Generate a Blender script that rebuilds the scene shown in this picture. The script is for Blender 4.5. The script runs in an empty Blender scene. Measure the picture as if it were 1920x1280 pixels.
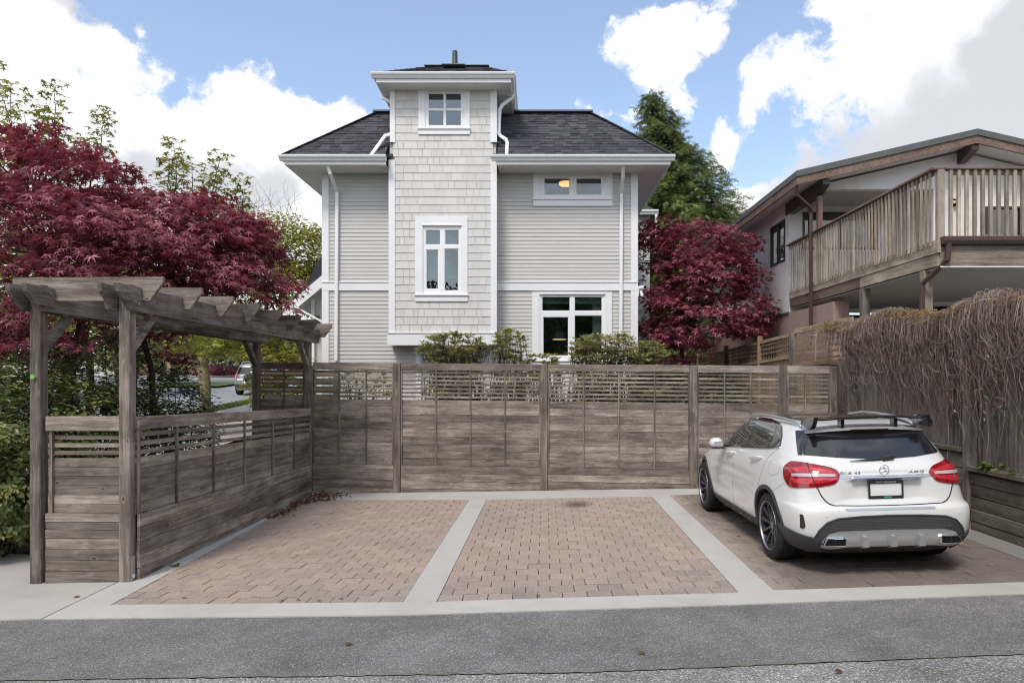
import bpy, bmesh, math, random
import numpy as np
from math import sin, cos, pi, radians, sqrt, atan2, hypot
from mathutils import Vector, Matrix
from mathutils.bvhtree import BVHTree
from mathutils.geometry import delaunay_2d_cdt

random.seed(7)
SC = bpy.context.scene
COL = SC.collection
F, H, CX, CY, S = 1280.0, 1.99, 1005.0, 710.0, 0.025   # focal (px of a 1920 wide photo), eye height, vanishing point, cross slope

# ------------------------------------------------------------------ camera
cd = bpy.data.cameras.new('camera'); cam = bpy.data.objects.new('camera', cd); COL.objects.link(cam)
cam.location = (0, 0, H); cam.rotation_euler = (pi/2, 0, 0)
cd.sensor_width = 36.0; cd.lens = 36.0*F/1920
cd.shift_x = -(CX-960)/1920; cd.shift_y = (CY-640)/1920
cd.clip_start = 0.05; cd.clip_end = 2000
SC.camera = cam

# ------------------------------------------------------------------ exposure
SC.view_settings.view_transform = 'Standard'; SC.view_settings.look = 'None'
SC.view_settings.exposure = 0.68; SC.view_settings.gamma = 1.0
SC.view_settings.use_curve_mapping = False
SC.cycles.filter_width = 1.1
SUN_EL, SUN_AZ = radians(52), radians(203)            # azimuth clockwise from +Y: behind the camera, to its left

# ------------------------------------------------------------------ node helpers
class NT:
    def __init__(s, tree): s.t = tree
    def n(s, typ, ins=None, **props):
        nd = s.t.nodes.new('ShaderNode'+typ)
        for k, v in props.items(): setattr(nd, k, v)
        for k, v in (ins or {}).items():
            sock = nd.inputs[k]
            if isinstance(v, bpy.types.NodeSocket): s.t.links.new(v, sock)
            else: sock.default_value = v
        return nd
    def math(s, op, a, b=None, c=None, clamp=False):
        nd = s.t.nodes.new('ShaderNodeMath'); nd.operation = op; nd.use_clamp = clamp
        for i, v in enumerate((a, b, c)):
            if v is None: continue
            if isinstance(v, bpy.types.NodeSocket): s.t.links.new(v, nd.inputs[i])
            else: nd.inputs[i].default_value = v
        return nd.outputs[0]
    def vm(s, op, a, b=None):
        nd = s.t.nodes.new('ShaderNodeVectorMath'); nd.operation = op
        for i, v in enumerate((a, b)):
            if v is None: continue
            if isinstance(v, bpy.types.NodeSocket): s.t.links.new(v, nd.inputs[i])
            else: nd.inputs[i].default_value = v
        return nd.outputs['Value'] if op in ('DOT_PRODUCT', 'LENGTH', 'DISTANCE') else nd.outputs[0]
    def mix(s, f, a, b, mode='MIX'):
        nd = s.t.nodes.new('ShaderNodeMix'); nd.data_type = 'RGBA'; nd.blend_type = mode
        for k, v in ((0, f), (6, a), (7, b)):
            if isinstance(v, bpy.types.NodeSocket): s.t.links.new(v, nd.inputs[k])
            elif k == 0: nd.inputs[k].default_value = v
            else: nd.inputs[k].default_value = (*v, 1) if len(v) == 3 else v
        return nd.outputs[2]
    def ramp(s, f, stops, interp='LINEAR'):
        nd = s.t.nodes.new('ShaderNodeValToRGB'); s.t.links.new(f, nd.inputs[0])
        cr = nd.color_ramp; cr.interpolation = interp
        while len(cr.elements) < len(stops): cr.elements.new(0.5)
        for e, (p, c) in zip(cr.elements, stops):
            e.position = p
            if not hasattr(c, '__len__'): c = (c, c, c)
            e.color = (*c, 1)
        return nd.outputs[0]
    def sstep(s, x, a, b):
        nd = s.t.nodes.new('ShaderNodeMapRange'); nd.interpolation_type = 'SMOOTHSTEP'
        s.t.links.new(x, nd.inputs[0]); nd.inputs[1].default_value = a; nd.inputs[2].default_value = b
        return nd.outputs[0]
    def noise(s, vec, scale, detail=4, rough=0.55, dist=0.0, out='Fac'):
        nd = s.n('TexNoise', {'Vector': vec, 'Scale': scale, 'Detail': detail, 'Roughness': rough, 'Distortion': dist})
        return nd.outputs[0] if out == 'Fac' else nd.outputs[1]

def new_mat(name):
    m = bpy.data.materials.new(name); m.use_nodes = True
    nt = NT(m.node_tree); b = m.node_tree.nodes['Principled BSDF']
    return m, nt, b
def setin(nt, b, **kw):
    for k, v in kw.items():
        k = k.replace('_', ' ')
        if isinstance(v, bpy.types.NodeSocket): nt.t.links.new(v, b.inputs[k])
        else:
            if k in ('Base Color', 'Emission Color', 'Specular Tint') and len(v) == 3: v = (*v, 1)
            b.inputs[k].default_value = v
def bump(nt, b, h, strength=0.3, dist=0.01):
    nd = nt.n('Bump', {'Height': h, 'Strength': strength, 'Distance': dist})
    nt.t.links.new(nd.outputs[0], b.inputs['Normal'])

# ------------------------------------------------------------------ world: clear sky with broken cumulus cloud
W = bpy.data.worlds.new('World'); SC.world = W; W.use_nodes = True
def sky_world():
    t = W.node_tree; nt = NT(t)
    for x in list(t.nodes): t.nodes.remove(x)
    out = nt.n('OutputWorld'); bg = nt.n('Background')
    t.links.new(bg.outputs[0], out.inputs[0])
    sky = nt.n('TexSky', sky_type='NISHITA')
    sky.sun_disc = False; sky.sun_elevation = SUN_EL; sky.sun_rotation = SUN_AZ
    sky.altitude = 50; sky.air_density = 1.0; sky.dust_density = 1.6; sky.ozone_density = 1.0
    d0 = nt.n('TexCoord').outputs['Generated']
    def warp(vec, scale, amp, det):
        c = nt.noise(vec, scale, det, .58, 0, 'Color')
        k = nt.vm('SUBTRACT', c, (.5, .5, .5)); return nt.vm('ADD', vec, nt.vm('MULTIPLY', k, (amp, amp, amp)))
    d = warp(warp(d0, 6.0, .16, 3), 22.0, .055, 7)
    # cloud bodies: direction, two angular radii, tilt, weight
    def blob(px, py, ru, rv, tilt=0.0, soft=1.0):
        c = Vector(((px-CX)/F, 1, (CY-py)/F)); L = c.length; c.normalize()
        r = Vector((0, 0, 1)); u = c.cross(r).normalized(); v = u.cross(c).normalized()
        a, b = cos(tilt)*u + sin(tilt)*v, -sin(tilt)*u + cos(tilt)*v
        dd = nt.vm('SUBTRACT', d, tuple(c))
        x = nt.math('MULTIPLY', nt.vm('DOT_PRODUCT', dd, tuple(a)), F*L/ru)
        y = nt.math('MULTIPLY', nt.vm('DOT_PRODUCT', dd, tuple(b)), F*L/rv)
        z = nt.math('MULTIPLY', nt.vm('DOT_PRODUCT', dd, tuple(c)), 8.0)
        r2 = nt.math('ADD', nt.math('ADD', nt.math('MULTIPLY', x, x), nt.math('MULTIPLY', y, y)), nt.math('MULTIPLY', z, z))
        return nt.math('MULTIPLY', nt.math('SUBTRACT', 1.0, nt.math('SQRT', r2)), min(1.0, sqrt(ru*rv)/125.0))
    blobs = [(70, 70, 250, 95, -.25), (-60, 210, 260, 190), (240, 270, 200, 135), (500, 300, 190, 165), (330, 480, 420, 220), (390, 250, 170, 90), (560, 230, 140, 80), (700, 420, 150, 230),
             (1240, 100, 118, 95), (1470, 150, 95, 48, .75), (1345, 245, 80, 48, .9), (1770, 110, 270, 160), (1800, 300, 470, 190, .42), (1650, 150, 110, 80), (1600, 12, 95, 42),
             (1150, 225, 45, 22), (1400, 405, 75, 50, .4)]
    f = None
    for b in blobs:
        v = blob(*b)
        f = v if f is None else nt.math('SMOOTH_MAX', f, v, 0.25)
    # the sky away from these goes on with cloud of the same kind
    n0 = nt.noise(d, 2.1, 3, 0.5)
    front = nt.sstep(nt.vm('DOT_PRODUCT', d, (0.0, 0.93, 0.36)), 0.70, 0.84)
    gen = nt.math('MULTIPLY_ADD', n0, 3.4, -1.62)
    f = nt.math('ADD', nt.math('MULTIPLY', f, front), nt.math('MULTIPLY', gen, nt.math('SUBTRACT', 1.0, front)))
    n1 = nt.noise(d0, 9.0, 9, 0.62, 0.3)
    n2 = nt.noise(d0, 34.0, 7, 0.66, 0.4)
    e = nt.math('ADD', f, nt.math('ADD', nt.math('MULTIPLY', nt.math('SUBTRACT', n1, 0.5), 1.0), nt.math('MULTIPLY', nt.math('SUBTRACT', n2, 0.5), 0.75)))
    mask = nt.sstep(e, 0.0, 0.24)
    # cloud tone: thick bodies go grey on their lower right, edges stay white
    n3 = nt.noise(nt.vm('ADD', d, (3.1, 0.4, 0.02)), 4.2, 6, 0.55)
    grey = nt.math('SMOOTH_MAX', blob(1780, 300, 470, 200, .25), blob(150, 10, 230, 40), .2)
    grey = nt.math('SMOOTH_MAX', grey, blob(1930, 110, 130, 220), .2)
    grey = nt.math('SMOOTH_MAX', grey, blob(380, 330, 240, 60), .2)
    grey = nt.math('MULTIPLY', nt.math('MAXIMUM', grey, 0.0), front)
    thick = nt.sstep(nt.math('ADD', nt.math('MULTIPLY', e, .25), nt.math('ADD', nt.math('MULTIPLY', grey, 2.3), nt.math('MULTIPLY', nt.math('SUBTRACT', n3, 0.5), 1.7))), 0.05, 1.10)
    shade = nt.mix(thick, (4.7, 4.72, 4.78), (3.1, 3.13, 3.3))
    veil = nt.mix(0.10, sky.outputs[0], (4.4, 4.7, 5.2))          # thin high haze over the whole sky
    dome = nt.mix(nt.math('MULTIPLY', mask, 0.97), veil, shade)
    t.links.new(dome, bg.inputs[0]); bg.inputs[1].default_value = 0.15
    W.cycles.sampling_method = 'MANUAL'; W.cycles.sample_map_resolution = 512
sky_world()

sd = bpy.data.lights.new('sun', 'SUN'); sun = bpy.data.objects.new('sun', sd); COL.objects.link(sun)
sd.energy = 1.5; sd.angle = radians(15); sd.color = (1.0, 0.93, 0.84)
sv = Vector((sin(SUN_AZ)*cos(SUN_EL), cos(SUN_AZ)*cos(SUN_EL), sin(SUN_EL)))
sun.rotation_euler = sv.to_track_quat('Z', 'Y').to_euler(); sun.location = (0, 0, 30)

# ------------------------------------------------------------------ places
def P(px, py, d): return Vector(((px-CX)*d/F, d, H+(CY-py)*d/F))
def G(px, py):
    d = H*F/((py-CY)+S*(px-CX)); x = (px-CX)*d/F
    return Vector((x, d, S*x))
def gz(x, y):                                         # height of the ground
    z = S*max(-6.0, min(8.0, x))
    if y > 13: z += 0.055*(min(y, 58.0)-13)
    return z

# ------------------------------------------------------------------ object helpers
ORG = {}
def tag(o, label=None, cat=None, group=None, kind=None):
    if label: o['label'] = label
    if cat: o['category'] = cat
    if group: o['group'] = group
    if kind: o['kind'] = kind
    return o
def thing(name, loc, label, cat, group=None, kind=None, origin=None):
    o = bpy.data.objects.new(name, None); COL.objects.link(o); o.location = loc
    o.empty_display_size = 0.2
    ORG[o.name] = Vector(loc) if origin is None else Vector(origin)
    return tag(o, label, cat, group, kind)
def link_mesh(name, me, parent=None, loc=None):
    o = bpy.data.objects.new(name, me); COL.objects.link(o)
    po = ORG.get(parent.name, Vector()) if parent else Vector()
    if parent: o.parent = parent
    if loc is None:                                   # mesh vertices were already made relative
        o.location = (0, 0, 0); ORG[o.name] = po.copy()
    else:
        o.location = Vector(loc)-po; ORG[o.name] = Vector(loc)
    return o
def mesh_np(name, v, polys_loops, polys_start, mats, smooth=False, mi=None):
    me = bpy.data.meshes.new(name)
    v = np.asarray(v, np.float32); me.vertices.add(len(v)); me.vertices.foreach_set('co', v.ravel())
    me.loops.add(len(polys_loops)); me.loops.foreach_set('vertex_index', np.asarray(polys_loops, np.int32))
    me.polygons.add(len(polys_start)); me.polygons.foreach_set('loop_start', np.asarray(polys_start, np.int32))
    for m in (mats if isinstance(mats, (list, tuple)) else [mats]): me.materials.append(m)
    if mi is not None: me.polygons.foreach_set('material_index', np.asarray(mi, np.int32))
    me.polygons.foreach_set('use_smooth', np.full(len(polys_start), smooth))
    me.update(calc_edges=True)
    return me

class MB:
    """collects shapes into one mesh"""
    def __init__(s): s.v = []; s.f = []; s.m = []; s.r = []
    def add(s, vs, fs, mi=0, r=None):
        k = len(s.v); s.v.extend(Vector(a) for a in vs); s.f.extend(tuple(i+k for i in f) for f in fs)
        s.m.extend([mi]*len(fs)); s.r.extend([random.random() if r is None else r]*len(fs))
    def box(s, x0, x1, y0, y1, z0, z1, mi=0):
        s.add([(x0,y0,z0),(x1,y0,z0),(x1,y1,z0),(x0,y1,z0),(x0,y0,z1),(x1,y0,z1),(x1,y1,z1),(x0,y1,z1)],
              [(3,2,1,0),(4,5,6,7),(0,1,5,4),(1,2,6,5),(2,3,7,6),(3,0,4,7)], mi)
    def hexa(s, b, t, mi=0):                          # two quads (bottom, top), same winding
        s.add(list(b)+list(t), [(3,2,1,0),(4,5,6,7),(0,1,5,4),(1,2,6,5),(2,3,7,6),(3,0,4,7)], mi)
    def prism(s, poly, off, mi=0):                    # closed polygon (3-D points) extruded by a vector
        n = len(poly); off = Vector(off)
        a = [Vector(p) for p in poly]
        s.add(a+[p+off for p in a], [tuple(range(n-1, -1, -1)), tuple(range(n, 2*n))]+[(i, (i+1) % n, n+(i+1) % n, n+i) for i in range(n)], mi)
    def quad(s, a, b, c, d, mi=0): s.add([a, b, c, d], [(0, 1, 2, 3)], mi)
    def bar(s, a, b, w, h, up=(0, 0, 1), mi=0, ch=0.0):   # beam from a to b, section w by h, chamfer ch
        a, b = Vector(a), Vector(b); t = (b-a).normalized(); u = Vector(up)
        x = t.cross(u)
        if x.length < 1e-4: x = t.cross(Vector((0, 1, 0)))
        x.normalize(); z = x.cross(t).normalized()
        if ch > 0:
            pr = [(-w/2+ch, -h/2), (w/2-ch, -h/2), (w/2, -h/2+ch), (w/2, h/2-ch), (w/2-ch, h/2), (-w/2+ch, h/2), (-w/2, h/2-ch), (-w/2, -h/2+ch)]
        else: pr = [(-w/2, -h/2), (w/2, -h/2), (w/2, h/2), (-w/2, h/2)]
        s.prism([a+x*p+z*q for p, q in pr], b-a, mi)
    def tube(s, pts, rad, n=6, mi=0, cap=True):
        pts = [Vector(p) for p in pts]; k = len(pts)
        if not hasattr(rad, '__len__'): rad = [rad]*k
        ref = None; vs = []
        for i, p in enumerate(pts):
            t = (pts[min(i+1, k-1)]-pts[max(i-1, 0)])
            if t.length < 1e-9: t = Vector((0, 0, 1))
            t.normalize()
            if ref is None:
                ref = t.cross(Vector((0.31, 0.17, 0.93))); 
                if ref.length < .1: ref = t.cross(Vector((1, 0, 0)))
                ref.normalize()
            ref = (ref-t*ref.dot(t)).normalized(); bi = t.cross(ref)
            for j in range(n):
                a = 2*pi*j/n; vs.append(p+(ref*cos(a)+bi*sin(a))*rad[i])
        fs = [(i*n+j, i*n+(j+1) % n, (i+1)*n+(j+1) % n, (i+1)*n+j) for i in range(k-1) for j in range(n)]
        if cap: fs += [tuple(range(n-1, -1, -1)), tuple((k-1)*n+j for j in range(n))]
        s.add(vs, fs, mi)
    def lathe(s, prof, n=48, axis='x', org=(0, 0, 0), mi=0):  # profile of (along axis, radius)
        vs = []; o = Vector(org)
        for a, r in prof:
            for j in range(n):
                t = 2*pi*j/n
                vs.append(o+(Vector((a, r*cos(t), r*sin(t))) if axis == 'x' else Vector((r*cos(t), r*sin(t), a)) if axis == 'z' else Vector((r*cos(t), a, r*sin(t)))))
        k = len(prof)
        s.add(vs, [(i*n+j, i*n+(j+1) % n, (i+1)*n+(j+1) % n, (i+1)*n+j) for i in range(k-1) for j in range(n)], mi)
    def mesh(s, name, mats, org=(0, 0, 0), smooth=False, fixn=False):
        o = Vector(org); me = bpy.data.meshes.new(name)
        me.from_pydata([tuple(a-o) for a in s.v], [], s.f)
        for m in (mats if isinstance(mats, (list, tuple)) else [mats]): me.materials.append(m)
        me.polygons.foreach_set('material_index', s.m)
        me.polygons.foreach_set('use_smooth', [smooth]*len(s.f))
        at = me.attributes.new('rnd', 'FLOAT', 'FACE'); at.data.foreach_set('value', s.r)
        if fixn:
            bm = bmesh.new(); bm.from_mesh(me); bmesh.ops.recalc_face_normals(bm, faces=bm.faces); bm.to_mesh(me); bm.free()
        me.update()
        return me
    def build(s, name, mats, parent=None, smooth=False, fixn=False):
        org = ORG.get(parent.name, Vector()) if parent else Vector()
        return link_mesh(name, s.mesh(name, mats, org, smooth, fixn), parent)
    def top(s, name, mats, loc, label, cat, group=None, kind=None, smooth=False, fixn=False):
        o = link_mesh(name, s.mesh(name, mats, loc, smooth, fixn), None, loc)
        return tag(o, label, cat, group, kind)

_cache = {}
def cbox_mesh(name, w, d, h, mat, ch=0.0):
    """box centred on its middle, vertical-long edges chamfered; shared between alike pieces"""
    k = (name, round(w, 3), round(d, 3), round(h, 3), mat.name, ch)
    if k not in _cache:
        b = MB(); b.box(-w/2, w/2, -d/2, d/2, -h/2, h/2)
        me = b.mesh(name, mat)
        if ch > 0:
            bm = bmesh.new(); bm.from_mesh(me)
            bmesh.ops.bevel(bm, geom=list(bm.edges), offset=ch, segments=1, affect='EDGES', profile=.5)
            bm.to_mesh(me); bm.free(); me.update()
        _cache[k] = me
    return _cache[k]
def piece(name, c, w, d, h, mat, parent, ch=0.0, rot=None):
    o = link_mesh(name, cbox_mesh(name, w, d, h, mat, ch), parent, c)
    if rot: o.rotation_euler = rot
    return o
def box1(name, x0, x1, y0, y1, z0, z1, mat, parent):
    b = MB(); b.box(x0, x1, y0, y1, z0, z1); return b.build(name, mat, parent)
# ------------------------------------------------------------------ materials
def pos(nt): return nt.n('NewGeometry').outputs['Position']
def rnd_obj(nt): return nt.n('ObjectInfo').outputs['Random']

def wood(name, axis, dark, mid, light, knots=True, vary=0.62, green=0.0, rough=0.85):
    m, nt, b = new_mat(name)
    r = rnd_obj(nt); p = pos(nt)
    off = nt.n('CombineXYZ', {0: nt.math('MULTIPLY', r, 31.7), 1: nt.math('MULTIPLY', r, 17.3), 2: nt.math('MULTIPLY', r, 23.9)}).outputs[0]
    sc = [14.0, 14.0, 14.0]; sc['xyz'.index(axis)] = 0.9
    v = nt.vm('ADD', nt.vm('MULTIPLY', p, tuple(sc)), off)
    n1 = nt.noise(v, 1.0, 6, 0.62, 0.35)
    sc2 = [110.0]*3; sc2['xyz'.index(axis)] = 4.0
    n2 = nt.noise(nt.vm('ADD', nt.vm('MULTIPLY', p, tuple(sc2)), off), 1.0, 4, 0.6)
    n3 = nt.noise(nt.vm('ADD', p, off), 1.7, 4, 0.6, 0.5)
    g = nt.math('ADD', nt.math('MULTIPLY', n1, 0.55), nt.math('ADD', nt.math('MULTIPLY', n2, 0.30), nt.math('MULTIPLY', n3, 0.30)))
    c = nt.ramp(g, [(0.40, dark), (0.55, mid), (0.73, light)])
    fl = [20.0]*3; fl['xyz'.index(axis)] = 3.2
    nf = nt.noise(nt.vm('ADD', nt.vm('MULTIPLY', p, tuple(fl)), off), 1.0, 5, 0.7)
    c = nt.mix(nt.math('MULTIPLY', nt.sstep(nf, 0.58, 0.72), 0.55), c, tuple(min(1, x*1.2) for x in light))
    c = nt.mix(nt.math('MULTIPLY', nt.sstep(nf, 0.40, 0.29), 0.6), c, tuple(x*.7 for x in dark))
    if knots:
        sk = [8.5]*3; sk['xyz'.index(axis)] = 3.6
        vo = nt.n('TexVoronoi', {'Vector': nt.vm('ADD', nt.vm('MULTIPLY', p, tuple(sk)), off), 'Scale': 1.0}).outputs['Distance']
        c = nt.mix(nt.math('MULTIPLY', nt.sstep(nt.math('ADD', vo, nt.math('MULTIPLY', n1, .25)), 0.36, 0.16), 0.55), c, tuple(min(1, x*1.1) for x in light))
        c = nt.mix(nt.math('MULTIPLY', nt.sstep(vo, 0.11, 0.05), 0.85), c, tuple(x*0.45 for x in dark))
    if green:
        c = nt.mix(nt.math('MULTIPLY', nt.sstep(nt.noise(p, 2.3, 5, .6), 0.5, 0.75), green), c, (0.12, 0.125, 0.05))
    sw = nt.noise(p, 1.6, 5, .65, .6)
    k = nt.math('MULTIPLY', nt.math('MULTIPLY_ADD', r, vary, 1.0-vary/2), nt.math('MULTIPLY_ADD', sw, 1.1, .45))
    kk = nt.n('CombineXYZ', {0: k, 1: k, 2: k}).outputs[0]
    c = nt.mix(1.0, c, kk, 'MULTIPLY')
    setin(nt, b, Base_Color=c, Roughness=rough, Specular_IOR_Level=0.25)
    bump(nt, b, nt.math('ADD', n1, nt.math('MULTIPLY', n2, 0.7)), 0.5, 0.006)
    return m
FD, FM, FL_ = (0.070, 0.054, 0.044), (0.195, 0.162, 0.136), (0.39, 0.34, 0.295)
M = {}
for a in 'xyz': M['fence_'+a] = wood('weathered_fence_'+a, a, FD, FM, FL_)
for a in 'xyz': M['perg_'+a] = wood('weathered_beam_'+a, a, (0.044, 0.036, 0.030), (0.143, 0.120, 0.102), (0.32, 0.28, 0.245), knots=True, vary=.3)
for a in 'xyz': M['deck_'+a] = wood('deck_wood_'+a, a, (0.12, 0.094, 0.067), (0.29, 0.24, 0.185), (0.48, 0.42, 0.34), knots=False, vary=.6, green=.25)
for a in 'xyz': M['brown_'+a] = wood('brown_painted_wood_'+a, a, (0.10, 0.065, 0.05), (0.17, 0.115, 0.092), (0.26, 0.19, 0.16), knots=False, vary=.2)
for a in 'xyz': M['cedar_'+a] = wood('cedar_'+a, a, (0.14, 0.10, 0.06), (0.26, 0.19, 0.12), (0.41, 0.32, 0.215), knots=False, vary=.4)
for a in 'yz': M['sleeper_'+a] = wood('sleeper_'+a, a, (0.05, 0.042, 0.03), (0.125, 0.108, 0.08), (0.22, 0.2, 0.155), vary=.35, green=.45)
for a in 'yz': M['plank_'+a] = wood('plank_'+a, a, (0.06, 0.05, 0.043), (0.15, 0.128, 0.112), (0.26, 0.235, 0.21), vary=.4, knots=False, green=.15)

def plain(name, col, rough=0.5, spec=0.5, var=0.0, scale=6.0, bmp=0.0, bscale=60.0, metal=0.0, objvar=0.0, **kw):
    m, nt, b = new_mat(name)
    c = None
    if var:
        n = nt.noise(pos(nt), scale, 5, .6)
        c = nt.ramp(n, [(0.3, tuple(x*(1-var) for x in col)), (0.7, tuple(min(1, x*(1+var)) for x in col))])
    if objvar:
        k = nt.math('MULTIPLY_ADD', rnd_obj(nt), objvar, 1-objvar/2)
        c = nt.mix(1.0, c if c is not None else (*col, 1), nt.n('CombineXYZ', {0: k, 1: k, 2: k}).outputs[0], 'MULTIPLY')
    setin(nt, b, Base_Color=c if c is not None else col, Roughness=rough, Specular_IOR_Level=spec, Metallic=metal, **kw)
    if bmp: bump(nt, b, nt.noise(pos(nt), bscale, 4, .6), bmp, 0.01)
    return m
M['trim'] = plain('white_trim', (0.80, 0.81, 0.82), 0.45, .4, var=.03, scale=2.5)
M['vinyl'] = plain('white_vinyl', (0.82, 0.83, 0.84), 0.35, .5)
M['soffit'] = plain('soffit', (0.70, 0.71, 0.72), 0.55, .4, var=.03)
M['gutter'] = plain('gutter_metal', (0.74, 0.755, 0.76), 0.35, .5, var=.05, scale=5)
M['siding'] = plain('lap_siding', (0.56, 0.55, 0.534), 0.6, .3, var=.035, scale=3.0)
M['shingle'] = plain('wall_shingle', (0.625, 0.612, 0.596), 0.65, .3, var=.03, scale=18, bmp=.12, bscale=45, objvar=.10)
M['wallback'] = plain('wall_sheathing', (0.52, 0.51, 0.49), 0.8)
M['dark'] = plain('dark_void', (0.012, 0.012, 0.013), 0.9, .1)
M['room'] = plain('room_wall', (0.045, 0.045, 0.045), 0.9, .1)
M['pipe'] = plain('vent_pipe', (0.035, 0.036, 0.04), 0.5)
M['flash'] = plain('flashing', (0.13, 0.15, 0.165), 0.4, .5)
M['stucco'] = plain('white_stucco', (0.66, 0.66, 0.665), 0.9, .2, var=.10, scale=2.2, bmp=.5, bscale=28)
M['stucco_pink'] = plain('rose_stucco', (0.36, 0.245, 0.22), 0.9, .2, var=.15, scale=25, bmp=.5, bscale=60)
M['recess_shade'] = plain('shade_dark_wall', (0.07, 0.058, 0.052), .9, .2)  # shade of the recess under the deck put into this wall colour
M['brownmetal'] = plain('brown_gutter', (0.075, 0.043, 0.037), 0.4, .5)
M['roofmetal'] = plain('grey_roof_edge', (0.10, 0.105, 0.105), 0.5, .4, var=.1)
M['ceil'] = plain('plank_ceiling', (0.42, 0.41, 0.39), 0.8, .2, var=.06)
M['bronze'] = plain('window_bronze', (0.03, 0.027, 0.025), 0.4)
M['blind'] = plain('blind', (0.16, 0.19, 0.175), 0.7)
M['curtain'] = plain('curtain', (0.42, 0.42, 0.41), 0.9)
M['galv'] = plain('galvanised', (0.42, 0.43, 0.44), 0.5, .5, metal=.5, var=.2, scale=30)
M['greenplastic'] = plain('green_plastic', (0.20, 0.52, 0.10), 0.4)
M['bolt'] = plain('steel_bolt', (0.45, 0.45, 0.45), 0.35, metal=.9)

def roofmat():
    m, nt, b = new_mat('asphalt_shingle')
    r = nt.n('Attribute', attribute_name='rnd').outputs['Fac']
    c = nt.ramp(r, [(0.0, (0.036, 0.036, 0.043)), (0.5, (0.054, 0.054, 0.064)), (1.0, (0.082, 0.081, 0.092))])
    n = nt.noise(pos(nt), 160, 3, .7); k = nt.math('MULTIPLY_ADD', n, .9, .55)
    c = nt.mix(1.0, c, nt.n('CombineXYZ', {0: k, 1: k, 2: k}).outputs[0], 'MULTIPLY')
    setin(nt, b, Base_Color=c, Roughness=.85, Specular_IOR_Level=.35); bump(nt, b, n, .4, .005); return m
M['roof'] = roofmat()

def glass(name, tint=(0.9, 0.95, 0.95), refl=0.10, dark=0.0):
    m, nt, b = new_mat(name); t = m.node_tree
    t.nodes.remove(b); out = t.nodes['Material Output']
    tr = nt.n('BsdfTransparent', {'Color': (*tint, 1)}); gl = nt.n('BsdfGlossy', {'Roughness': 0.01, 'Color': (1, 1, 1, 1)})
    lw = nt.n('LayerWeight', {'Blend': 0.5}).outputs['Facing']
    f = nt.math('MULTIPLY_ADD', nt.math('POWER', lw, 4.0), 0.8, refl, clamp=True)
    mx = nt.n('MixShader', {0: f, 1: tr.outputs[0], 2: gl.outputs[0]})
    t.links.new(mx.outputs[0], out.inputs[0]); return m
M['glass'] = glass('window_glass', (0.66, 0.73, 0.71), 0.11)
M['carglass'] = glass('car_glass', (0.22, 0.25, 0.26), 0.10)
M['privglass'] = glass('tinted_rear_glass', (0.07, 0.085, 0.10), 0.12)

def concrete(name, col, joint=False):
    m, nt, b = new_mat(name); p = pos(nt)
    n1 = nt.noise(p, 1.1, 5, .62, .4); n2 = nt.noise(p, 90, 4, .7); n3 = nt.noise(p, 7, 5, .65)
    c = nt.ramp(n1, [(0.25, tuple(x*.84 for x in col)), (0.5, col), (0.78, tuple(x*1.10 for x in col))])
    c = nt.mix(nt.sstep(n2, .52, .72), c, tuple(x*1.12 for x in col))
    c = nt.mix(nt.math('MULTIPLY', nt.sstep(n2, .46, .30), .35), c, tuple(x*.62 for x in col))
    c = nt.mix(nt.math('MULTIPLY', nt.sstep(n3, .58, .74), .25), c, tuple(x*y for x, y in zip(col, (.62, .58, .50))))
    setin(nt, b, Base_Color=c, Roughness=.9, Specular_IOR_Level=.2); bump(nt, b, n2, .35, .006); return m
M['concrete'] = concrete('concrete', (0.45, 0.44, 0.408))
M['concrete_dirty_shaded'] = concrete('concrete_dirty_shaded', (0.235, 0.228, 0.215))  # dirt and the shade below the vines, both put into the colour
M['concrete_old'] = concrete('concrete_walk', (0.42, 0.41, 0.38))

def asphalt(name, base, chips, contrast, scale):
    m, nt, b = new_mat(name); p = pos(nt)
    vo = nt.n('TexVoronoi', {'Vector': p, 'Scale': scale})
    rc = nt.n('SeparateColor', {0: vo.outputs['Color']}).outputs[0]
    n1 = nt.noise(p, .8, 5, .65, .5); n2 = nt.noise(p, 3.4, 5, .6); n4 = nt.noise(p, 260, 2, .6)
    c = nt.ramp(rc, [(0.0, tuple(x*(1-contrast) for x in base)), (0.55, base), (0.80, tuple(x*(1+contrast) for x in base)), (0.93, tuple(x*(1+2*contrast) for x in base)), (1.0, chips)])
    k = nt.math('ADD', nt.math('MULTIPLY_ADD', n1, 1.25, .12), nt.math('MULTIPLY', n2, .55))
    c = nt.mix(1.0, c, nt.n('CombineXYZ', {0: k, 1: k, 2: k}).outputs[0], 'MULTIPLY')
    setin(nt, b, Base_Color=c, Roughness=.88, Specular_IOR_Level=.3)
    bump(nt, b, nt.math('ADD', nt.math('SUBTRACT', 1.0, vo.outputs['Distance']), nt.math('MULTIPLY', n4, .6)), .7, .006); return m
M['asphalt'] = asphalt('asphalt_patch', (0.165, 0.160, 0.154), (0.42, 0.42, 0.41), .30, 150)
M['asphalt_old'] = asphalt('asphalt_worn', (0.22, 0.214, 0.205), (0.58, 0.57, 0.55), .40, 105)
M['street'] = plain('street_asphalt', (0.27, 0.275, 0.285), .9, .2, var=.12, scale=1.5)

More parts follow.
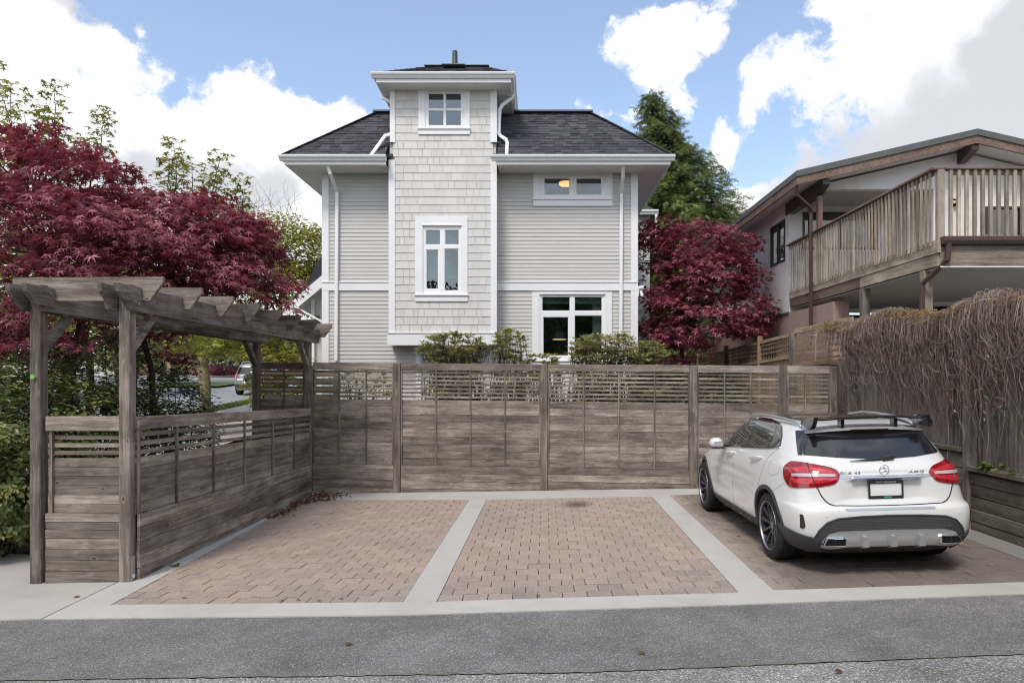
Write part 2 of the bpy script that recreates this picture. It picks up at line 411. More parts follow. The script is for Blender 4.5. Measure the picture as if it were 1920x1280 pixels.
def paver():
    m, nt, b = new_mat('clay_paver'); p = pos(nt); r = rnd_obj(nt)
    n1 = nt.noise(p, .55, 4, .6, .4); n2 = nt.noise(p, 130, 3, .7); n3 = nt.noise(p, 2.2, 5, .65)
    warm, grey, dk = (0.355, 0.277, 0.228), (0.315, 0.265, 0.226), (0.190, 0.160, 0.138)
    a = nt.math('ADD', nt.math('MULTIPLY', n1, 1.5), nt.math('ADD', nt.math('MULTIPLY', r, .18), nt.math('MULTIPLY', n3, .50)))
    # the edges of the yard and the third bay have greyed with dirt
    sx = nt.n('SeparateXYZ', {0: p})
    dirt = nt.math('ADD', nt.math('MULTIPLY', nt.sstep(sx.outputs[0], 2.0, 2.6), .85), nt.math('MULTIPLY', nt.sstep(sx.outputs[1], 7.6, 6.0), .42))
    a = nt.math('SUBTRACT', a, dirt)
    c = nt.ramp(nt.math('MULTIPLY', a, .6), [(0.10, dk), (0.42, grey), (0.68, warm), (0.9, (0.39, 0.300, 0.245))])
    vg = nt.n('SeparateColor', {0: nt.n('TexVoronoi', {'Vector': p, 'Scale': 150.0}).outputs['Color']}).outputs[0]
    k = nt.math('ADD', nt.math('MULTIPLY_ADD', n2, .9, .30), nt.math('MULTIPLY', vg, .50))
    c = nt.mix(1.0, c, nt.n('CombineXYZ', {0: k, 1: k, 2: k}).outputs[0], 'MULTIPLY')
    c = nt.mix(nt.math('MULTIPLY', nt.sstep(nt.noise(p, 5.0, 4, .65), .56, .74), .35), c, (0.17, 0.15, 0.125))
    k2 = nt.math('MULTIPLY_ADD', r, .12, .94)
    c = nt.mix(1.0, c, nt.n('CombineXYZ', {0: k2, 1: k2, 2: k2}).outputs[0], 'MULTIPLY')
    # an oil stain in the middle bay
    st = nt.vm('DISTANCE', nt.vm('MULTIPLY', p, (1, .8, 0)), (0.66, 8.62, 0))
    c = nt.mix(nt.math('MULTIPLY', nt.sstep(nt.math('ADD', st, nt.math('MULTIPLY', n3, .12)), .40, .12), .8), c, (0.085, 0.07, 0.06))
    setin(nt, b, Base_Color=c, Roughness=.92, Specular_IOR_Level=.2); bump(nt, b, n2, .4, .005); return m
M['paver'] = paver()
M['crackdirt'] = plain('crack_dirt', (0.155, 0.148, 0.122), .95, .1, var=.4, scale=12)
M['bed'] = plain('paver_sand', (0.085, 0.072, 0.056), .95, .1, var=.3, scale=9)
M['soil'] = plain('soil', (0.07, 0.055, 0.042), .95, .1, var=.35, scale=4, bmp=.6, bscale=30)
M['grassbase'] = plain('turf', (0.085, 0.125, 0.03), .95, .1, var=.3, scale=3)

def leafmat(name, stops, trans=0.25, rough=0.5, spec=0.4, pscale=1.1):
    m, nt, b = new_mat(name); t = m.node_tree
    r = nt.n('Attribute', attribute_name='rnd').outputs['Fac']
    n = nt.noise(pos(nt), pscale, 3, .6)
    f = nt.math('ADD', nt.math('MULTIPLY', r, .62), nt.math('MULTIPLY', n, .40))
    c = nt.ramp(f, stops)
    setin(nt, b, Base_Color=c, Roughness=rough, Specular_IOR_Level=spec)
    tr = nt.n('BsdfTranslucent', {'Color': nt.mix(1.0, c, (1.5, 1.35, 1.0, 1), 'MULTIPLY')})
    mx = nt.n('MixShader', {0: trans, 1: b.outputs[0], 2: tr.outputs[0]})
    t.links.new(mx.outputs[0], t.nodes['Material Output'].inputs[0]); return m
M['maple'] = leafmat('purple_maple_leaf', [(0.10, (0.050, 0.012, 0.022)), (0.38, (0.168, 0.027, 0.054)), (0.66, (0.31, 0.074, 0.118)), (0.95, (0.47, 0.22, 0.28))], .30, .42, .55)
M['maple_green'] = leafmat('green_maple_leaf', [(0.1, (0.09, 0.11, 0.025)), (0.5, (0.22, 0.25, 0.06)), (0.78, (0.34, 0.35, 0.11)), (0.95, (0.32, 0.14, 0.08))], .35)
M['yellowgreen'] = leafmat('spring_leaf', [(0.1, (0.09, 0.10, 0.018)), (0.5, (0.25, 0.265, 0.045)), (0.9, (0.44, 0.42, 0.10))], .38)
M['conifer'] = leafmat('cypress_spray', [(0.1, (0.030, 0.048, 0.018)), (0.38, (0.085, 0.13, 0.045)), (0.66, (0.215, 0.26, 0.085)), (0.92, (0.42, 0.43, 0.15))], .25, .6, .3, .9)
M['shrub'] = leafmat('shrub_leaf', [(0.1, (0.034, 0.054, 0.02)), (0.45, (0.12, 0.165, 0.052)), (0.75, (0.28, 0.30, 0.10)), (0.93, (0.42, 0.27, 0.09))], .2, .38, .5, 1.6)
M['shrub_dark'] = leafmat('dark_shrub_leaf', [(0.1, (0.022, 0.038, 0.02)), (0.5, (0.065, 0.095, 0.042)), (0.9, (0.16, 0.20, 0.08))], .15, .35, .5, 1.6)
M['rhodo'] = leafmat('rhododendron_leaf', [(0.1, (0.10, 0.12, 0.045)), (0.45, (0.30, 0.315, 0.125)), (0.85, (0.55, 0.53, 0.28))], .15, .35, .5, 2.0)
M['bud'] = plain('flower_bud', (0.36, 0.27, 0.14), .6)
M['grassblade'] = leafmat('grass_blade', [(0.1, (0.06, 0.10, 0.02)), (0.6, (0.14, 0.20, 0.04)), (0.95, (0.26, 0.30, 0.08))], .3)
M['vinestem'] = leafmat('dry_vine', [(0.1, (0.075, 0.052, 0.042)), (0.5, (0.22, 0.158, 0.132)), (0.9, (0.44, 0.36, 0.315))], 0.0, .85, .2, 2.0)
M['vineleaf'] = leafmat('vine_shoot', [(0.1, (0.11, 0.09, 0.025)), (0.5, (0.24, 0.175, 0.06)), (0.9, (0.36, 0.20, 0.085))], .3, .6, .3, 2.0)
M['deadleaf'] = leafmat('dead_leaf', [(0.1, (0.08, 0.035, 0.025)), (0.5, (0.18, 0.085, 0.06)), (0.9, (0.32, 0.18, 0.12))], .1, .8, .2, 4.0)
M['bark'] = plain('bark', (0.085, 0.068, 0.055), .9, .2, var=.35, scale=14, bmp=.7, bscale=30)
M['twig'] = plain('pale_twig', (0.20, 0.165, 0.12), .9, .2)
M['bark_moss'] = plain('mossy_bark', (0.19, 0.165, 0.10), .9, .2, var=.4, scale=9, bmp=.7, bscale=25)
M['bark_dark'] = plain('dark_bark', (0.06, 0.047, 0.040), .9, .2, var=.3, scale=14)
# ------------------------------------------------------------------ ground and paving
def sheet(name, mat, xs, ys, dz, label=None, zfun=gz, kind='structure'):
    v = [(x, y, zfun(x, y)+dz) for y in ys for x in xs]; n = len(xs)
    f = [(j*n+i, j*n+i+1, (j+1)*n+i+1, (j+1)*n+i) for j in range(len(ys)-1) for i in range(n-1)]
    b = MB(); b.add(v, f); return b.top(name, mat, (0, 0, 0), label, None, kind=kind)
XS = [-400, -150, -60, -30, -20, -14, -9, -6, -3, 0, 3, 5.5, 8, 14, 30, 80, 200, 400]
sheet('ground', M['soil'], XS, [-300, -100, -40, -12, 0, 3, 6, 9, 13, 18, 25, 34, 45, 58, 80, 150, 400, 800], -0.07, 'dark soil ground under the gardens and houses')

def poly_slab(name, pts, top, thick, mat, label):
    """flat slab following the ground, from plan points"""
    b = MB(); n = len(pts)
    t = [Vector((x, y, gz(x, y)+top)) for x, y in pts]; u = [p-Vector((0, 0, thick)) for p in t]
    b.add(t+u, [tuple(range(n)), tuple(range(2*n-1, n-1, -1))]+[(i, n+i, n+(i+1) % n, (i+1) % n) for i in range(n)])
    return b.top(name, mat, (0, 0, 0), label, None, kind='structure', fixn=True)
g2 = lambda px, py: tuple(G(px, py)[:2])
# lane edge, crack between the newer and the older asphalt
edge = [(-60, 5.2), (-6, 5.93), g2(40, 1160), g2(750, 1152), g2(1330, 1134), g2(1920, 1112), (8, 7.15), (60, 12)]
crk = [(-60, 4.0), (-6, 4.55), g2(0, 1272), g2(1100, 1257), g2(1920, 1223), (8, 5.35), (60, 9)]
def strip(name, lo, hi, dz, mat, label):
    import bisect
    def at(pl, x):
        for (xa, ya), (xb, yb) in zip(pl[:-1], pl[1:]):
            if xa <= x <= xb: return ya+(yb-ya)*(x-xa)/(xb-xa)
    xs = sorted(set([p[0] for p in lo]+[p[0] for p in hi]+list(np.linspace(-8, 8, 49))))
    b = MB(); rg = random.Random(3)
    for xa, xb in zip(xs[:-1], xs[1:]):
        ya, yb = at(lo, xa), at(lo, xb); za, zb = at(hi, xa), at(hi, xb)
        b.add([(xa, ya, gz(xa, ya)+dz), (xb, yb, gz(xb, yb)+dz), (xb, zb, gz(xb, zb)+dz), (xa, za, gz(xa, za)+dz)], [(0, 1, 2, 3)])
    return b.top(name, mat, (0, 0, 0), label, None, kind='structure')
jag = random.Random(5)
crk_hi = []
for k in range(len(crk)-1):
    (xa, ya), (xb, yb) = crk[k], crk[k+1]; m = 60 if abs(xb-xa) < 20 else 2
    for i in range(m):
        t = i/m; crk_hi.append((xa+(xb-xa)*t, ya+(yb-ya)*t+jag.uniform(-.008, .008)))
crk_hi.append(crk[-1]); crk_lo = [(x, y-.001) for x, y in crk_hi]
strip('lane_asphalt', crk_hi, edge, -0.010, M['asphalt'], 'dark grey asphalt patch along the lane edge')
strip('lane_asphalt_worn', [(-60, -14), (60, -14)], crk_lo, -0.014, M['asphalt_old'], 'paler worn asphalt of the lane with coarse stone chips')

strip('lane_crack_dirt', [(x, y-jag.uniform(.001, .012)) for x, y in crk_hi], [(x, y+jag.uniform(.001, .012)) for x, y in crk_hi], -.0065, M['crackdirt'], 'mossy dirt filling the crack along the asphalt patch')

# paver bays as quads in plan
BAY = [[g2(207, 1133), g2(756, 1128), g2(880, 936), g2(570, 937)],
       [g2(818, 1127), g2(1385, 1110), g2(1222, 930), g2(912, 936)],
       [g2(1450, 1106), (5.03, 6.33), (5.05, 11.62), g2(1255, 928)]]
FENCE_Y = lambda x: 12.45-0.0655*(x+4.10)
FENCE_Z = lambda x: 2.287-0.0085*(x+4.10)
L = BAY
back = lambda x: FENCE_Y(x)+.25
inner = [(-4.32, 6.34), L[0][0], L[0][1], L[1][0], L[1][1], L[2][0], L[2][1], (5.6, 6.36)]
def lerp_y(pl, x):
    for (xa, ya), (xb, yb) in zip(pl[:-1], pl[1:]):
        if xa <= x <= xb: return ya+(yb-ya)*(x-xa)/(xb-xa)
xs_ = sorted(set([-4.32, 5.6]+[p[0] for p in inner]+[p[0] for p in edge if -4.32 < p[0] < 5.6]))
b = MB()
for xa, xb in zip(xs_[:-1], xs_[1:]):
    q = [(xa, lerp_y(edge, xa)), (xb, lerp_y(edge, xb)), (xb, lerp_y(inner, xb)), (xa, lerp_y(inner, xa))]
    t_ = [Vector((x, y, gz(x, y))) for x, y in q]; u_ = [p-Vector((0, 0, .12)) for p in t_]
    b.add(t_+u_, [(0, 1, 2, 3), (0, 4, 5, 1), (2, 6, 7, 3)])
b.top('concrete_band', M['concrete'], (0, 0, 0), 'pale concrete band along the asphalt lane', None, kind='structure')
poly_slab('concrete_band', [(-4.32, 6.34), L[0][0], L[0][3], (-4.30, L[0][3][1])], 0.0, .12, M['concrete'], 'narrow concrete band at the foot of the left fence')
poly_slab('concrete_band', [L[0][1], L[1][0], L[1][3], L[0][2]], 0.0, .12, M['concrete'], 'concrete band between the two empty paved bays')
poly_slab('concrete_band', [L[1][1], L[2][0], L[2][3], L[1][2]], 0.0, .12, M['concrete'], 'concrete band between the middle bay and the car bay')
poly_slab('concrete_band', [L[2][1], (5.6, 6.36), (5.6, 11.6), L[2][2]], 0.0, .12, M['concrete_dirty_shaded'], 'concrete band below the vine covered fence')
poly_slab('concrete_band', [(-4.30, L[0][3][1]), L[0][3], L[0][2], L[1][3], L[1][2], L[2][3], L[2][2], (5.6, 11.6), (5.6, back(5.6)), (-4.30, back(-4.3))], 0.0, .12, M['concrete'], 'concrete band along the foot of the back fence')
poly_slab('concrete_apron', [(-9.0, 5.62), (-6, 5.94), (-4.335, edge[2][1]+.005), (-4.335, 7.15), (-5.35, 7.9), (-5.9, 8.3), (-9, 8.6)], -0.001, .12, M['concrete_old'], 'concrete footpath slab left of the fence end')

def paver_mesh(w, l, ch=.003):
    k = ('paver', round(w, 3), round(l, 3))
    if k not in _cache:
        b = MB(); x, y = w/2, l/2
        b.add([(-x, -y, -.06), (x, -y, -.06), (x, y, -.06), (-x, y, -.06), (-x, -y, -ch), (x, -y, -ch), (x, y, -ch), (-x, y, -ch),
               (-x+ch, -y+ch, 0), (x-ch, -y+ch, 0), (x-ch, y-ch, 0), (-x+ch, y-ch, 0)],
              [(0, 1, 5, 4), (1, 2, 6, 5), (2, 3, 7, 6), (3, 0, 4, 7), (4, 5, 9, 8), (5, 6, 10, 9), (6, 7, 11, 10), (7, 4, 8, 11), (8, 9, 10, 11)])
        _cache[k] = b.mesh('paver', M['paver'])
    return _cache[k]
rg = random.Random(11)
for bi, q in enumerate(BAY):
    q = [Vector((*p, gz(*p))) for p in q]
    lab = ['left paved parking bay of pinkish pavers beside the pergola fence', 'middle paved parking bay with an oil stain', 'right paved parking bay of dark pavers under the white car'][bi]
    b = MB(); z = Vector((0, 0, -.028)); b.add([p+z for p in q], [(0, 1, 2, 3)])
    bay = b.top('parking_bay', M['bed'], q[0], lab, None, kind='structure')
    w = (q[1]-q[0]).length; l = ((q[3]-q[0]).length+(q[2]-q[1]).length)/2
    nr = round(l/.2); nc = round(w/.238); pw, pl = w/nc, l/nr
    bil = lambda u, v: (q[0]*(1-u)+q[1]*u)*(1-v)+(q[3]*(1-u)+q[2]*u)*v
    count = 0; rest = MB()
    for r in range(nr):
        cells = [(c/nc, (c+1)/nc) for c in range(nc)] if r % 2 == 0 else [(0, .5/nc)]+[((c+.5)/nc, (c+1.5)/nc) for c in range(nc-1)]+[(1-.5/nc, 1)]
        for a, e in cells:
            c = bil((a+e)/2, (r+.5)/nr); rowd = bil(1, (r+.5)/nr)-bil(0, (r+.5)/nr)
            ww = (e-a)*rowd.length-.0065; ll = pl-.011
            zz = -.004+rg.uniform(-.004, .002); ang = atan2(rowd.y, rowd.x)+rg.uniform(-.006, .006)
            me = paver_mesh((e-a)*w-.0065, ll)
            if count < 300:
                o = link_mesh('paver', me, bay, c+Vector((0, 0, zz)))
                o.rotation_euler = (0, -atan2(rowd.z, rowd.length)+rg.uniform(-.006, .006), ang); o.scale = (ww/((e-a)*w-.0065), 1, 1); count += 1
            else:
                R = Matrix.Translation(c+Vector((0, 0, zz))) @ Matrix.Rotation(ang, 4, 'Z')
                rest.add([R @ vv.co for vv in me.vertices], [tuple(p.vertices) for p in me.polygons])
    if rest.v: tag(rest.build('pavers_at_the_back', M['paver'], bay), kind='stuff')

# the street beyond the left garden: kerb at x about -14, running away uphill
sheet('street', M['street'], [-60, -40, -24, -18, -14.0], [12, 13, 18, 25, 34, 45, 56.5], -0.03, 'pale grey street climbing away past the left garden')
sheet('cross_street', M['street'], [-90, -60, -40, -24, -14, -6, 8, 40], [56.6, 58, 62], -0.03, 'street crossing at the top of the slope')
sheet('far_pavement', M['concrete_old'], [-90, -60, -40, -24.2], [55.0, 55.9], 0.05, 'pale pavement on the far street corner')
sheet('pavement', M['concrete_old'], [-12.95, -10.4, -8.6], [12, 13, 16, 20, 25, 34, 45, 55], 0.02, 'pale concrete pavement behind the left garden')
sheet('turf', M['grassbase'], [-13.9, -12.97], [12, 13, 18, 25, 34, 45, 55], 0.0, 'turf of the verge between street and pavement')
sheet('traffic_island', M['grassbase'], [-24, -19.5], [42, 46], 0.10, 'grass island in the street')
b = MB()
for ya, yb in zip([12, 13, 20, 27, 34, 45], [13, 20, 27, 34, 45, 55]):
    b.hexa([(-14, ya, gz(-14, ya)-.1), (-13.88, ya, gz(-13, ya)-.1), (-13.88, yb, gz(-13, yb)-.1), (-14, yb, gz(-14, yb)-.1)],
           [(-14, ya, gz(-14, ya)+.06), (-13.88, ya, gz(-13, ya)+.06), (-13.88, yb, gz(-13, yb)+.06), (-14, yb, gz(-14, yb)+.06)])
poly_slab('patio', [(5.75, 7.5), (14, 7.5), (14, 17.1), (5.75, 17.1)], .1, .25, M['concrete_old'], 'concrete slab added under the neighbour deck to brighten its ceiling')  # slab added so that bounced light brightens the deck ceiling
b.top('kerb', M['concrete_old'], (0, 0, 0), 'concrete kerb of the street beside the grass verge', None, kind='structure')
# ------------------------------------------------------------------ the grey house
HY, BY = 17.5, 17.0                                   # facade plane, front of the shingled bay
HX = lambda px, d=HY: (px-CX)*d/F
HZ = lambda py, d=HY: H+(CY-py)*d/F
house = thing('house', (-1.4, HY, gz(-1.4, HY)), 'pale grey house with a shingled tower bay and dark hipped roof', 'house')

def subtract(iv, cuts):
    out = [iv]
    for a, b in cuts:
        nx = []
        for c, d in out:
            if b <= c or a >= d: nx.append((c, d)); continue
            if a > c: nx.append((c, a))
            if b < d: nx.append((b, d))
        out = nx
    return [(c, d) for c, d in out if d-c > .004]
def cut_wall(mb, x0, x1, z0, z1, y0, y1, holes):
    zs = sorted(set([z0, z1]+[min(max(h[i], z0), z1) for h in holes for i in (2, 3)]))
    for za, zb in zip(zs[:-1], zs[1:]):
        zm = (za+zb)/2
        for a, b in subtract((x0, x1), [(h[0], h[1]) for h in holes if h[2] < zm < h[3]]): mb.box(a, b, y0, y1, za, zb)
def lap_siding(name, x0, x1, z0, z1, y, holes, exp=.0985):
    b = MB(); z = z0
    while z < z1-.01:
        t = min(z+exp, z1); zm = (z+t)/2
        for a, c in subtract((x0, x1), [(h[0], h[1]) for h in holes if h[2] < zm < h[3]]):
            j = random.uniform(-.0015, .0015)
            b.add([(a, y-.017+j, z), (c, y-.017+j, z), (c, y-.006, z+(t-z)*.72), (a, y-.006, z+(t-z)*.72), (c, y-.004, t), (a, y-.004, t), (a, y, z+.001), (c, y, z+.001)],
                  [(0, 1, 2, 3), (3, 2, 4, 5), (6, 7, 1, 0)])
        z = t
    return tag(b.build(name, M['siding'], house), kind='stuff')

def window(outer, frame, panes, d, extra=None, label=None):
    """all in photo pixels at depth d: outer casing, frame, glass panes (l, r, t, b)"""
    X = lambda p: (p-CX)*d/F; Z = lambda p: H+(CY-p)*d/F
    f = [X(frame[0]), X(frame[1]), Z(frame[3]), Z(frame[2])]
    ps = [(X(l), X(r), Z(b_), Z(t)) for l, r, t, b_ in panes]
    b = MB(); cut_wall(b, *f, d-.012, d+.05, ps)
    w = b.build('window', M['vinyl'], house)
    if label: w['label'] = label
    for p in ps:
        q = MB(); q.box(p[0]-.004, p[1]+.004, d+.018, d+.024, p[2]-.004, p[3]+.004); q.build('pane', M['glass'], w)
        q = MB(); s = .014
        for r in ((p[0], p[0]+s, p[2], p[3]), (p[1]-s, p[1], p[2], p[3]), (p[0]+s, p[1]-s, p[2], p[2]+s), (p[0]+s, p[1]-s, p[3]-s, p[3])):
            q.box(r[0], r[1], d+.002, d+.017, r[2], r[3])
        q.build('sash', M['vinyl'], w)
    o = [X(outer[0]), X(outer[1]), Z(outer[3]), Z(outer[2])]
    sill_t = f[2]
    b = MB()
    b.box(o[0], f[0], d-.048, d-.001, sill_t, f[3]); b.box(f[1], o[1], d-.048, d-.001, sill_t, f[3])
    b.box(o[0], o[1], d-.048, d-.001, f[3]+.001, o[3])
    b.box(f[0]-.02, f[1]+.02, d-.066, d-.049, f[3]-.012, f[3]+.022)
    b.build('casing', M['trim'], w)
    b = MB(); b.box(o[0]-.02, o[1]+.02, d-.085, d-.002, sill_t-.035, sill_t-.001)
    b.box(o[0], o[1], d-.052, d-.002, o[2], sill_t-.036); b.build('sill', M['trim'], w)
    return w, (o[0], o[1], o[2], o[3]), f
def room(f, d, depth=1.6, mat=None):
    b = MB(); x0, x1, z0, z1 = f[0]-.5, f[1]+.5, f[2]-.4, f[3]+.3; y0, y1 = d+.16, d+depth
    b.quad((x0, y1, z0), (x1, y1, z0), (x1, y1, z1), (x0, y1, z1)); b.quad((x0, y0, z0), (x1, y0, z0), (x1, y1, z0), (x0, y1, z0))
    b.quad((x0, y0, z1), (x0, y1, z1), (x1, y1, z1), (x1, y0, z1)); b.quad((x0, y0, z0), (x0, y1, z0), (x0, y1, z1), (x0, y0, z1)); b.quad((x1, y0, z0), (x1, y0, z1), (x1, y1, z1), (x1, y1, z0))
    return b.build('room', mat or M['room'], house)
def blind(w, f, z0, z1, d, slats=True):
    b = MB(); z = z1
    if slats:
        while z > z0:
            b.hexa([(f[0]+.02, d+.075, z-.010), (f[1]-.02, d+.075, z-.010), (f[1]-.02, d+.098, z+.008), (f[0]+.02, d+.098, z+.008)],
                   [(f[0]+.02, d+.075, z-.008), (f[1]-.02, d+.075, z-.008), (f[1]-.02, d+.098, z+.010), (f[0]+.02, d+.098, z+.010)]); z -= .026
        b.box(f[0]+.02, f[1]-.02, d+.072, d+.10, z0-.03, z0)
    else: b.box(f[0]+.02, f[1]-.02, d+.075, d+.08, z0, z1)
    o = b.build('blind', M['blind'], w); return o

w1, c1, f1 = window((785, 881, 158, 253), (797, 872, 166, 241), [(803, 832.5, 175, 204), (835.5, 865, 175, 204), (803, 832.5, 207, 236), (835.5, 865, 207, 236)], BY, label='small four pane tower window')
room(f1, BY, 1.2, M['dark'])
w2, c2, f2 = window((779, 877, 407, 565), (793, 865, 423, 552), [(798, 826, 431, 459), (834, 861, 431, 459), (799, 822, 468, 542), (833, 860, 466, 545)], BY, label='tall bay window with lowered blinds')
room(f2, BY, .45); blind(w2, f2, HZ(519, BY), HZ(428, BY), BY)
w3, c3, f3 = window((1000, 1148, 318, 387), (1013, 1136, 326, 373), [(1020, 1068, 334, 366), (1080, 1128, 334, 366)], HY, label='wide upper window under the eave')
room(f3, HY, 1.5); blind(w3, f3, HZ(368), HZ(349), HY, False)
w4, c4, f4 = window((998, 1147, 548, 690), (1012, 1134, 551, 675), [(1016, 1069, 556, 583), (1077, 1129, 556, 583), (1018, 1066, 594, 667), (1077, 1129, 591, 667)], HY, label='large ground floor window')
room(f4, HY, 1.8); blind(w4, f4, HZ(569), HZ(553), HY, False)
b = MB()                                              # curtain at the right of the big window
for k in range(9):
    x = HX(1112)+k*.028; b.box(x, x+.03, HY+.16+.018*(k % 2), HY+.19+.018*(k % 2), HZ(675), HZ(552))
b.build('curtain', M['curtain'], w4)

z_b, z_t = gz(0, HY)-.1, HZ(324)
XL, XR, BL, BR = HX(605), HX(1195), HX(730, BY), HX(931, BY)
holes_r = [(c[0], c[1], c[2], c[3]) for c in (c3, c4)]
fr = [(f[0], f[1], f[2], f[3]) for f in (f3, f4)]
b = MB()
cut_wall(b, XL, XR, z_b, z_t+.3, HY+.001, HY+.15, fr)
b.box(XL, XL+.15, HY+.15, 28, z_b, z_t+.3); b.box(XR-.15, XR, HY+.15, 28, z_b, z_t+.3); b.box(XL, XR, 28, 28.15, z_b, z_t+.3)
b.build('wall', M['wallback'], house)
band_t, band_b = HZ(530), HZ(545)
xl_in, xr_in = HX(617), HX(1183)
lap_siding('siding', xl_in, BL+.05, band_t, z_t, HY, [])
lap_siding('siding', xl_in, HX(781), z_b, band_b, HY, [])
lap_siding('siding', BR-.05, xr_in, band_t, z_t, HY, holes_r)
lap_siding('siding', HX(790), xr_in, z_b, band_b, HY, holes_r)
for a, c in ((XL-.01, BL+.03), (BR-.03, XR+.01)): box1('belt_board', a, c, HY-.045, HY-.002, band_b, band_t, M['trim'], house)
box1('belt_cap', XL-.02, BL, HY-.065, HY-.003, band_t+.001, band_t+.022, M['trim'], house)
box1('belt_cap', BR, XR+.02, HY-.065, HY-.003, band_t+.001, band_t+.022, M['trim'], house)
for a, c in ((XL-.01, xl_in), (xr_in, XR+.01)):
    box1('corner_board', a, c, HY-.040, HY-.001, band_t+.023, z_t, M['trim'], house); box1('corner_board', a, c, HY-.040, HY-.001, z_b, band_b-.001, M['trim'], house)
box1('corner_board', HX(780), HX(790), HY-.038, HY-.001, z_b, HZ(650)-.001, M['trim'], house)
# shingled bay and tower
zb0, zt0 = HZ(625, BY), HZ(160, BY)
tb = HZ(647, BY)
b = MB()
cut_wall(b, BL+.01, BR-.01, tb+.02, zt0+.2, BY, BY+.12, [tuple(f1), tuple(f2)])
b.box(BL+.01, BL+.12, BY+.12, HY+.0, tb+.02, z_t); b.box(BR-.12, BR-.01, BY+.12, HY, tb+.02, z_t)
b.box(BL+.01, BL+.12, BY+.12, 20.2, z_t, zt0+.2); b.box(BR-.12, BR-.01, BY+.12, 20.2, z_t, zt0+.2)
b.box(BL+.01, BR-.01, 20.2, 20.3, z_t, zt0+.2); b.box(BL+.12, BR-.12, BY+.12, HY, tb+.02, tb+.06)
b.build('bay_wall', M['wallback'], house)
box1('bay_skirt', BL-.04, BR+.04, BY-.05, HY-.05, tb, zb0-.002, M['trim'], house)
box1('bay_skirt_cap', BL-.05, BR+.05, BY-.07, BY+.0, zb0-.001, zb0+.018, M['trim'], house)
TWX = .155
for x in (BL-.01, BR-TWX+.01):
    box1('bay_corner_board', x, x+TWX, BY-.042, BY-.002, zb0+.019, HZ(300, BY), M['trim'], house)
    box1('tower_corner_board', x+.035 if x < -2 else x-.005, x+TWX+.0, BY-.044, BY-.002, HZ(268, BY), HZ(160, BY), M['trim'], house)
xsl, xsr = BL+TWX-.012, BR-TWX+.012
nrow = 31; ex = (zt0-zb0-.02)/nrow; widths = [.12, .15, .18, .21, .25, .30, .35]
def shingle_mesh(w):
    k = ('wsh', w)
    if k not in _cache:
        b = MB(); h = ex+.035
        b.hexa([(-w/2, -.023, 0), (w/2, -.023, 0), (w/2, -.016, 0), (-w/2, -.016, 0)], [(-w/2, -.010, h), (w/2, -.010, h), (w/2, -.004, h), (-w/2, -.004, h)])
        _cache[k] = b.mesh('shingle', M['shingle'])
    return _cache[k]
rg = random.Random(21); ns = 0; rest = MB()
order = []
for r in range(nrow):
    z = zb0+.02+r*ex; zm = z+ex/2
    cuts = [(c[0]+.015, c[1]-.015) for c in (c1, c2) if c[2]+.02 < zm < c[3]-.02]
    lo, hi = (xsl, xsr)
    if HZ(268, BY) > z > HZ(298, BY): lo, hi = xsl-.06, xsr+.06
    for a, e in subtract((lo, hi), cuts):
        x = a
        while x < e-.003:
            w = rg.choice(widths)
            if e-(x+w) < .10: w = e-x
            order.append((x, w, z)); x += w
for x, w, z in order:
    bw = min(widths, key=lambda q: abs(q-w)); me = shingle_mesh(bw)
    c = Vector((x+w/2, BY+rg.uniform(-.0025, .001), z+rg.uniform(-.002, .002)))
    if ns < 300:
        o = link_mesh('shingle', me, house, c); o.scale = ((w-.006)/bw, 1, 1); ns += 1
    else:
        rest.add([Vector((v.co.x*(w-.006)/bw, v.co.y, v.co.z))+c for v in me.vertices], [tuple(p.vertices) for p in me.polygons])
if rest.v: tag(rest.build('tower_shingles', M['shingle'], house), kind='stuff')

# roofs
EZ, EY, XE0, XE1 = HZ(292, 16.7), 16.7, -6.26, 3.39
a_ = 1.88; RZ = HZ(212, EY+a_)
def course_roof(name, e0, e1, r0, r1, rows, parent, tab=.21):
    """roof slope between eave e0-e1 and ridge r0-r1, laid with staggered shingle tabs"""
    e0, e1, r0, r1 = map(Vector, (e0, e1, r0, r1)); b = MB()
    n = (e1-e0).cross(r0-e0).normalized()
    if n.z < 0: n = -n
    b.quad(e0, e1, r1, r0)
    g = random.Random(4)
    for k in range(rows):
        t0, t1 = k/rows, min(1, (k+1.25)/rows)
        A0, A1, B0, B1 = e0.lerp(r0, t0), e1.lerp(r1, t0), e0.lerp(r0, t1), e1.lerp(r1, t1)
        Lw = (A1-A0).length; x = 0.0
        dirx = (A1-A0).normalized()
        while x < Lw-.01:
            w = g.uniform(.6, 1.4)*tab; x2 = min(Lw, x+w)
            h = g.choice([.010, .016, .022])
            p0, p1 = A0+dirx*x, A0+dirx*(x2-.004)
            up = (B0-A0) if (r0-e0).length > 0 else Vector((0, 0, 1))
            up = (up-dirx*up.dot(dirx))
            q0, q1 = p0+up, p1+up
            def clampx(p):                            # keep the tab inside the slope's slanting ends
                l0 = (B0-A0).dot(dirx); l1 = (B1-A0).dot(dirx); s_ = (p-A0).dot(dirx)
                return p+dirx*(min(max(s_, l0), l1)-s_)
            q0, q1 = clampx(q0), clampx(q1)
            b.add([p0+n*.002, p1+n*.002, p1+n*h, p0+n*h, q1+n*.004, q0+n*.004], [(0, 1, 2, 3), (3, 2, 4, 5), (0, 3, 5), (1, 4, 2)], r=g.random())
            x = x2
    o = b.build(name, M['roof'], parent); o['kind'] = 'stuff'; return o
course_roof('roof', (XE0, EY-.03, EZ), (BL-.03, EY-.03, EZ), (XE0+a_, EY+a_, RZ), (BL-.03, EY+a_, RZ), 17, house)
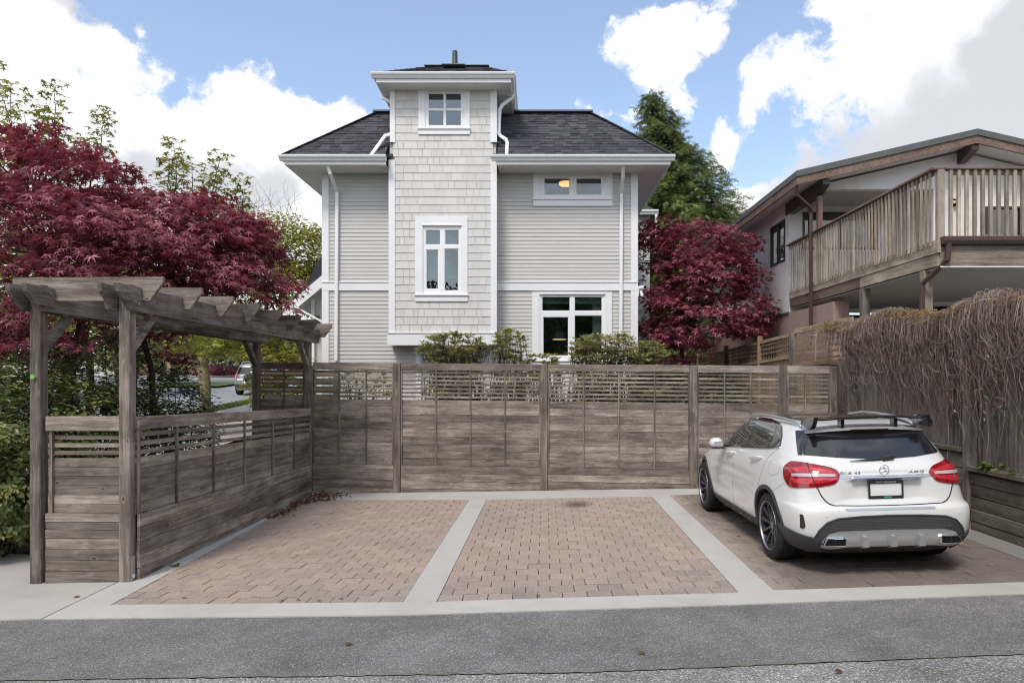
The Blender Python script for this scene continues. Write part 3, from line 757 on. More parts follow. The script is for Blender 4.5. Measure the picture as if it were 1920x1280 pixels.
course_roof('roof', (BR+.03, EY-.03, EZ), (XE1, EY-.03, EZ), (BR+.03, EY+a_, RZ), (XE1-a_, EY+a_, RZ), 17, house)
course_roof('side_roof', (XE1, 28, EZ), (XE1, EY, EZ), (XE1-a_, 28, RZ), (XE1-a_, EY+a_, RZ), 17, house, .5)
course_roof('side_roof', (XE0, EY, EZ), (XE0, 28, EZ), (XE0+a_, EY+a_, RZ), (XE0+a_, 28, RZ), 17, house, .5)
b = MB(); b.box(XE0+a_+.02, XE1-a_-.02, EY+a_+.03, 28, RZ-.1, RZ-.03); b.build('flat_roof', M['roof'], house)
b = MB()
b.bar((XE0+a_-.03, EY+a_, RZ+.015), (XE1-a_+.03, EY+a_, RZ+.015), .30, .04); b.build('ridge_cap', M['flash'], house)
for p, q in (((XE0, EY, EZ+.02), (XE0+a_, EY+a_, RZ+.02)), ((XE1, EY, EZ+.02), (XE1-a_, EY+a_, RZ+.02))):
    b = MB(); p, q = Vector(p), Vector(q); m = 16
    for k in range(m):
        b.bar(p.lerp(q, k/m), p.lerp(q, (k+1.15)/m)+Vector((0, 0, -.004)), .24, .022)
    b.build('hip_cap', M['roof'], house)
def gutter(pts, h, parent, out):
    """K-style gutter along a horizontal line; out = outward direction"""
    p, q = Vector(pts[0]), Vector(pts[1]); o = Vector(out)
    prof = [(0, -h), (.05, -h), (.075, -h*.62), (.105, -h*.42), (.115, -h*.16), (.115, 0), (.098, 0), (.098, -.03), (0, -.03)]
    b = MB(); b.prism([p+o*x+Vector((0, 0, z)) for x, z in prof], q-p)
    return b.build('gutter', M['gutter'], parent, fixn=True)
GH = .135
gutter(((XE0, EY, EZ), (BL-.0, EY, EZ)), GH, house, (0, -1, 0)); gutter(((BR-.10, EY, EZ), (XE1, EY, EZ)), GH, house, (0, -1, 0))
gutter(((XE1-.1, EY+.01, EZ), (XE1-.1, 28, EZ)), GH, house, (1, 0, 0)); gutter(((XE0+.1, 28, EZ), (XE0+.1, EY+.01, EZ)), GH, house, (-1, 0, 0))
FB = EZ-.215
b = MB()
b.box(XE0+.1, BL-.02, EY+.002, EY+.03, FB, EZ-.01); b.box(BR+.0, XE1-.1, EY+.002, EY+.03, FB, EZ-.01)
b.box(XE1-.13, XE1-.102, EY+.031, 28, FB, EZ-.01); b.box(XE0+.102, XE0+.13, EY+.031, 28, FB, EZ-.01); b.build('fascia', M['trim'], house)
b = MB(); zs = FB+.012
x = XE0+.13
while x < XE1-.13:                                    # vented soffit panels, a groove every 10 cm
    if not (BL-.12 < x+.05 < BR+.06): b.box(x+.004, min(x+.098, XE1-.13), EY+.03, HY-.02, zs, zs+.01)
    x += .10
b.box(XE0+.13, BL-.04, EY+.03, HY+.1, zs+.012, zs+.02); b.box(BR+.04, XE1-.13, EY+.03, HY+.1, zs+.012, zs+.02)
b.box(XR, XE1-.13, HY-.019, 28, zs, zs+.011); b.box(XE0+.13, XL, HY-.019, 28, zs, zs+.011)
b.build('soffit', M['soffit'], house)
# tower roof
tY, tZ = 16.5, HZ(138, 16.5); tx0, tx1, ty1 = HX(697, 16.5), HX(966, 16.5), 20.5
tp = HZ(126, 18.1); tr0, tr1 = HX(798, 18.1), HX(916, 18.1)
course_roof('tower_roof', (tx0, tY-.02, tZ), (tx1, tY-.02, tZ), (tr0, 18.1, tp), (tr1, 18.1, tp), 10, house)
course_roof('tower_roof', (tx1, tY, tZ), (tx1, ty1, tZ), (tr1, 18.1, tp), (tr1, 18.9, tp), 10, house); course_roof('tower_roof', (tx0, ty1, tZ), (tx0, tY, tZ), (tr0, 18.9, tp), (tr0, 18.1, tp), 10, house)
course_roof('tower_roof', (tx1, ty1, tZ), (tx0, ty1, tZ), (tr1, 18.9, tp), (tr0, 18.9, tp), 10, house)
b = MB(); b.bar((tr0-.02, 18.1, tp+.006), (tr1+.02, 18.1, tp+.006), .24, .014); b.build('ridge_cap', M['flash'], house)
gutter(((tx0, tY, tZ), (tx1, tY, tZ)), .125, house, (0, -1, 0)); gutter(((tx1-.1, tY+.01, tZ), (tx1-.1, ty1, tZ)), .125, house, (1, 0, 0)); gutter(((tx0+.1, ty1, tZ), (tx0+.1, tY+.01, tZ)), .125, house, (-1, 0, 0))
tf = tZ-.215
b = MB(); b.box(tx0+.1, tx1-.1, tY+.002, tY+.03, tf, tZ-.01); b.box(tx1-.13, tx1-.102, tY+.031, ty1, tf, tZ-.01); b.box(tx0+.102, tx0+.13, tY+.031, ty1, tf, tZ-.01); b.build('fascia', M['trim'], house)
b = MB(); b.box(tx0+.13, tx1-.13, tY+.03, BY-.0, tf+.01, tf+.02); b.box(BR, tx1-.13, BY+.001, ty1, tf+.01, tf+.02); b.box(tx0+.13, BL, BY+.001, ty1, tf+.01, tf+.02); b.build('soffit', M['soffit'], house)
b = MB(); vx, vy = HX(853, 17.9), 17.9
b.lathe([(HZ(130, vy), .0), (HZ(130, vy), .13), (HZ(124, vy), .075), (HZ(98, vy), .066), (HZ(96, vy), .058), (HZ(99, vy), .05)], 16, 'z', (vx, vy, 0)); b.build('vent_pipe', M['pipe'], house, smooth=True)
b = MB(); b.bar((vx-.3, 17.62, HZ(132, 17.9)-.03), (vx+.3, 17.62, HZ(132, 17.9)-.03), .3, .02); b.build('vent_flashing', M['flash'], house)
# small roof returns and flashing where the tower meets the eaves
for sgn, xa in ((-1, BL), (1, BR)):
    b = MB(); x0, x1 = sorted((xa-sgn*.10, xa+sgn*.20))
    b.prism([(x0, BY-.10, EZ+.05), (x1, BY-.10, EZ+.05), (x1, BY+.28, EZ+.42), (x0+.0, BY+.28, EZ+.42)], (0, .02, -.03)); b.build('roof_return', M['roof'], house, fixn=True)
    b = MB(); b.bar((xa-sgn*.10, BY-.05, HZ(268, BY)-.01), (xa+sgn*.10, BY-.05, HZ(268, BY)-.01), .06, .014); b.build('flashing', M['flash'], house)
# downspouts
def spout(pts, r=.036, name='downspout', mat=None):
    b = MB(); pts = [Vector(p) for p in pts]
    for p, q in zip(pts[:-1], pts[1:]):
        t = (q-p).normalized(); b.bar(p-t*.02, q+t*.02, .085, .062, (0, -1, 0) if abs(t.z) > .3 else (0, 0, 1), ch=.012)
    return b.build(name, mat or M['vinyl'], house)
def S3(px, py, d): return (HX(px, d), d, HZ(py, d))
spout([S3(613, 306, 16.78), S3(619, 325, 16.85), S3(632, 360, 17.42), S3(630, 675, 17.42)])
spout([S3(1169, 306, 16.78), S3(1168, 330, 17.0), S3(1165, 362, 17.42), S3(1164, 675, 17.42)])
spout([S3(963, 176, 17.4), S3(960, 183, 17.4), S3(941, 198, 17.2), S3(937, 206, 17.15), S3(935, 250, 17.1), S3(938, 255, 17.1), S3(949, 262, 17.0), S3(951, 268, 17.0), S3(950, 291, 16.72)])
spout([S3(716, 178, 17.4), S3(718, 184, 17.4), S3(733, 192, 17.2)]); spout([S3(733, 252, 17.05), S3(722, 255, 17.0), S3(697, 290, 16.72)])
# porch on the left side
b = MB(); y = 18.5
def q3(px, py, d=18.5): return Vector((HX(px, d), d, HZ(py, d)))
b.prism([q3(534, 574), q3(605, 515), q3(605, 537), q3(536, 594)], (0, .05, 0)); b.build('porch_rake_board', M['trim'], house, fixn=True)
b = MB(); b.prism([q3(533, 572), q3(605, 512), q3(605, 515), q3(534, 575)], (0, 3, 0)); b.build('porch_roof', M['roof'], house, fixn=True)
b = MB(); b.prism([q3(540, 578, 18.56), q3(605, 524, 18.56), q3(605, 528, 18.56), q3(541, 582, 18.56)], (0, 2.9, 0)); b.build('porch_soffit', M['soffit'], house, fixn=True)
b = MB(); b.prism([q3(572, 536, 18.6), q3(603, 478, 18.6), q3(612, 478, 18.6), q3(612, 536, 18.6)], (-.0, 1.5, 0)); b.build('porch_gable', M['roof'], house, fixn=True)
box1('porch_wall', HX(588, 19), HX(610, 19), 19.0, 19.1, gz(-6, 19)-.1, HZ(540, 19), M['siding'], house)
box1('porch_corner_board', HX(583, 18.9), HX(589, 18.9), 18.9, 18.95, gz(-6, 19)-.1, HZ(560, 18.9), M['trim'], house)
box1('porch_window', HX(591, 18.95), HX(599, 18.95), 18.95, 18.98, HZ(640, 18.95), HZ(590, 18.95), M['glass'], house)
b = MB(); b.bar(q3(550, 573, 18.45), q3(604, 603, 18.45), .06, .05); b.build('porch_brace', M['trim'], house)
# rear wing glimpsed to the right
b = MB(); d = 24.0
b.prism([(HX(1196, d), d, HZ(396, d)), (HX(1233, d), d, HZ(396, d)), (HX(1219, d), d+1.2, HZ(366, d)), (HX(1190, d), d+1.2, HZ(366, d))], (0, .3, -.03)); b.build('wing_roof', M['roof'], house, fixn=True)
box1('wing_wall', 2.62, HX(1222, d), d+.4, 28, 0.5, HZ(400, d), M['siding'], house)
gutter(((HX(1200, d), d, HZ(394, d)), (HX(1234, d), d, HZ(394, d))), .16, house, (0, -1, 0))
b = MB(); b.bar((HX(1230, d), d-.02, HZ(402, d)), (HX(1230, d), d+.0, HZ(470, d)), .08, .06); b.build('downspout', M['vinyl'], house)
# things at the house
b = MB(); p = Vector(S3(1200, 542, HY-.02))
t = thing('security_camera', p, 'small white security camera under the belt board at the house corner', 'camera')
b.box(XR+.012, XR+.03, HY-.1, HY-.02, HZ(556), HZ(538)); b.build('bracket', M['vinyl'], t)
b = MB(); b.tube([p+Vector((-.03, .02, .02)), p+Vector((.10, -.14, .03))], .055, 12); b.build('camera_body', M['vinyl'], t, smooth=False)
b = MB(); b.tube([p+Vector((.101, -.141, .03)), p+Vector((.106, -.148, .03))], .042, 12); b.build('lens', M['dark'], t)
b = MB(); b.tube([p+Vector((.02, -.03, -.05)), p+Vector((.05, -.06, -.19))], .04, 10); b.build('sensor', M['vinyl'], t)
M['warm'] = plain('warm_glow', (1.0, .6, .25), .5, Emission_Color=(1.0, .55, .2), Emission_Strength=1.6)
c = Vector((HX(1062, 18.4), 18.4, HZ(345, 18.4)))
t = thing('ceiling_lamp', c, 'glowing round ceiling lamp seen through the upper window', 'lamp')
b = MB(); b.lathe([(-.09, .02), (-.08, .12), (-.03, .19), (.03, .2)], 20, 'z', c); b.build('lamp_shade', M['warm'], t, smooth=True)
b = MB(); b.lathe([(.031, .21), (.06, .21), (.061, 0)], 20, 'z', c); b.build('lamp_base', M['vinyl'], t)
c = Vector((HX(1049, 18.5), 18.5, HZ(636, 18.5)))
t = thing('pendant_lamp', c, 'pale dome pendant lamp hanging inside the ground floor window', 'lamp')
M['dome'] = plain('enamel_dome', (.36, .35, .33), .4)
b = MB(); b.lathe([(.0, .19), (.06, .185), (.14, .155), (.20, .10), (.24, .035), (.27, .02)], 24, 'z', c); b.build('lamp_shade', M['dome'], t, smooth=True)
b = MB(); b.lathe([(-.005, .19), (.004, .185), (.006, .05)], 24, 'z', c); b.build('lamp_rim', M['warm'], t)
b = MB(); b.tube([c+Vector((0, 0, .27)), c+Vector((0, 0, 1.1))], .008, 6); b.build('lamp_cord', M['dark'], t)
# ------------------------------------------------------------------ back fence
def fx(px):
    u = (px-CX)/F; return u*12.181/(1+.0655*u)
def PF(x, off=0.0, dz=0.0):                           # point on the back fence front plane, dz below its top
    return Vector((x, FENCE_Y(x)+off, FENCE_Z(x)-dz))
YAW = atan2(-.0655, 1); ROLL = atan2(.0085, 1)
bf = thing('slat_fence', (0, FENCE_Y(0), 0), 'long weathered horizontal board fence with open slat top behind the paved bays', 'fence')
rg = random.Random(31)
def fpiece(name, xa, xb, za, zb, off, th, mat='fence_x', ch=0, jit=0.0):
    """board of the back fence from x=xa to xb, za..zb below the top, its face off in front of the plane"""
    c = (PF(xa, 0, (za+zb)/2)+PF(xb, 0, (za+zb)/2))/2; c.y += -off+th/2+rg.uniform(-jit, jit)
    return piece(name, c, round(hypot(xb-xa, .0655*(xb-xa))-.003, 2), th, zb-za, M[mat], bf, ch, (0, ROLL+rg.uniform(-jit, jit)*.5, YAW))
posts = [497, 745, 1020, 1300, 1468, 1562]
for px in posts[1:]:
    x = fx(px); h = FENCE_Z(x)-gz(x, 12)+.04
    piece('post', Vector((x, FENCE_Y(x)+.02, FENCE_Z(x)-.006-h/2)), .13, .13, h, M['perg_z'], bf, .008, (0, 0, YAW))
secs = [(480, 571), (587, 738), (752, 1013), (1027, 1293), (1307, 1461), (1475, 1555)]
bats = [[533], [637, 687], [818, 882, 947], [1094, 1160, 1227], [1358, 1407], [1509]]
for (pa, pb), bt in zip(secs, bats):
    xa, xb = fx(pa), fx(pb)
    fpiece('top_rail', xa, xb, 0.0, .128, .03, .05, ch=.006)
    z = .145
    for k in range(7):
        fpiece('slat', xa, xb, z, z+.037, .0, .022, jit=.002); z += .0735
    z = .66; hs = [.131]*9
    for h in hs:
        fpiece('board', xa, xb, z, z+h-.004, .0, .022, jit=.003); z += h
    zb = 2.40 if pa < 1000 else 2.33
    k = 4; h = (zb-z)/k
    for i in range(k):
        fpiece('board', xa, xb, z, z+h-.005, .022, .03, jit=.003); z += h
    for px in bt:
        x = fx(px); c = PF(x, 0, (.128+1.835)/2); c.y -= .012
        piece('batten', c, .022, .024, 1.835-.128, M['perg_z'], bf, 0, (0, 0, YAW))
    for x in (xa+.012, xb-.012):
        c = PF(x, 0, (.128+1.835)/2); c.y -= .012
        piece('batten', c, .024, .024, 1.835-.128, M['perg_z'], bf, 0, (0, 0, YAW))

# ------------------------------------------------------------------ fence on the left, its inner face at x about -4.13, with an end panel facing the lane
lf = thing('slat_fence', (-4.225, 7.1, gz(-4.15, 7)), 'weathered board fence with slatted top running below the pergola', 'fence')
lf.rotation_euler.z = -.020
TILT = -.026
LZ = lambda y: TILT*(y-7.05)
def lpiece(name, ya, yb, za, zb, x, th, mat='fence_y', jit=0.0, ch=0):
    c = Vector((x+rg.uniform(-jit, jit), (ya+yb)/2, (za+zb)/2+LZ((ya+yb)/2)))
    return piece(name, c, th, yb-ya-.003, zb-za, M[mat], lf, ch, (atan2(TILT, 1), 0, 0))
y0, y1 = 7.13, 12.28
LX = -4.185
lpiece('top_rail', y0, y1, 1.462, 1.598, LX+.015, .05, ch=.006)
for k in range(3):
    lpiece('slat', y0, y1, 1.385-k*.092, 1.385-k*.092+.045, LX, .022, jit=.001)
z = 1.170
for k in range(5):
    lpiece('board', y0, y1, z-.118+.004, z, LX, .022, jit=.002); z -= .118
for k in range(5):
    lpiece('board', y0, y1, z-.142+.005, z, LX+.03, .03, jit=.003); z -= .142
for y in (y0+.015, 7.88, 8.75, 9.63, 10.6, 11.5, y1-.015):
    piece('batten', Vector((LX+.025, y, (1.46+.58)/2+LZ(y))), .024, .03, .88, M['perg_z'], lf)
ZP = lambda py, d=7.0: H+(CY-py)*d/F
xa, xb = -5.085, -4.285
def epiece(name, pt, pb, y, th, ch=0, x0=xa, x1=xb, jit=.002):
    return piece(name, Vector(((x0+x1)/2, y+rg.uniform(-jit, jit), (ZP(pt)+ZP(pb))/2)), x1-x0, th, ZP(pt)-ZP(pb), M['fence_x'], lf, ch)
epiece('top_rail', 781, 809, 7.08, .05, .006)
for t in (817.5, 832.5, 847): epiece('slat', t, t+7.5, 7.11, .022)
ys = [861, 878, 895, 912, 931, 948, 965]
for t, b_ in zip(ys[:-1], ys[1:]): epiece('board', t, b_-.7, 7.11, .022, jit=.004)
ys = [965, 981, 996, 1012, 1033, 1053, 1075, 1098]
for t, b_ in zip(ys[:-1], ys[1:]): epiece('board', t, b_-.8, 7.075, .03, jit=.004)
piece('batten', Vector((xa+.045, 7.085, (ZP(810)+ZP(965))/2)), .03, .026, ZP(810)-ZP(965), M['perg_z'], lf)

# ------------------------------------------------------------------ pergola
pg = thing('pergola', (-4.225, 7.1, gz(-4.65, 7)), 'weathered grey timber pergola over the left board fence', 'pergola')
pg.rotation_euler.z = -.022
PX = (-5.185, -4.250)
for x in PX:
    for y in (7.10, 12.36):
        h = 2.97-gz(x, 7)+.02
        piece('post', Vector((x, y, 2.97-h/2)), .115, .115, h, M['perg_z'], pg, .008)
BT, BB = 2.945, 2.69
for x in PX:
    for s in (-.087, .087):
        b = MB(); xx = x+s; dz = -.05
        pr = [(6.78, BT), (12.78, BT+dz), (12.78-.02, BT-.05+dz), (12.60, BB+dz), (6.99, BB), (6.80, BT-.08)]
        b.prism([(xx-.022, y, z) for y, z in pr], (.044, 0, 0)); b.build('beam', M['perg_y'], pg, fixn=True)
for k in range(8):
    y = 7.2+.786*k; dz = -.05*(y-7)/5.7; xl, xr = -5.53, -3.92
    zt, zb_ = 3.062+dz, 2.812+dz
    b = MB(); pr = [(xl, zt), (xr, zt), (xr+.0, zt-.06), (xr-.14, zb_), (xl+.14, zb_), (xl, zt-.06)]
    b.prism([(x, y-.022+rg.uniform(-.01, .01), z) for x, z in pr], (0, .045, 0)); b.build('rafter', M['perg_x'], pg, fixn=True)
for x in PX:
    for (ya, za, yb, zb_) in ((7.13, 2.28, 7.58, 2.72), (12.33, 2.24, 11.9, 2.66)):
        b = MB(); b.bar((x, ya, za), (x, yb, zb_), .085, .085, (1, 0, 0), ch=.006); b.build('brace', M['perg_y'], pg)
for x in PX:
    for y in (7.07, 7.13):
        z = 2.88 if y < 7.1 else 2.77
        b = MB(); b.tube([(x+.109, 7.1, z), (x+.125, 7.1, z)], .016, 8); b.build('bolt', M['bolt'], pg)
b = MB(); b.lathe([(0, 0.0), (0, .024), (-.008, .024), (-.008, 0)], 20, 'y', (P(60, 706, 7.03).x, 7.041, P(60, 706, 7.03).z))
t = b.top('marker_disc', M['greenplastic'], (PX[0], 7.04, P(60, 706, 7.03).z), 'small bright green round marker nailed to the pergola post', 'marker')
b = MB(); c = P(244, 1073, 7.1); b.box(PX[1]+.059, PX[1]+.066, 7.06, 7.13, gz(-4.2, 7)+.01, gz(-4.2, 7)+.26); o = b.build('post_strap', M['galv'], pg)
b = MB(); b.tube([(PX[1]+.066, 7.095, gz(-4.2, 7)+.05), (PX[1]+.072, 7.095, gz(-4.2, 7)+.05)], .02, 10); b.build('strap_bolt', M['vinyl'], pg)

# ------------------------------------------------------------------ right boundary: sleeper wall, plank fence, trellis
RX = 5.40
rf = thing('retaining_wall', (RX, 8.5, gz(RX, 8)), 'retaining wall of stacked mossy timber sleepers below the vine covered fence', 'retaining wall')
def sleepers(ya, yb, top):
    base = gz(RX, 8)-.05; n = 5; h = (top-.07-base)/n
    for k in range(n):
        piece('sleeper', Vector((RX+.03+rg.uniform(-.006, .006), (ya+yb)/2, base+h*(k+.5))), .12, yb-ya-.004, h-.006, M['sleeper_y'], rf, .008, (rg.uniform(-.002, .002), 0, 0))
    piece('cap', Vector((RX+.0, (ya+yb)/2, top-.03)), .20, yb-ya-.004, .055, M['sleeper_y'], rf, .006)
sleepers(8.56, 11.9, 1.13); sleepers(4.6, 8.44, .92)
vf = thing('plank_fence', (RX+.1, 9, 0), 'tall grey vertical plank fence with trellis top hidden under dry vines', 'fence')
y = 4.6
while y < 11.8:
    lo = .92 if y < 8.44 else 1.13
    w = rg.choice([.13, .14, .14, .15]); hi = 2.12
    piece('plank', Vector((RX+.09+rg.uniform(-.004, .004), y+w/2, (lo+hi)/2-.02)), .02, w-.006, hi-lo+.04, M['plank_z'], vf); y += w
for y in (5.4, 8.5, 11.82, 14.45):
    piece('post', Vector((RX+(.0 if y == 8.5 else .03), y, 1.5 if y < 13 else 1.5)), .12, .12, 2.9, M['plank_z'], vf, .008)
for ya, yb in ((4.6, 8.44), (8.56, 11.76)):
    piece('rail', Vector((RX+.07, (ya+yb)/2, 2.13)), .05, yb-ya, .09, M['plank_y'], vf, .005); piece('rail', Vector((RX+.07, (ya+yb)/2, 2.82)), .05, yb-ya, .09, M['plank_y'], vf, .005)
    for k in range(5): piece('slat', Vector((RX+.08, (ya+yb)/2, 2.26+k*.12)), .018, yb-ya, .05, M['plank_y'], vf)
piece('rail', Vector((RX+.07, 13.1, 3.0)), .05, 2.6, .10, M['cedar_y'], vf, .005, (-.012, 0, 0)); piece('rail', Vector((RX+.07, 13.1, 2.30)), .05, 2.6, .08, M['cedar_y'], vf, .005, (-.012, 0, 0))
for k in range(5): piece('slat', Vector((RX+.08, 13.1, 2.40+k*.115)), .018, 2.55, .042, M['cedar_y'], vf)
for k in range(4): piece('batten', Vector((RX+.065, 12.15+k*.6, 2.65)), .02, .035, .62, M['cedar_z'], vf)
y = 11.95
while y < 14.4:
    w = .14; piece('plank', Vector((RX+.10, y+w/2, 1.2)), .02, w-.006, 2.12, M['plank_z' if y < 13.1 else 'cedar_z'], vf); y += w
# lattice topped cedar fence going on past the houses
cf = thing('lattice_fence', (RX+.1, 19, gz(RX, 19)), 'cedar fence with lattice top between the two houses', 'fence')
lp = [14.5, 16.65, 19.6, 23, 27]
def zt(y): return 2.97-.03*(y-14.3)
for ya, yb in zip(lp[:-1], lp[1:]):
    piece('post', Vector((RX+.06, yb, zt(yb)/2+.1)), .11, .11, zt(yb)+.06, M['cedar_z'], cf, .008)
    sl = (atan2(zt(yb)-zt(ya), yb-ya), 0, 0); ym = (ya+yb)/2
    piece('rail', Vector((RX+.06, ym, zt(ym)-.03)), .05, yb-ya-.12, .07, M['cedar_y'], cf, 0, sl); piece('rail', Vector((RX+.06, ym, zt(ym)-.5)), .05, yb-ya-.12, .07, M['cedar_y'], cf, 0, sl)
    b = MB()
    for k in range(3):
        z = -.14-.1*k; b.hexa([(RX+.055, ya+.06, zt(ya)+z), (RX+.075, ya+.06, zt(ya)+z), (RX+.075, yb-.06, zt(yb)+z), (RX+.055, yb-.06, zt(yb)+z)],
               [(RX+.055, ya+.06, zt(ya)+z+.03), (RX+.075, ya+.06, zt(ya)+z+.03), (RX+.075, yb-.06, zt(yb)+z+.03), (RX+.055, yb-.06, zt(yb)+z+.03)])
    y = ya+.1
    while y < yb-.08: b.box(RX+.076, RX+.088, y, y+.03, zt(y)-.47, zt(y)-.06); y += .115
    tag(b.build('lattice', M['cedar_y'], cf), kind='stuff')
    y = ya
    while y < yb-.05:
        w = min(.14, yb-y); piece('plank', Vector((RX+.08, y+w/2, (zt(y)-.53)/2)), .02, round(w-.006, 3), round(zt(y)-.55, 1), M['cedar_z'], cf); y += .14
# cedar screen seen through the slats behind the fence corner
cg = thing('cedar_screen', (-4.6, 13.6, gz(-4.6, 13.6)), 'orange brown cedar screen panel seen through the slats of the back fence', 'screen')
for x in (-5.35, -4.45, -3.98): piece('post', Vector((x, 13.6, 1.1)), .09, .09, 2.3, M['cedar_z'], cg)
for k in range(12): piece('slat', Vector((-4.66, 13.56, .35+k*.16)), 1.45, .02, .10, M['cedar_x'], cg)

# ------------------------------------------------------------------ neighbour house on the right
nh = thing('neighbour_house', (9.45, 20, gz(8, 20)), 'white stucco house with low gable roof and rose stucco base', 'house')
NX = 6.19
def wall_yz(mb, x, th, y0, y1, z0, z1, holes):        # wall with its face at x, holes (y0,y1,z0,z1)
    zs = sorted(set([z0, z1]+[min(max(h[i], z0), z1) for h in holes for i in (2, 3)]))
    for za, zb in zip(zs[:-1], zs[1:]):
        zm = (za+zb)/2
        for a, c in subtract((y0, y1), [(h[0], h[1]) for h in holes if h[2] < zm < h[3]]): mb.box(x, x+th, a, c, za, zb)
sw = (16.95, 18.0, 4.92, 5.96)
CZ = 6.21
roofz = lambda x: 6.45-.29+(x-5.6)*.2312
b = MB(); wall_yz(b, NX, .2, 16.7, 27, 3.62, 6.55, [sw])
rw = (6.52, 8.4, 5.15, 6.06)
cut_wall(b, NX+.2, 8.85, 3.62, CZ, 16.7, 16.9, [rw])
fw = (10.0, 11.6, 4.75, 5.82)
cut_wall(b, 8.85, 13.4, 3.62, CZ-.001, 15.2, 15.4, [fw]); b.box(8.85, 9.05, 15.4, 16.9, 3.62, CZ-.001)
b.prism([(NX, 15.2, CZ+.001), (12.7, 15.2, CZ+.001), (12.7, 15.2, roofz(6.19)-.02), (9.45, 15.2, roofz(9.45)-.02), (NX, 15.2, roofz(NX)-.02)], (0, .18, 0))
b.build('upper_wall', M['stucco'], nh, fixn=True)
b = MB(); b.box(NX+.04, 8.85, 15.39, 16.699, CZ+.0, CZ+.03); b.build('porch_ceiling', M['ceil'], nh)
b = MB(); lw = [(19.9, 20.8, 1.75, 2.6), (17.6, 18.3, 1.9, 2.75)]
wall_yz(b, NX, .2, 14.6, 27, 0, 3.60, lw); b.box(NX+.0, NX+.35, 14.25, 14.59, 0, 3.6)
b.build('lower_wall', M['stucco_pink'], nh)
b = MB(); b.box(NX+.2, 13.6, 17.2, 17.4, 0, 3.6); b.box(13.4, 13.6, 10.6, 17.2, 0, 3.69); b.box(9.5, 13.4, 15.5, 17.19, 0, 3.69); b.build('carport_wall', M['recess_shade'], nh)  # side walls added to close the recess and keep it dark
b = MB(); b.box(NX-.03, NX-.002, 16.7, 27, 3.58, 3.63); b.build('base_moulding', M['roofmetal'], nh)
def nwin(kind, r, face, mull):
    if kind == 'x':                                   # wall facing -x
        q = MB(); y0, y1, z0, z1 = r; t = .05; x = face
        for a in ((y0, y0+t, z0, z1), (y1-t, y1, z0, z1), (y0+t, y1-t, z0, z0+t), (y0+t, y1-t, z1-t, z1), (y0+(y1-y0)*mull-t/2, y0+(y1-y0)*mull+t/2, z0+t, z1-t)): q.box(x-.02, x+.05, *a)
        w = q.build('window', M['bronze'], nh)
        ym = y0+(y1-y0)*mull
        for a, c in ((y0+t, ym-t/2), (ym+t/2, y1-t)):
            q = MB(); q.box(x+.02, x+.026, a, c, z0+t, z1-t); q.build('pane', M['glass'], w)
        q = MB(); q.quad((x+.5, y0-.3, z0-.3), (x+.5, y1+.3, z0-.3), (x+.5, y1+.3, z1+.3), (x+.5, y0-.3, z1+.3)); q.build('room', M['dark'], nh)
        q = MB(); q.box(x+.09, x+.10, y0+(y1-y0)*.55, y1, z0, z1); q.build('curtain', M['curtain'], w)
    else:
        q = MB(); x0, x1, z0, z1 = r; t = .05; y = face
        xm = x0+(x1-x0)*mull
        for a in ((x0, x0+t, z0, z1), (x1-t, x1, z0, z1), (x0+t, x1-t, z0, z0+t), (x0+t, x1-t, z1-t, z1), (xm-t/2, xm+t/2, z0+t, z1-t)): q.box(a[0], a[1], y-.02, y+.05, a[2], a[3])
        w = q.build('window', M['bronze'], nh)
        for a, c in ((x0+t, xm-t/2), (xm+t/2, x1-t)):
            q = MB(); q.box(a, c, y+.02, y+.026, z0+t, z1-t); q.build('pane', M['glass'], w)
        q = MB(); q.quad((x0-.1, y+.6, z0-.3), (x1+.1, y+.6, z0-.3), (x1+.1, y+.6, z1+.3), (x0-.1, y+.6, z1+.3)); q.build('room', M['dark'], nh)
nwin('x', sw, NX, .5); nwin('y', rw, 16.7, .5); nwin('y', fw, 15.2, .5)
for r in lw: nwin('x', r, NX, .5)
# roof: ridge along y at x 9.45
RYF, RYB = 14.63, 28.0
b = MB(); m2 = MB(); m3 = MB()
for s in (-1, 1):
    x0 = 9.45; x1 = 9.45+s*3.85; z0 = 7.34; z1 = 6.45
    for mb, ta, tb_, ya, yb, ex_ in ((b, .0, -.13, RYF-.03, RYB, .02),):
        mb.prism([(x0, ya, z0+ta), (x1+s*ex_, ya, z1+ta-.005), (x1+s*ex_, ya, z1+tb_-.005), (x0, ya, z0+tb_)], (0, yb-ya, 0))
    m2.prism([(x0, RYF, z0-.132), (x1, RYF, z1-.132), (x1, RYF, z1-.30), (x0, RYF, z0-.30)], (0, .045, 0))
    m2.prism([(x1, RYF+.046, z1-.132), (x1-s*.045, RYF+.046, z1-.12), (x1-s*.045, RYF+.046, z1-.30), (x1, RYF+.046, z1-.30)], (0, RYB-RYF-.05, 0))
    m3.prism([(x0, RYF+.046, z0-.24), (x1-s*.046, RYF+.046, z1-.23), (x1-s*.046, RYF+.046, z1-.25), (x0, RYF+.046, z0-.26)], (0, RYB-RYF-.1, 0))
b.build('roof', M['roofmetal'], nh, fixn=True); m2.build('fascia', M['brown_y'], nh, fixn=True); m3.build('eave_soffit', M['soffit'], nh, fixn=True)
for x, z, ln in ((NX+.06, roofz(NX)-.16, 16.9), (9.45, roofz(9.45)-.16, 15.19)):
    b = MB(); b.prism([(x-.08, RYF+.06, z+.16), (x-.08, ln, z+.16), (x-.08, ln, z-.12), (x-.08, RYF+.45, z-.12), (x-.08, RYF+.06, z+.04)], (.16, 0, 0)); b.build('purlin', M['bronze'] if x < 7 else M['brownmetal'], nh, fixn=True)
b = MB(); b.bar((NX+.06, 15.05, 3.9), (NX+.06, 15.05, roofz(NX)-.28), .10, .10, (0, 1, 0)); b.build('porch_post', M['brown_z'], nh)
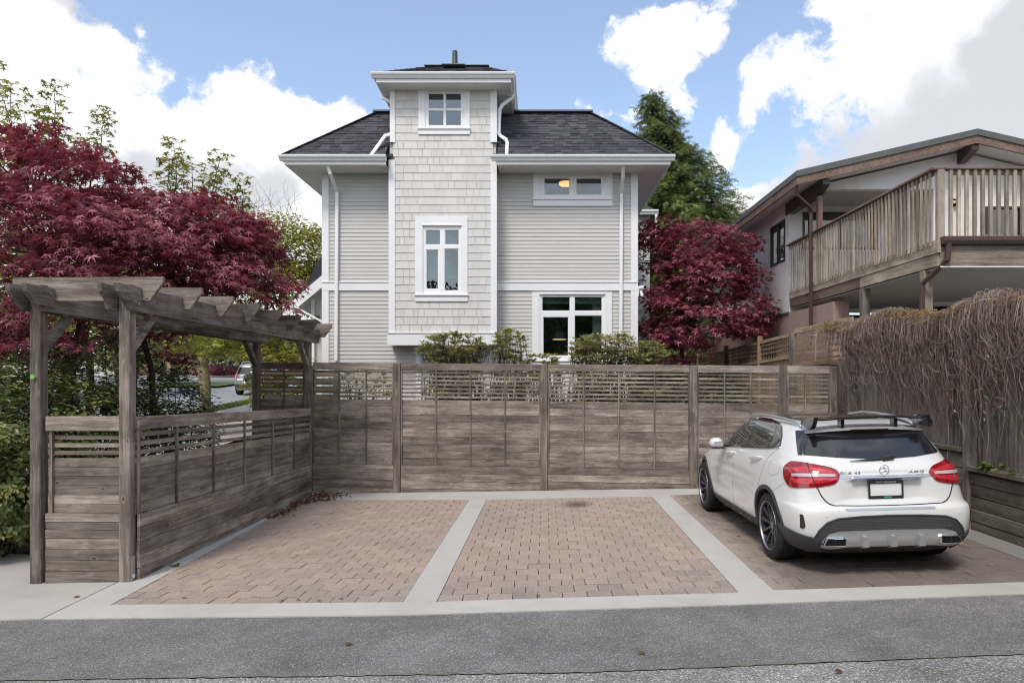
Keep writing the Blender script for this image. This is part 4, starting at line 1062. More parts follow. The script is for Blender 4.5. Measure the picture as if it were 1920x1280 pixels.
def bspout(pts, parent):
    b = MB()
    for p, q in zip(pts[:-1], pts[1:]):
        p, q = Vector(p), Vector(q); t = (q-p).normalized(); b.bar(p-t*.02, q+t*.02, .075, .06, (0, 1, 0) if abs(t.z) > .5 else (0, 0, 1), ch=.01)
    return b.build('downspout', M['brownmetal'], parent)
bspout([(5.62, 14.75, 6.12), (5.64, 14.8, 5.98), (6.02, 15.0, 5.76), (6.08, 15.1, 5.68), (6.08, 15.1, 3.1)], nh)
wl = thing('wall_sconce', P(1792, 384, 15.1), 'black scroll wall sconce on the white wall behind the deck railing', 'lamp')
c = P(1792, 384, 15.12); b = MB(); b.tube([c+Vector((.1*cos(t)*(1-.06*t), 0, .13*sin(t*1.0)+.05*t-.1)) for t in np.linspace(0, 5.5, 22)], .018, 6); b.tube([c+Vector((0, .07, 0)), c+Vector((0, -.02, .02))], .03, 6); b.build('scroll', M['dark'], wl)

# deck
dk = thing('deck', (NX, 12, 3.9), 'raised timber deck with baluster railing on the neighbour house', 'deck')
DF, DB = 10.5, 16.65; DX1 = 12.0
fl, rt = 4.12, 5.25
b = MB(); b.box(NX+.03, DX1, DF+.06, DB, fl-.06, fl-.03); b.build('deck_floor', M['deck_x'], dk)
b = MB(); x = NX+.03
while x < DX1: b.box(x+.004, min(x+.136, DX1), DF+.06, DB+.5, 3.70, 3.715); x += .14
b.build('deck_ceiling', M['ceil'], dk)
b = MB(); b.box(NX-.02, NX+.028, DF-.02, DB, 3.93, 4.13); b.build('rim_board', M['deck_y'], dk)
b = MB(); b.box(NX+.0, NX+.10, DF+.02, 13.05, 3.73, 3.925); b.build('beam', M['deck_y'], dk)
b = MB(); b.box(NX+.0, NX+.10, 13.06, DB, 3.73, 3.925); b.build('beam', M['brown_y'], dk)
b = MB(); b.box(NX+.03, DX1, DF+.0, DF+.055, 3.70, 4.04); b.build('rim_board', M['deck_x'], dk)
b = MB(); b.box(NX+.03, DX1, DF-.008, DF-.001, 3.70, 3.722); b.build('ceiling_trim', M['soffit'], dk)
b = MB(); b.prism([(NX+.02, DF-.12, 4.16), (NX+.02, DF-.005, 4.16), (NX+.02, DF-.005, 4.05), (NX+.02, DF-.08, 4.05), (NX+.02, DF-.12, 4.10)], (DX1-NX, 0, 0)); b.build('gutter', M['brownmetal'], dk, fixn=True)
bspout([(NX+.12, DF-.06, 4.06), (NX+.11, DF-.05, 3.82), (NX-.02, DF+.16, 3.6), (NX-.06, DF+.33, 3.5), (NX-.06, DF+.35, 2.2)], dk)
for y in (10.95, 13.0): piece('post', Vector((NX+.07, y, 1.86)), .14, .14, 3.72, M['deck_z'] if y < 12 else M['plank_z'], dk, .006)
piece('rail_post', Vector((NX+.05, DF+.045, (fl-.1+rt-.04)/2+.0)), .10, .09, rt-.04-fl+.1, M['deck_z'], dk, .006)
piece('top_rail', Vector((NX-.02, (DF+DB)/2, rt-.02)), .15, DB-DF, .04, M['brown_y'], dk, .006)
piece('top_rail', Vector(((NX+DX1)/2+.05, DF+.04, rt-.02)), DX1-NX-.1, .12, .04, M['brown_x'], dk, .006)
piece('rail', Vector((NX-.01, (DF+DB)/2+.05, rt-.075)), .035, DB-DF-.12, .065, M['deck_y'], dk); piece('rail', Vector(((NX+DX1)/2+.1, DF+.06, rt-.075)), DX1-NX-.25, .035, .065, M['deck_x'], dk)
piece('rail', Vector(((NX+DX1)/2+.1, DF+.06, fl+.05)), DX1-NX-.25, .035, .05, M['deck_x'], dk)
y = DF+.14
while y < DB-.05:
    wide = abs(y-13.0) < .2
    piece('baluster', Vector((NX-.042+rg.uniform(-.005, .005), y, (rt-.05+4.05)/2)), .02, .046, rt-.05-4.05, M['deck_z'], dk, 0, (0, rg.uniform(-.006, .006), 0)); y += .123
x = NX+.2
while x < 9.2:
    piece('baluster', Vector((x, DF+.02, (rt-.04+4.13)/2)), .048, .04, rt-.04-4.13, M['deck_z'], dk); x += .123
dt = thing('patio_table', (8.6, 13.2, fl), 'pale wooden patio table and bench behind the deck railing', 'table')
for k in range(6): piece('slat', Vector((8.35+k*.13, 13.2, fl+.52)), .12, 1.1, .03, M['cedar_y'], dt)
for x in (8.4, 8.98):
    for y in (12.75, 13.65): piece('leg', Vector((x, y, fl+.25)), .07, .07, .5, M['cedar_z'], dt)
b = MB(); b.bar((7.75, 12.7, fl+.05), (8.4, 12.7, fl+.42), .08, .06); b.build('brace', M['cedar_x'], dt)
# meter box on the lower wall
b = MB(); c = P(1401, 622, 19.2); b.box(NX-.12, NX-.001, c.y-.12, c.y+.12, c.z-.12, c.z+.16)
b.top('meter_box', M['galv'], (NX-.05, c.y, c.z), 'small grey meter box on the rose stucco wall', 'meter box')
# ------------------------------------------------------------------ vegetation
RNG = np.random.default_rng(5)
def leaf_shape(kind):
    if kind == 'palm7':                               # seven lobed maple leaf, unit radius, z droops at the tips
        ang = [-150, -100, -50, 0, 50, 100, 150]; ln = [.45, .75, .95, 1.05, .95, .75, .45]
        v = [(0, 0, .06)]; 
        for k, (a, l) in enumerate(zip(ang, ln)):
            a = radians(a); v.append((l*cos(a), l*sin(a), -.22*l*l))
            if k < 6: m = radians((ang[k]+ang[k+1])/2); v.append((.30*cos(m), .30*sin(m), .03))
        f = [(0, i, i+1) for i in range(1, len(v)-1)]
        return np.array(v), f
    if kind == 'palm5':
        ang = [-120, -60, 0, 60, 120]; ln = [.65, .9, 1.05, .9, .65]; v = [(0, 0, .06)]
        for k, (a, l) in enumerate(zip(ang, ln)):
            a = radians(a); v.append((l*cos(a), l*sin(a), -.22*l*l))
            if k < 4: m = radians((ang[k]+ang[k+1])/2); v.append((.34*cos(m), .34*sin(m), .03))
        return np.array(v), [(0, i, i+1) for i in range(1, len(v)-1)]
    if kind == 'ovate':
        v = [(0, 0, 0), (.35, .24, .07), (.7, .20, .05), (1, 0, -.08), (.7, -.20, .05), (.35, -.24, .07), (.5, 0, -.02)]
        return np.array(v), [(0, 6, 1), (1, 6, 2), (2, 6, 3), (3, 6, 4), (4, 6, 5), (5, 6, 0)]
    if kind == 'oblong':
        v = [(0, 0, 0), (.4, .11, .03), (.8, .09, 0), (1, 0, -.10), (.8, -.09, 0), (.4, -.11, .03)]
        return np.array(v), [(0, 1, 5), (1, 2, 4, 5), (2, 3, 4)]
    if kind == 'spray':                               # flat cypress spray with drooping side fingers
        v = [(0, .04, 0), (0, -.04, 0)]; f = []
        v += [(1.0, 0, -.38)]; f.append((0, 1, 2))
        for s in (-1, 1):
            for x in (.18, .42, .66):
                k = len(v); l = .42*(1.1-x)
                v += [(x, 0, -.38*x*x), (x+.13, 0, -.38*(x+.13)**2), (x+l*.9, s*l, -.38*x*x-.2*l-.05)]; f.append((k, k+1, k+2) if s > 0 else (k+1, k, k+2))
        return np.array(v), f
    if kind == 'blade':
        return np.array([(0, -.05, 0), (0, .05, 0), (.25, .03, .6), (.7, 0, 1.0)]), [(0, 1, 2), (0, 2, 3)]
def basis(n, d):
    """rotation with x along d (made perpendicular) and z along n; arrays"""
    n = n/np.linalg.norm(n, axis=1, keepdims=True)
    d = d-n*(d*n).sum(1, keepdims=True); d = d/np.maximum(np.linalg.norm(d, axis=1, keepdims=True), 1e-6)
    return np.stack([d, np.cross(n, d), n], 2)
class Leaves:
    def __init__(s): s.p, s.n, s.d, s.s, s.k, s.r, s.c = [], [], [], [], [], [], []
    def add(s, p, n, d, size, rnd=None):
        m = len(p); s.p.append(p); s.n.append(n); s.d.append(d); s.s.append(np.broadcast_to(size, m)); s.r.append(RNG.random(m) if rnd is None else np.clip(rnd, 0, 1))
    def build(s, name, mat, kind, parent, keep=None):
        p, n, d, sz, r = (np.concatenate(x) for x in (s.p, s.n, s.d, s.s, s.r))
        if keep is not None:
            k = keep(p); p, n, d, sz, r = p[k], n[k], d[k], sz[k], r[k]
        sv, sf = leaf_shape(kind); B = basis(n, d)
        V = np.einsum('nij,vj->nvi', B, sv)*sz[:, None, None]
        V[:, :, 2] *= 1.0
        V += p[:, None, :]
        org = ORG.get(parent.name, Vector()); V -= np.array(org)
        nv = len(sv); N = len(p)
        loops = np.concatenate([np.array(f) for f in sf]); lens = np.array([len(f) for f in sf]); st = np.concatenate([[0], np.cumsum(lens)[:-1]])
        L_ = (loops[None]+np.arange(N)[:, None]*nv).ravel(); S_ = (st[None]+np.arange(N)[:, None]*len(loops)).ravel()
        me = mesh_np(name, V.reshape(-1, 3), L_, S_, mat)
        at = me.attributes.new('rnd', 'FLOAT', 'FACE'); at.data.foreach_set('value', np.repeat(r, len(sf)).astype(np.float32))
        return link_mesh(name, me, parent)
def unit(m):
    v = RNG.normal(size=(m, 3)); return v/np.linalg.norm(v, axis=1, keepdims=True)
def ell_points(c, r, m, shell=.55):
    """points in an ellipsoid, denser towards its skin"""
    u = unit(m); q = RNG.random(m)**(1/3); q = shell+(1-shell)*q if shell else q
    q = np.where(RNG.random(m) < .75, q, RNG.random(m)**.5)
    return np.array(c)+u*q[:, None]*np.array(r)
def limb(mb, a, b, r0, r1, wob=.08, n=7, sides=6, sag=.0):
    a, b = np.array(a, float), np.array(b, float); L_ = np.linalg.norm(b-a); off = unit(1)[0]*wob*L_
    pts = []; rad = []
    for i in range(n+1):
        t = i/n; pts.append(a+(b-a)*t+off*sin(pi*t)+np.array([0, 0, sag*L_*sin(pi*t)])+unit(1)[0]*wob*.12*L_*(0 < i < n)); rad.append(r0+(r1-r0)*t)
    mb.tube(pts, rad, sides); return pts
def make_tree(name, loc, label, blobs, clusters, per, size, kind, mat, spread, flat, trunks, bark, cat='tree', group=None, keep=None, limbs=60, holes=.0, droop=.5, ts=1.0, tone=None, seedscale=.9):
    """trunk(s) forking into limbs that end in leaf clusters; blobs: ellipsoids (centre, radii, weight)"""
    t = thing(name, loc, label, cat, group)
    w = np.array([b[2] for b in blobs], float); w /= w.sum()
    C = []
    for (c, r, _), k in zip(blobs, w): C.append(ell_points(c, r, max(1, int(clusters*k))))
    C = np.concatenate(C)
    if keep is not None: C = C[keep(C)]
    lv = Leaves(); N = len(C); m = per
    ctr = np.array(sum((np.array(b[0])*k for b, k in zip(blobs, w)), np.zeros(3)))
    out = C-ctr; out[:, 2] *= .4; out /= np.maximum(np.linalg.norm(out, axis=1, keepdims=True), .01)
    up = np.array([0, 0, 1.0])+out*droop*.6+unit(N)*.25; up /= np.linalg.norm(up, axis=1, keepdims=True)
    cr = RNG.random(N)
    u = unit(N*m); q = RNG.random((N*m, 1))**.5
    loc_ = u*q*np.array([spread, spread, spread*flat]); cid = np.repeat(np.arange(N), m)
    B = basis(up, out+unit(N)*.3); pos_ = C[cid]+np.einsum('nij,nj->ni', B[cid], loc_)
    dirn = np.einsum('nij,nj->ni', B[cid], loc_)+out[cid]*spread*.5; dirn[:, 2] -= .25*spread
    nor = up[cid]+unit(N*m)*.55
    rr = np.clip(cr[cid]*.55+RNG.random(N*m)*.5, 0, 1)
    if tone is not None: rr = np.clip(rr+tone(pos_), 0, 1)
    lv.add(pos_, nor, dirn, size*(.65+.6*RNG.random(N*m)), rr)
    lv.build('crown', mat, kind, t, keep)
    mb = MB(); forks = []
    for a, b_, r0, r1 in trunks:
        forks.append((limb(mb, a, b_, r0*ts, r1*ts, .06, 8, 9)))
    tb = MB()
    idx = RNG.choice(N, min(limbs, N), replace=False)
    for i in idx:
        best = min(((np.linalg.norm(np.array(p)-C[i])+max(0, p[2]-C[i][2])*1.0, p) for f in forks for p in f[2:]), key=lambda q_: q_[0])[1]
        limb(tb, best, C[i], .022*ts, .006, .10, 5, 5)
    if mb.v: mb.build('trunk', bark, t, smooth=True)
    if tb.v: tb.build('limbs', bark, t, smooth=True)
    return t
A = lambda px, py, d: tuple(P(px, py, d))
# left purple maple
bl = []
for px, py, d, rx, ry, rz, w in ((50, 345, 10.5, 1.8, 1.6, .50, 1.1), (120, 325, 11.0, 1.1, 1.0, .36, .5), (40, 430, 9.8, 1.7, 1.5, .7, 1.2), (190, 425, 10.5, 1.8, 1.5, .52, 1.4), (330, 432, 10.6, 1.5, 1.4, .42, 1.2),
                                (250, 480, 9.8, 1.6, 1.3, .65, 1.2), (390, 485, 10.4, 1.1, 1.2, .50, .9), (430, 460, 10.8, .7, .9, .40, .5), (90, 540, 9.4, 1.4, 1.2, .6, .9), (465, 535, 10.2, .62, .9, .32, .4), (330, 560, 10.6, 1.1, 1.2, .5, .7),
                                (25, 620, 9.0, 1.0, .9, .5, .5), (345, 385, 10.8, .7, .8, .18, .25), (200, 610, 10.8, 1.5, 1.0, .4, .5), (345, 650, 11.2, .8, .8, .35, .3), (540, 582, 10.4, .22, .4, .10, .06), (15, 330, 10.8, .9, .9, .4, .35), (95, 275, 11.0, .6, .7, .16, .16), (10, 262, 11.0, .5, .6, .14, .12), (410, 425, 10.9, .5, .6, .2, .15)):
    bl.append((A(px, py, d), (rx, ry, rz), w))
tr = A(270, 760, 10.4); g0 = Vector((tr[0], tr[1], gz(tr[0], tr[1])))
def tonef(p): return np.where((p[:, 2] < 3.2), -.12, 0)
keepm = lambda p: ~((p[:, 0] > -5.65) & (p[:, 0] < -3.8) & (p[:, 1] > 6.7) & (p[:, 1] < 12.9) & (p[:, 2] < 3.15)) & ~((p[:, 0] > -3.8) & (p[:, 1] < 12.9) & (p[:, 2] < 2.6))
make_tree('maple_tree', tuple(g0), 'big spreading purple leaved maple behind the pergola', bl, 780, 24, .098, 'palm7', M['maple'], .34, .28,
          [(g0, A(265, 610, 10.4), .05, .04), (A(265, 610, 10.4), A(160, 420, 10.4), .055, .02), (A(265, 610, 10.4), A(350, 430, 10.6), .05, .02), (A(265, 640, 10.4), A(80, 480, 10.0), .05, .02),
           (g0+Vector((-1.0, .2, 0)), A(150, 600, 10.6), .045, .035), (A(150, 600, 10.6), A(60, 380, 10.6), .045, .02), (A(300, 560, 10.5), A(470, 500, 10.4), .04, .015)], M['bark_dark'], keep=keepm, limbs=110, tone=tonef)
# green shoots of a maple behind it
sh = thing('maple_tree', (-8.5, 12.5, gz(-8, 12.5)), 'green maple with reddish tips reaching above the purple maple', 'tree')
lv = Leaves(); mb = MB()
shoots = [((60, 420), (-10, 120)), ((80, 380), (20, 160)), ((110, 360), (70, 190)), ((110, 330), (90, 215)), ((140, 380), (105, 160)), ((90, 420), (45, 215)), ((150, 350), (160, 262)), ((170, 340), (195, 208)), ((60, 330), (10, 235)), ((310, 430), (325, 268)), ((330, 420), (318, 300)), ((350, 430), (360, 305)),
          ((390, 440), (413, 288)), ((420, 450), (450, 335)), ((400, 430), (400, 320)), ((440, 470), (452, 365)), ((40, 400), (5, 300)), ((120, 420), (130, 300))]
for (ax, ay), (bx, by) in shoots:
    d = 12.0+RNG.random()*.8; a, b_ = np.array(A(ax, ay, d)), np.array(A(bx, by, d+RNG.normal()*.3)); pts = limb(mb, a, b_, .016, .004, .08, 9, 5)
    for p in pts[2:]:
        m = 16; q = p+unit(m)*np.array([.20, .20, .08]); dd = unit(m); dd[:, 2] *= .3
        lv.add(q, np.array([0, 0, 1.])+unit(m)*.5, dd, .105*(.7+.5*RNG.random(m)))
root = np.array((-8.5, 12.5, gz(-8, 12.5))); top = np.array((-8.3, 12.4, 3.2)); limb(mb, root, top, .08, .06)
for (ax, ay), _ in shoots: limb(mb, top, A(ax, ay, 12.3), .03, .016, .05)
lv.build('crown', M['maple_green'], 'palm5', sh); mb.build('trunk', M['bark_dark'], sh, smooth=True)
# right purple maple between the houses
bl = [(A(px, py, d), (rx, ry, rz), w) for px, py, d, rx, ry, rz, w in ((1290, 455, 18.2, 1.4, 1.2, .55, 1), (1250, 520, 18.0, 1.3, 1.2, .8, 1.2), (1330, 520, 18.0, 1.3, 1.2, .7, 1.2), (1380, 470, 18, .6, .8, .45, .4), (1390, 580, 17.6, .8, .9, .5, .6),
       (1290, 600, 17.6, 1.3, 1.0, .7, 1.0), (1225, 600, 18, .8, 1.0, .9, .7), (1400, 610, 17.4, .55, .7, .3, .35), (1225, 440, 18.4, .8, .8, .4, .5), (1270, 655, 17.8, 1.0, .8, .4, .4), (1405, 530, 17.6, .45, .6, .35, .25))]
tr = A(1290, 700, 18); g0 = Vector((tr[0], tr[1], gz(tr[0], tr[1])))
keepr = lambda p: (p[:, 0] > np.where(p[:, 1] < 17.7, 2.95, 2.72)) & (p[:, 0] < 6.12) & ((p[:, 0] > 3.5) | (p[:, 2] < 6.9)) & ((np.abs(p[:, 0]-5.45) > .12) | (p[:, 2] > 3.05))
make_tree('maple_tree', tuple(g0), 'rounded purple maple squeezed between the grey house and the white house', bl, 640, 20, .105, 'palm5', M['maple'], .34, .3,
          [(g0, A(1285, 610, 18), .09, .05), (A(1285, 610, 18), A(1250, 490, 18.1), .05, .02), (A(1285, 610, 18), A(1350, 500, 18), .05, .02)], M['bark_dark'], keep=keepr, limbs=70)
# tall conifer
tx, ty = 6.5, 28.0
def conifer():
    t = thing('cypress_tree', (tx, ty, gz(tx, ty)), 'tall green cypress with drooping sprays rising behind the houses', 'tree')
    apex = P(1218, 172, ty); z0, z1 = 3.0, apex.z; lv = Leaves(); mb = MB()
    mb.tube([(tx, ty, gz(tx, ty)-.2), (tx-.3, ty, 6), (apex.x+.3, ty, 11), tuple(apex)], [.3, .22, .1, .015], 8)
    n = 640; ga = 2.39996
    for i in range(n):
        t_ = ((i+.5)/n)**.80; z = z1-t_*(z1-z0); cxz = apex.x+(tx-apex.x)*min(1, t_*1.6)
        rmax = .22+4.3*min(1, t_*1.25)**.9; a = i*ga+RNG.normal()*.3; L_ = rmax*(.42+.74*RNG.random()**1.15)
        d = np.array([cos(a), sin(a), 0]); base = np.array([cxz, ty, z]); lift = .30*(1-t_)
        m = int(10+L_*30)
        s = RNG.random(m)**.6; droop = -.42*L_*s**2+lift*L_*s
        p = base+d*(L_*s)[:, None]+np.stack([0*s, 0*s, droop], 1)+unit(m)*np.array([.26, .26, .16])*(.4+.3*L_)
        dd = d+unit(m)*.8; dd[:, 2] -= .45
        nn = np.array([0, 0, 1.])+unit(m)*.7
        lv.add(p, nn, dd, (.22+.20*RNG.random(m))*(.75+.12*L_), np.clip(.18+.5*s*RNG.random(m)+.35*RNG.random(m)*s, 0, 1))
        if L_ > .5: mb.tube([base, base+d*L_*.5+np.array([0, 0, lift*L_*.5-.1*L_]), base+d*L_*.85+np.array([0, 0, lift*L_*.85-.3*L_])], [.03, .02, .008], 4)
    lv.build('crown', M['conifer'], 'spray', t); mb.build('trunk', M['bark_dark'], t, smooth=True)
conifer()
# yellow green trees beyond the left garden
def tree_simple(name, px, py, d, label, blobs, clusters, per, size, mat, kind='ovate', group=None, bark=None, limbs=50, ts=1.0, spread=.5):
    x, y, _ = P(px, py, d); g = Vector((x, y, gz(x, y))); bl = [(A(a, b_, dd), r, w) for a, b_, dd, r, w in blobs]
    top = Vector(bl[0][0]); mid = g.lerp(top, .55)
    return make_tree(name, tuple(g), label, bl, clusters, per, size, kind, mat, spread, .5, [(g, mid, .12, .08), (mid, top, .08, .02), (mid, Vector(bl[-1][0]), .06, .02)], bark or M['bark'], limbs=limbs, ts=ts)
tree_simple('deciduous_tree', 520, 690, 26, 'airy yellow green tree with bare upper twigs left of the grey house', [(530, 470, 26, (1.8, 1.8, 1.3), 1), (470, 440, 26.5, (1.1, 1.2, 1.0), .5), (575, 470, 26, (1.0, 1.2, .9), .6), (520, 560, 25.5, (2.0, 1.8, 1.2), 1), (590, 540, 26, (.9, 1, 1.0), .5), (480, 500, 26, (1.2, 1.2, 1), .5)], 420, 28, .16, M['yellowgreen'], limbs=120)
mbt = MB(); c0 = A(500, 440, 26)
for k in range(60):
    a = np.array(A(450+RNG.random()*110, 455-RNG.random()*40, 26)); e = a+np.array([RNG.normal()*.7, RNG.normal()*.4, .7+RNG.random()*1.1]); limb(mbt, a, e, .010, .003, .22, 7, 4)
tw = thing('bare_tree', A(500, 690, 26.6), 'bare budding twigs standing above the yellow green tree', 'tree'); limb(mbt, A(500, 690, 26.6), A(505, 450, 26.2), .10, .03)
for k in range(8): limb(mbt, A(505, 470, 26.2), A(455+k*14, 440-RNG.random()*25, 26), .03, .015, .1)
mbt.build('twigs', M['twig'], tw)
tree_simple('deciduous_tree', 230, 700, 19, 'yellow green tree glimpsed through the purple maple', [(200, 520, 19, (2.4, 1.5, 1.2), 1), (80, 560, 19, (2.0, 1.5, 1.3), 1), (330, 500, 19, (1.8, 1.5, 1.0), .8), (260, 620, 19, (2.2, 1.5, 1.0), 1), (400, 560, 19.5, (1.3, 1.2, .9), .6), (60, 440, 19, (1.6, 1.2, .9), .5)], 300, 24, .15, M['yellowgreen'], limbs=50)
# street tree with mossy trunk
x, y, _ = P(382, 772, 26.5); g = Vector((x, y, gz(x, y)))
bl = [(A(px, py, 27), (rx, rx, rz), 1) for px, py, rx, rz in ((400, 640, 1.6, .55), (460, 650, 1.4, .45), (340, 610, 1.6, .6), (430, 600, 1.6, .6), (520, 640, 1.0, .4))]
make_tree('street_tree', tuple(g), 'street tree with pale mossy trunk on the grass verge', bl, 150, 24, .16, 'palm5', M['yellowgreen'], .45, .35, [(g, A(381, 690, 26.5), .24, .19), (A(381, 700, 26.5), A(350, 640, 26.7), .16, .08), (A(381, 695, 26.5), A(400, 630, 26.7), .15, .07)], M['bark_moss'], limbs=40)
# bright bush right of the rear pergola post and far garden greenery
def bush(name, px, pytop, pyb, d, rx, label, mat, kind, size, n, per, cat='shrub', group=None, ry=None, spread=.28, flat=.6, stems=14):
    x, y, _ = P(px, pyb, d); g = Vector((x, y, gz(x, y))); zt_ = P(px, pytop, d).z; hz = (zt_-g.z)/2
    bl = [((x, y, g.z+hz*1.0), (rx, ry or rx*.8, hz), 1)]
    t = thing(name, tuple(g), label, cat, group)
    C = ell_points(bl[0][0], bl[0][1], n, .6); C = C[C[:, 2] > g.z+.03]; N = len(C); lv = Leaves()
    out = C-np.array([x, y, g.z+hz*.5]); out /= np.linalg.norm(out, axis=1, keepdims=True)
    cid = np.repeat(np.arange(N), per); q = C[cid]+unit(N*per)*RNG.random((N*per, 1))**.5*np.array([spread, spread, spread*flat])
    lv.add(q, out[cid]+np.array([0, 0, .8])+unit(N*per)*.6, out[cid]+unit(N*per)*.7, size*(.65+.6*RNG.random(N*per)), np.clip(RNG.random(N)[cid]*.5+RNG.random(N*per)*.55, 0, 1))
    lv.build('foliage', mat, kind, t)
    mb = MB()
    for i in RNG.choice(N, min(stems, N), replace=False): limb(mb, np.array(g)+np.array([RNG.normal()*.1, RNG.normal()*.1, -.05]), C[i], .016, .005, .08, 4, 4)
    mb.build('stems', M['bark_dark'], t); return t
bush('shrub', 525, 590, 720, 16.5, .75, 'bright green feathery shrub right of the rear pergola post', M['yellowgreen'], 'palm5', .13, 90, 22)
bush('shrub', 405, 684, 704, 57, 1.9, 'low round dark purple shrub on the far side of the street', M['maple'], 'ovate', .22, 90, 18)
bush('shrub', 322, 655, 703, 60, 2.0, 'green ivy like shrub against the far brown house', M['shrub'], 'ovate', .3, 90, 20)
bush('shrub', 445, 662, 703, 60, 2.2, 'dark green shrub beside the far low purple shrub', M['shrub_dark'], 'ovate', .3, 90, 18)
bush('shrub', 362, 680, 704, 59, 1.2, 'small green shrub beside the white street sign post', M['shrub'], 'ovate', .22, 60, 18)
make_tree('street_tree', A(470, 700, 55), 'yellow green spring tree on the far street corner', [(A(440, 640, 55), (2.6, 2, 1.2), 1), (A(480, 655, 55), (1.8, 1.5, .9), .6), (A(400, 645, 55), (1.5, 1.2, 1.0), .5)], 140, 22, .3, 'ovate', M['yellowgreen'], .8, .5, [(A(470, 703, 55), A(465, 640, 55), .2, .1)], M['bark'], limbs=30)
# far dense evergreens closing the view left, behind the crowns
for k, (px, py, d, rx, lab) in enumerate(((120, 560, 34, 3.6, 'dark evergreen tree far behind the left maple'), (250, 590, 44, 4.2, 'mid green tree far across the street behind the maple'), (-60, 560, 30, 3.5, 'dark tree at the far left edge behind the maple'))):
    x, y, _ = P(px, 700, d); g = Vector((x, y, gz(x, y))); zc = P(px, py, d).z
    make_tree('evergreen_tree', tuple(g), lab, [((x, y, zc), (rx, rx*.7, zc-g.z-1.0), 1)], 260, 24, .30, 'ovate', M['shrub' if k == 1 else 'shrub_dark'], .8, .6, [(g, (x, y, zc), .2, .1)], M['bark'], limbs=20)
# left hedge shrubs
sg = 'mixed shrubs along the left edge of the pergola'
for px, pt, pb, d, rx, ry, mat, lab, n in ((-10, 665, 1045, 8.3, 1.05, .9, 'shrub', 'leafy green shrub at the far left beside the footpath slab', 330), (-90, 640, 1000, 9.6, 1.3, 1.0, 'shrub_dark', 'dark shrub at the left picture edge behind the leafy one', 300),
                                   (130, 655, 960, 9.3, 1.0, .8, 'shrub', 'green shrub with a few orange leaves between the pergola posts', 330), (215, 620, 940, 10.6, .95, .8, 'shrub', 'taller olive green shrub behind the second pergola post', 300), (315, 690, 900, 11.2, .80, .7, 'shrub_dark', 'dark glossy shrub between pergola post and street tree', 260), (60, 700, 930, 10.8, 1.1, .8, 'shrub_dark', 'shaded dark shrub deep behind the near pergola post', 240)):
    bush('shrub', px, pt, pb, d, rx, lab, M[mat], 'ovate', .085, n, 24, group=sg, ry=ry, spread=.17, flat=.7, stems=26)
# rhododendrons behind the back fence: whorls of long leaves on stems
def rhodo(px, w, pytop, d, label, n):
    x0 = P(px-w, 700, d).x; x1 = P(px+w, 700, d).x; zt_ = P(px, pytop, d).z; xc = (x0+x1)/2; rx = (x1-x0)/2; g = Vector((xc, d, gz(xc, d)))
    t = thing('rhododendron', tuple(g), label, 'shrub', 'rhododendrons behind the back fence')
    zb = g.z+.55; lv = Leaves(); mb = MB(); bd = MB()
    C = ell_points((xc, d, (zb+zt_)/2), (rx, .6, (zt_-zb)/2), int(n*1.7), .35)
    C2 = ell_points((xc, d-.05, zt_-.32), (rx*.95, .5, .36), int(n*1.5), .3); C = np.concatenate([C, C2])
    for c in C:
        if c[2] < g.z+.3: continue
        k = RNG.integers(11, 17); a = RNG.random()*6.28+np.arange(k)*2.4; el = RNG.uniform(-.25, .75, k)
        dd = np.stack([np.cos(a)*np.cos(el), np.sin(a)*np.cos(el), np.sin(el)], 1)
        lv.add(np.repeat(c[None], k, 0)+dd*.012, np.array([0, 0, 1.])-dd*.5+unit(k)*.2, dd, .125*(.75+.5*RNG.random(k)), np.clip(RNG.normal(.5, .22)+RNG.random(k)*.3-.15, 0, 1))
        if RNG.random() < .8: limb(mb, (xc+RNG.normal()*rx*.5, d+RNG.normal()*.2, g.z), c, .012, .004, .10, 5, 4)
        if RNG.random() < .5: bd.lathe([(0, 0), (.01, .008), (.025, .009), (.042, 0)], 5, 'z', c)
    lv.build('foliage', M['rhodo'], 'oblong', t); mb.build('stems', M['bark'], t)
    if bd.v: tag(bd.build('buds', M['bud'], t), kind='stuff')
rhodo(850, 74, 628, 14.0, 'wide rhododendron below the shingled bay', 120)
rhodo(955, 36, 622, 13.9, 'thin upright rhododendron just right of the bay', 52)
rhodo(1020, 50, 668, 13.6, 'low rhododendron under the left half of the big window', 50)
rhodo(1112, 52, 630, 13.8, 'bushy rhododendron in front of the big window', 85)
rhodo(1168, 26, 628, 14.4, 'slender rhododendron beside the right downspout', 34)
rhodo(1215, 44, 645, 13.8, 'rounded rhododendron past the right corner of the grey house', 75)
rhodo(690, 62, 692, 13.6, 'low dark rhododendron behind the slats near the downspout', 22)
# low planting right of them hides the gap between the houses
bush('shrub', 1330, 690, 760, 14.8, 1.0, 'dark leafy shrub behind the right part of the back fence', M['shrub_dark'], 'ovate', .10, 120, 22, spread=.25)
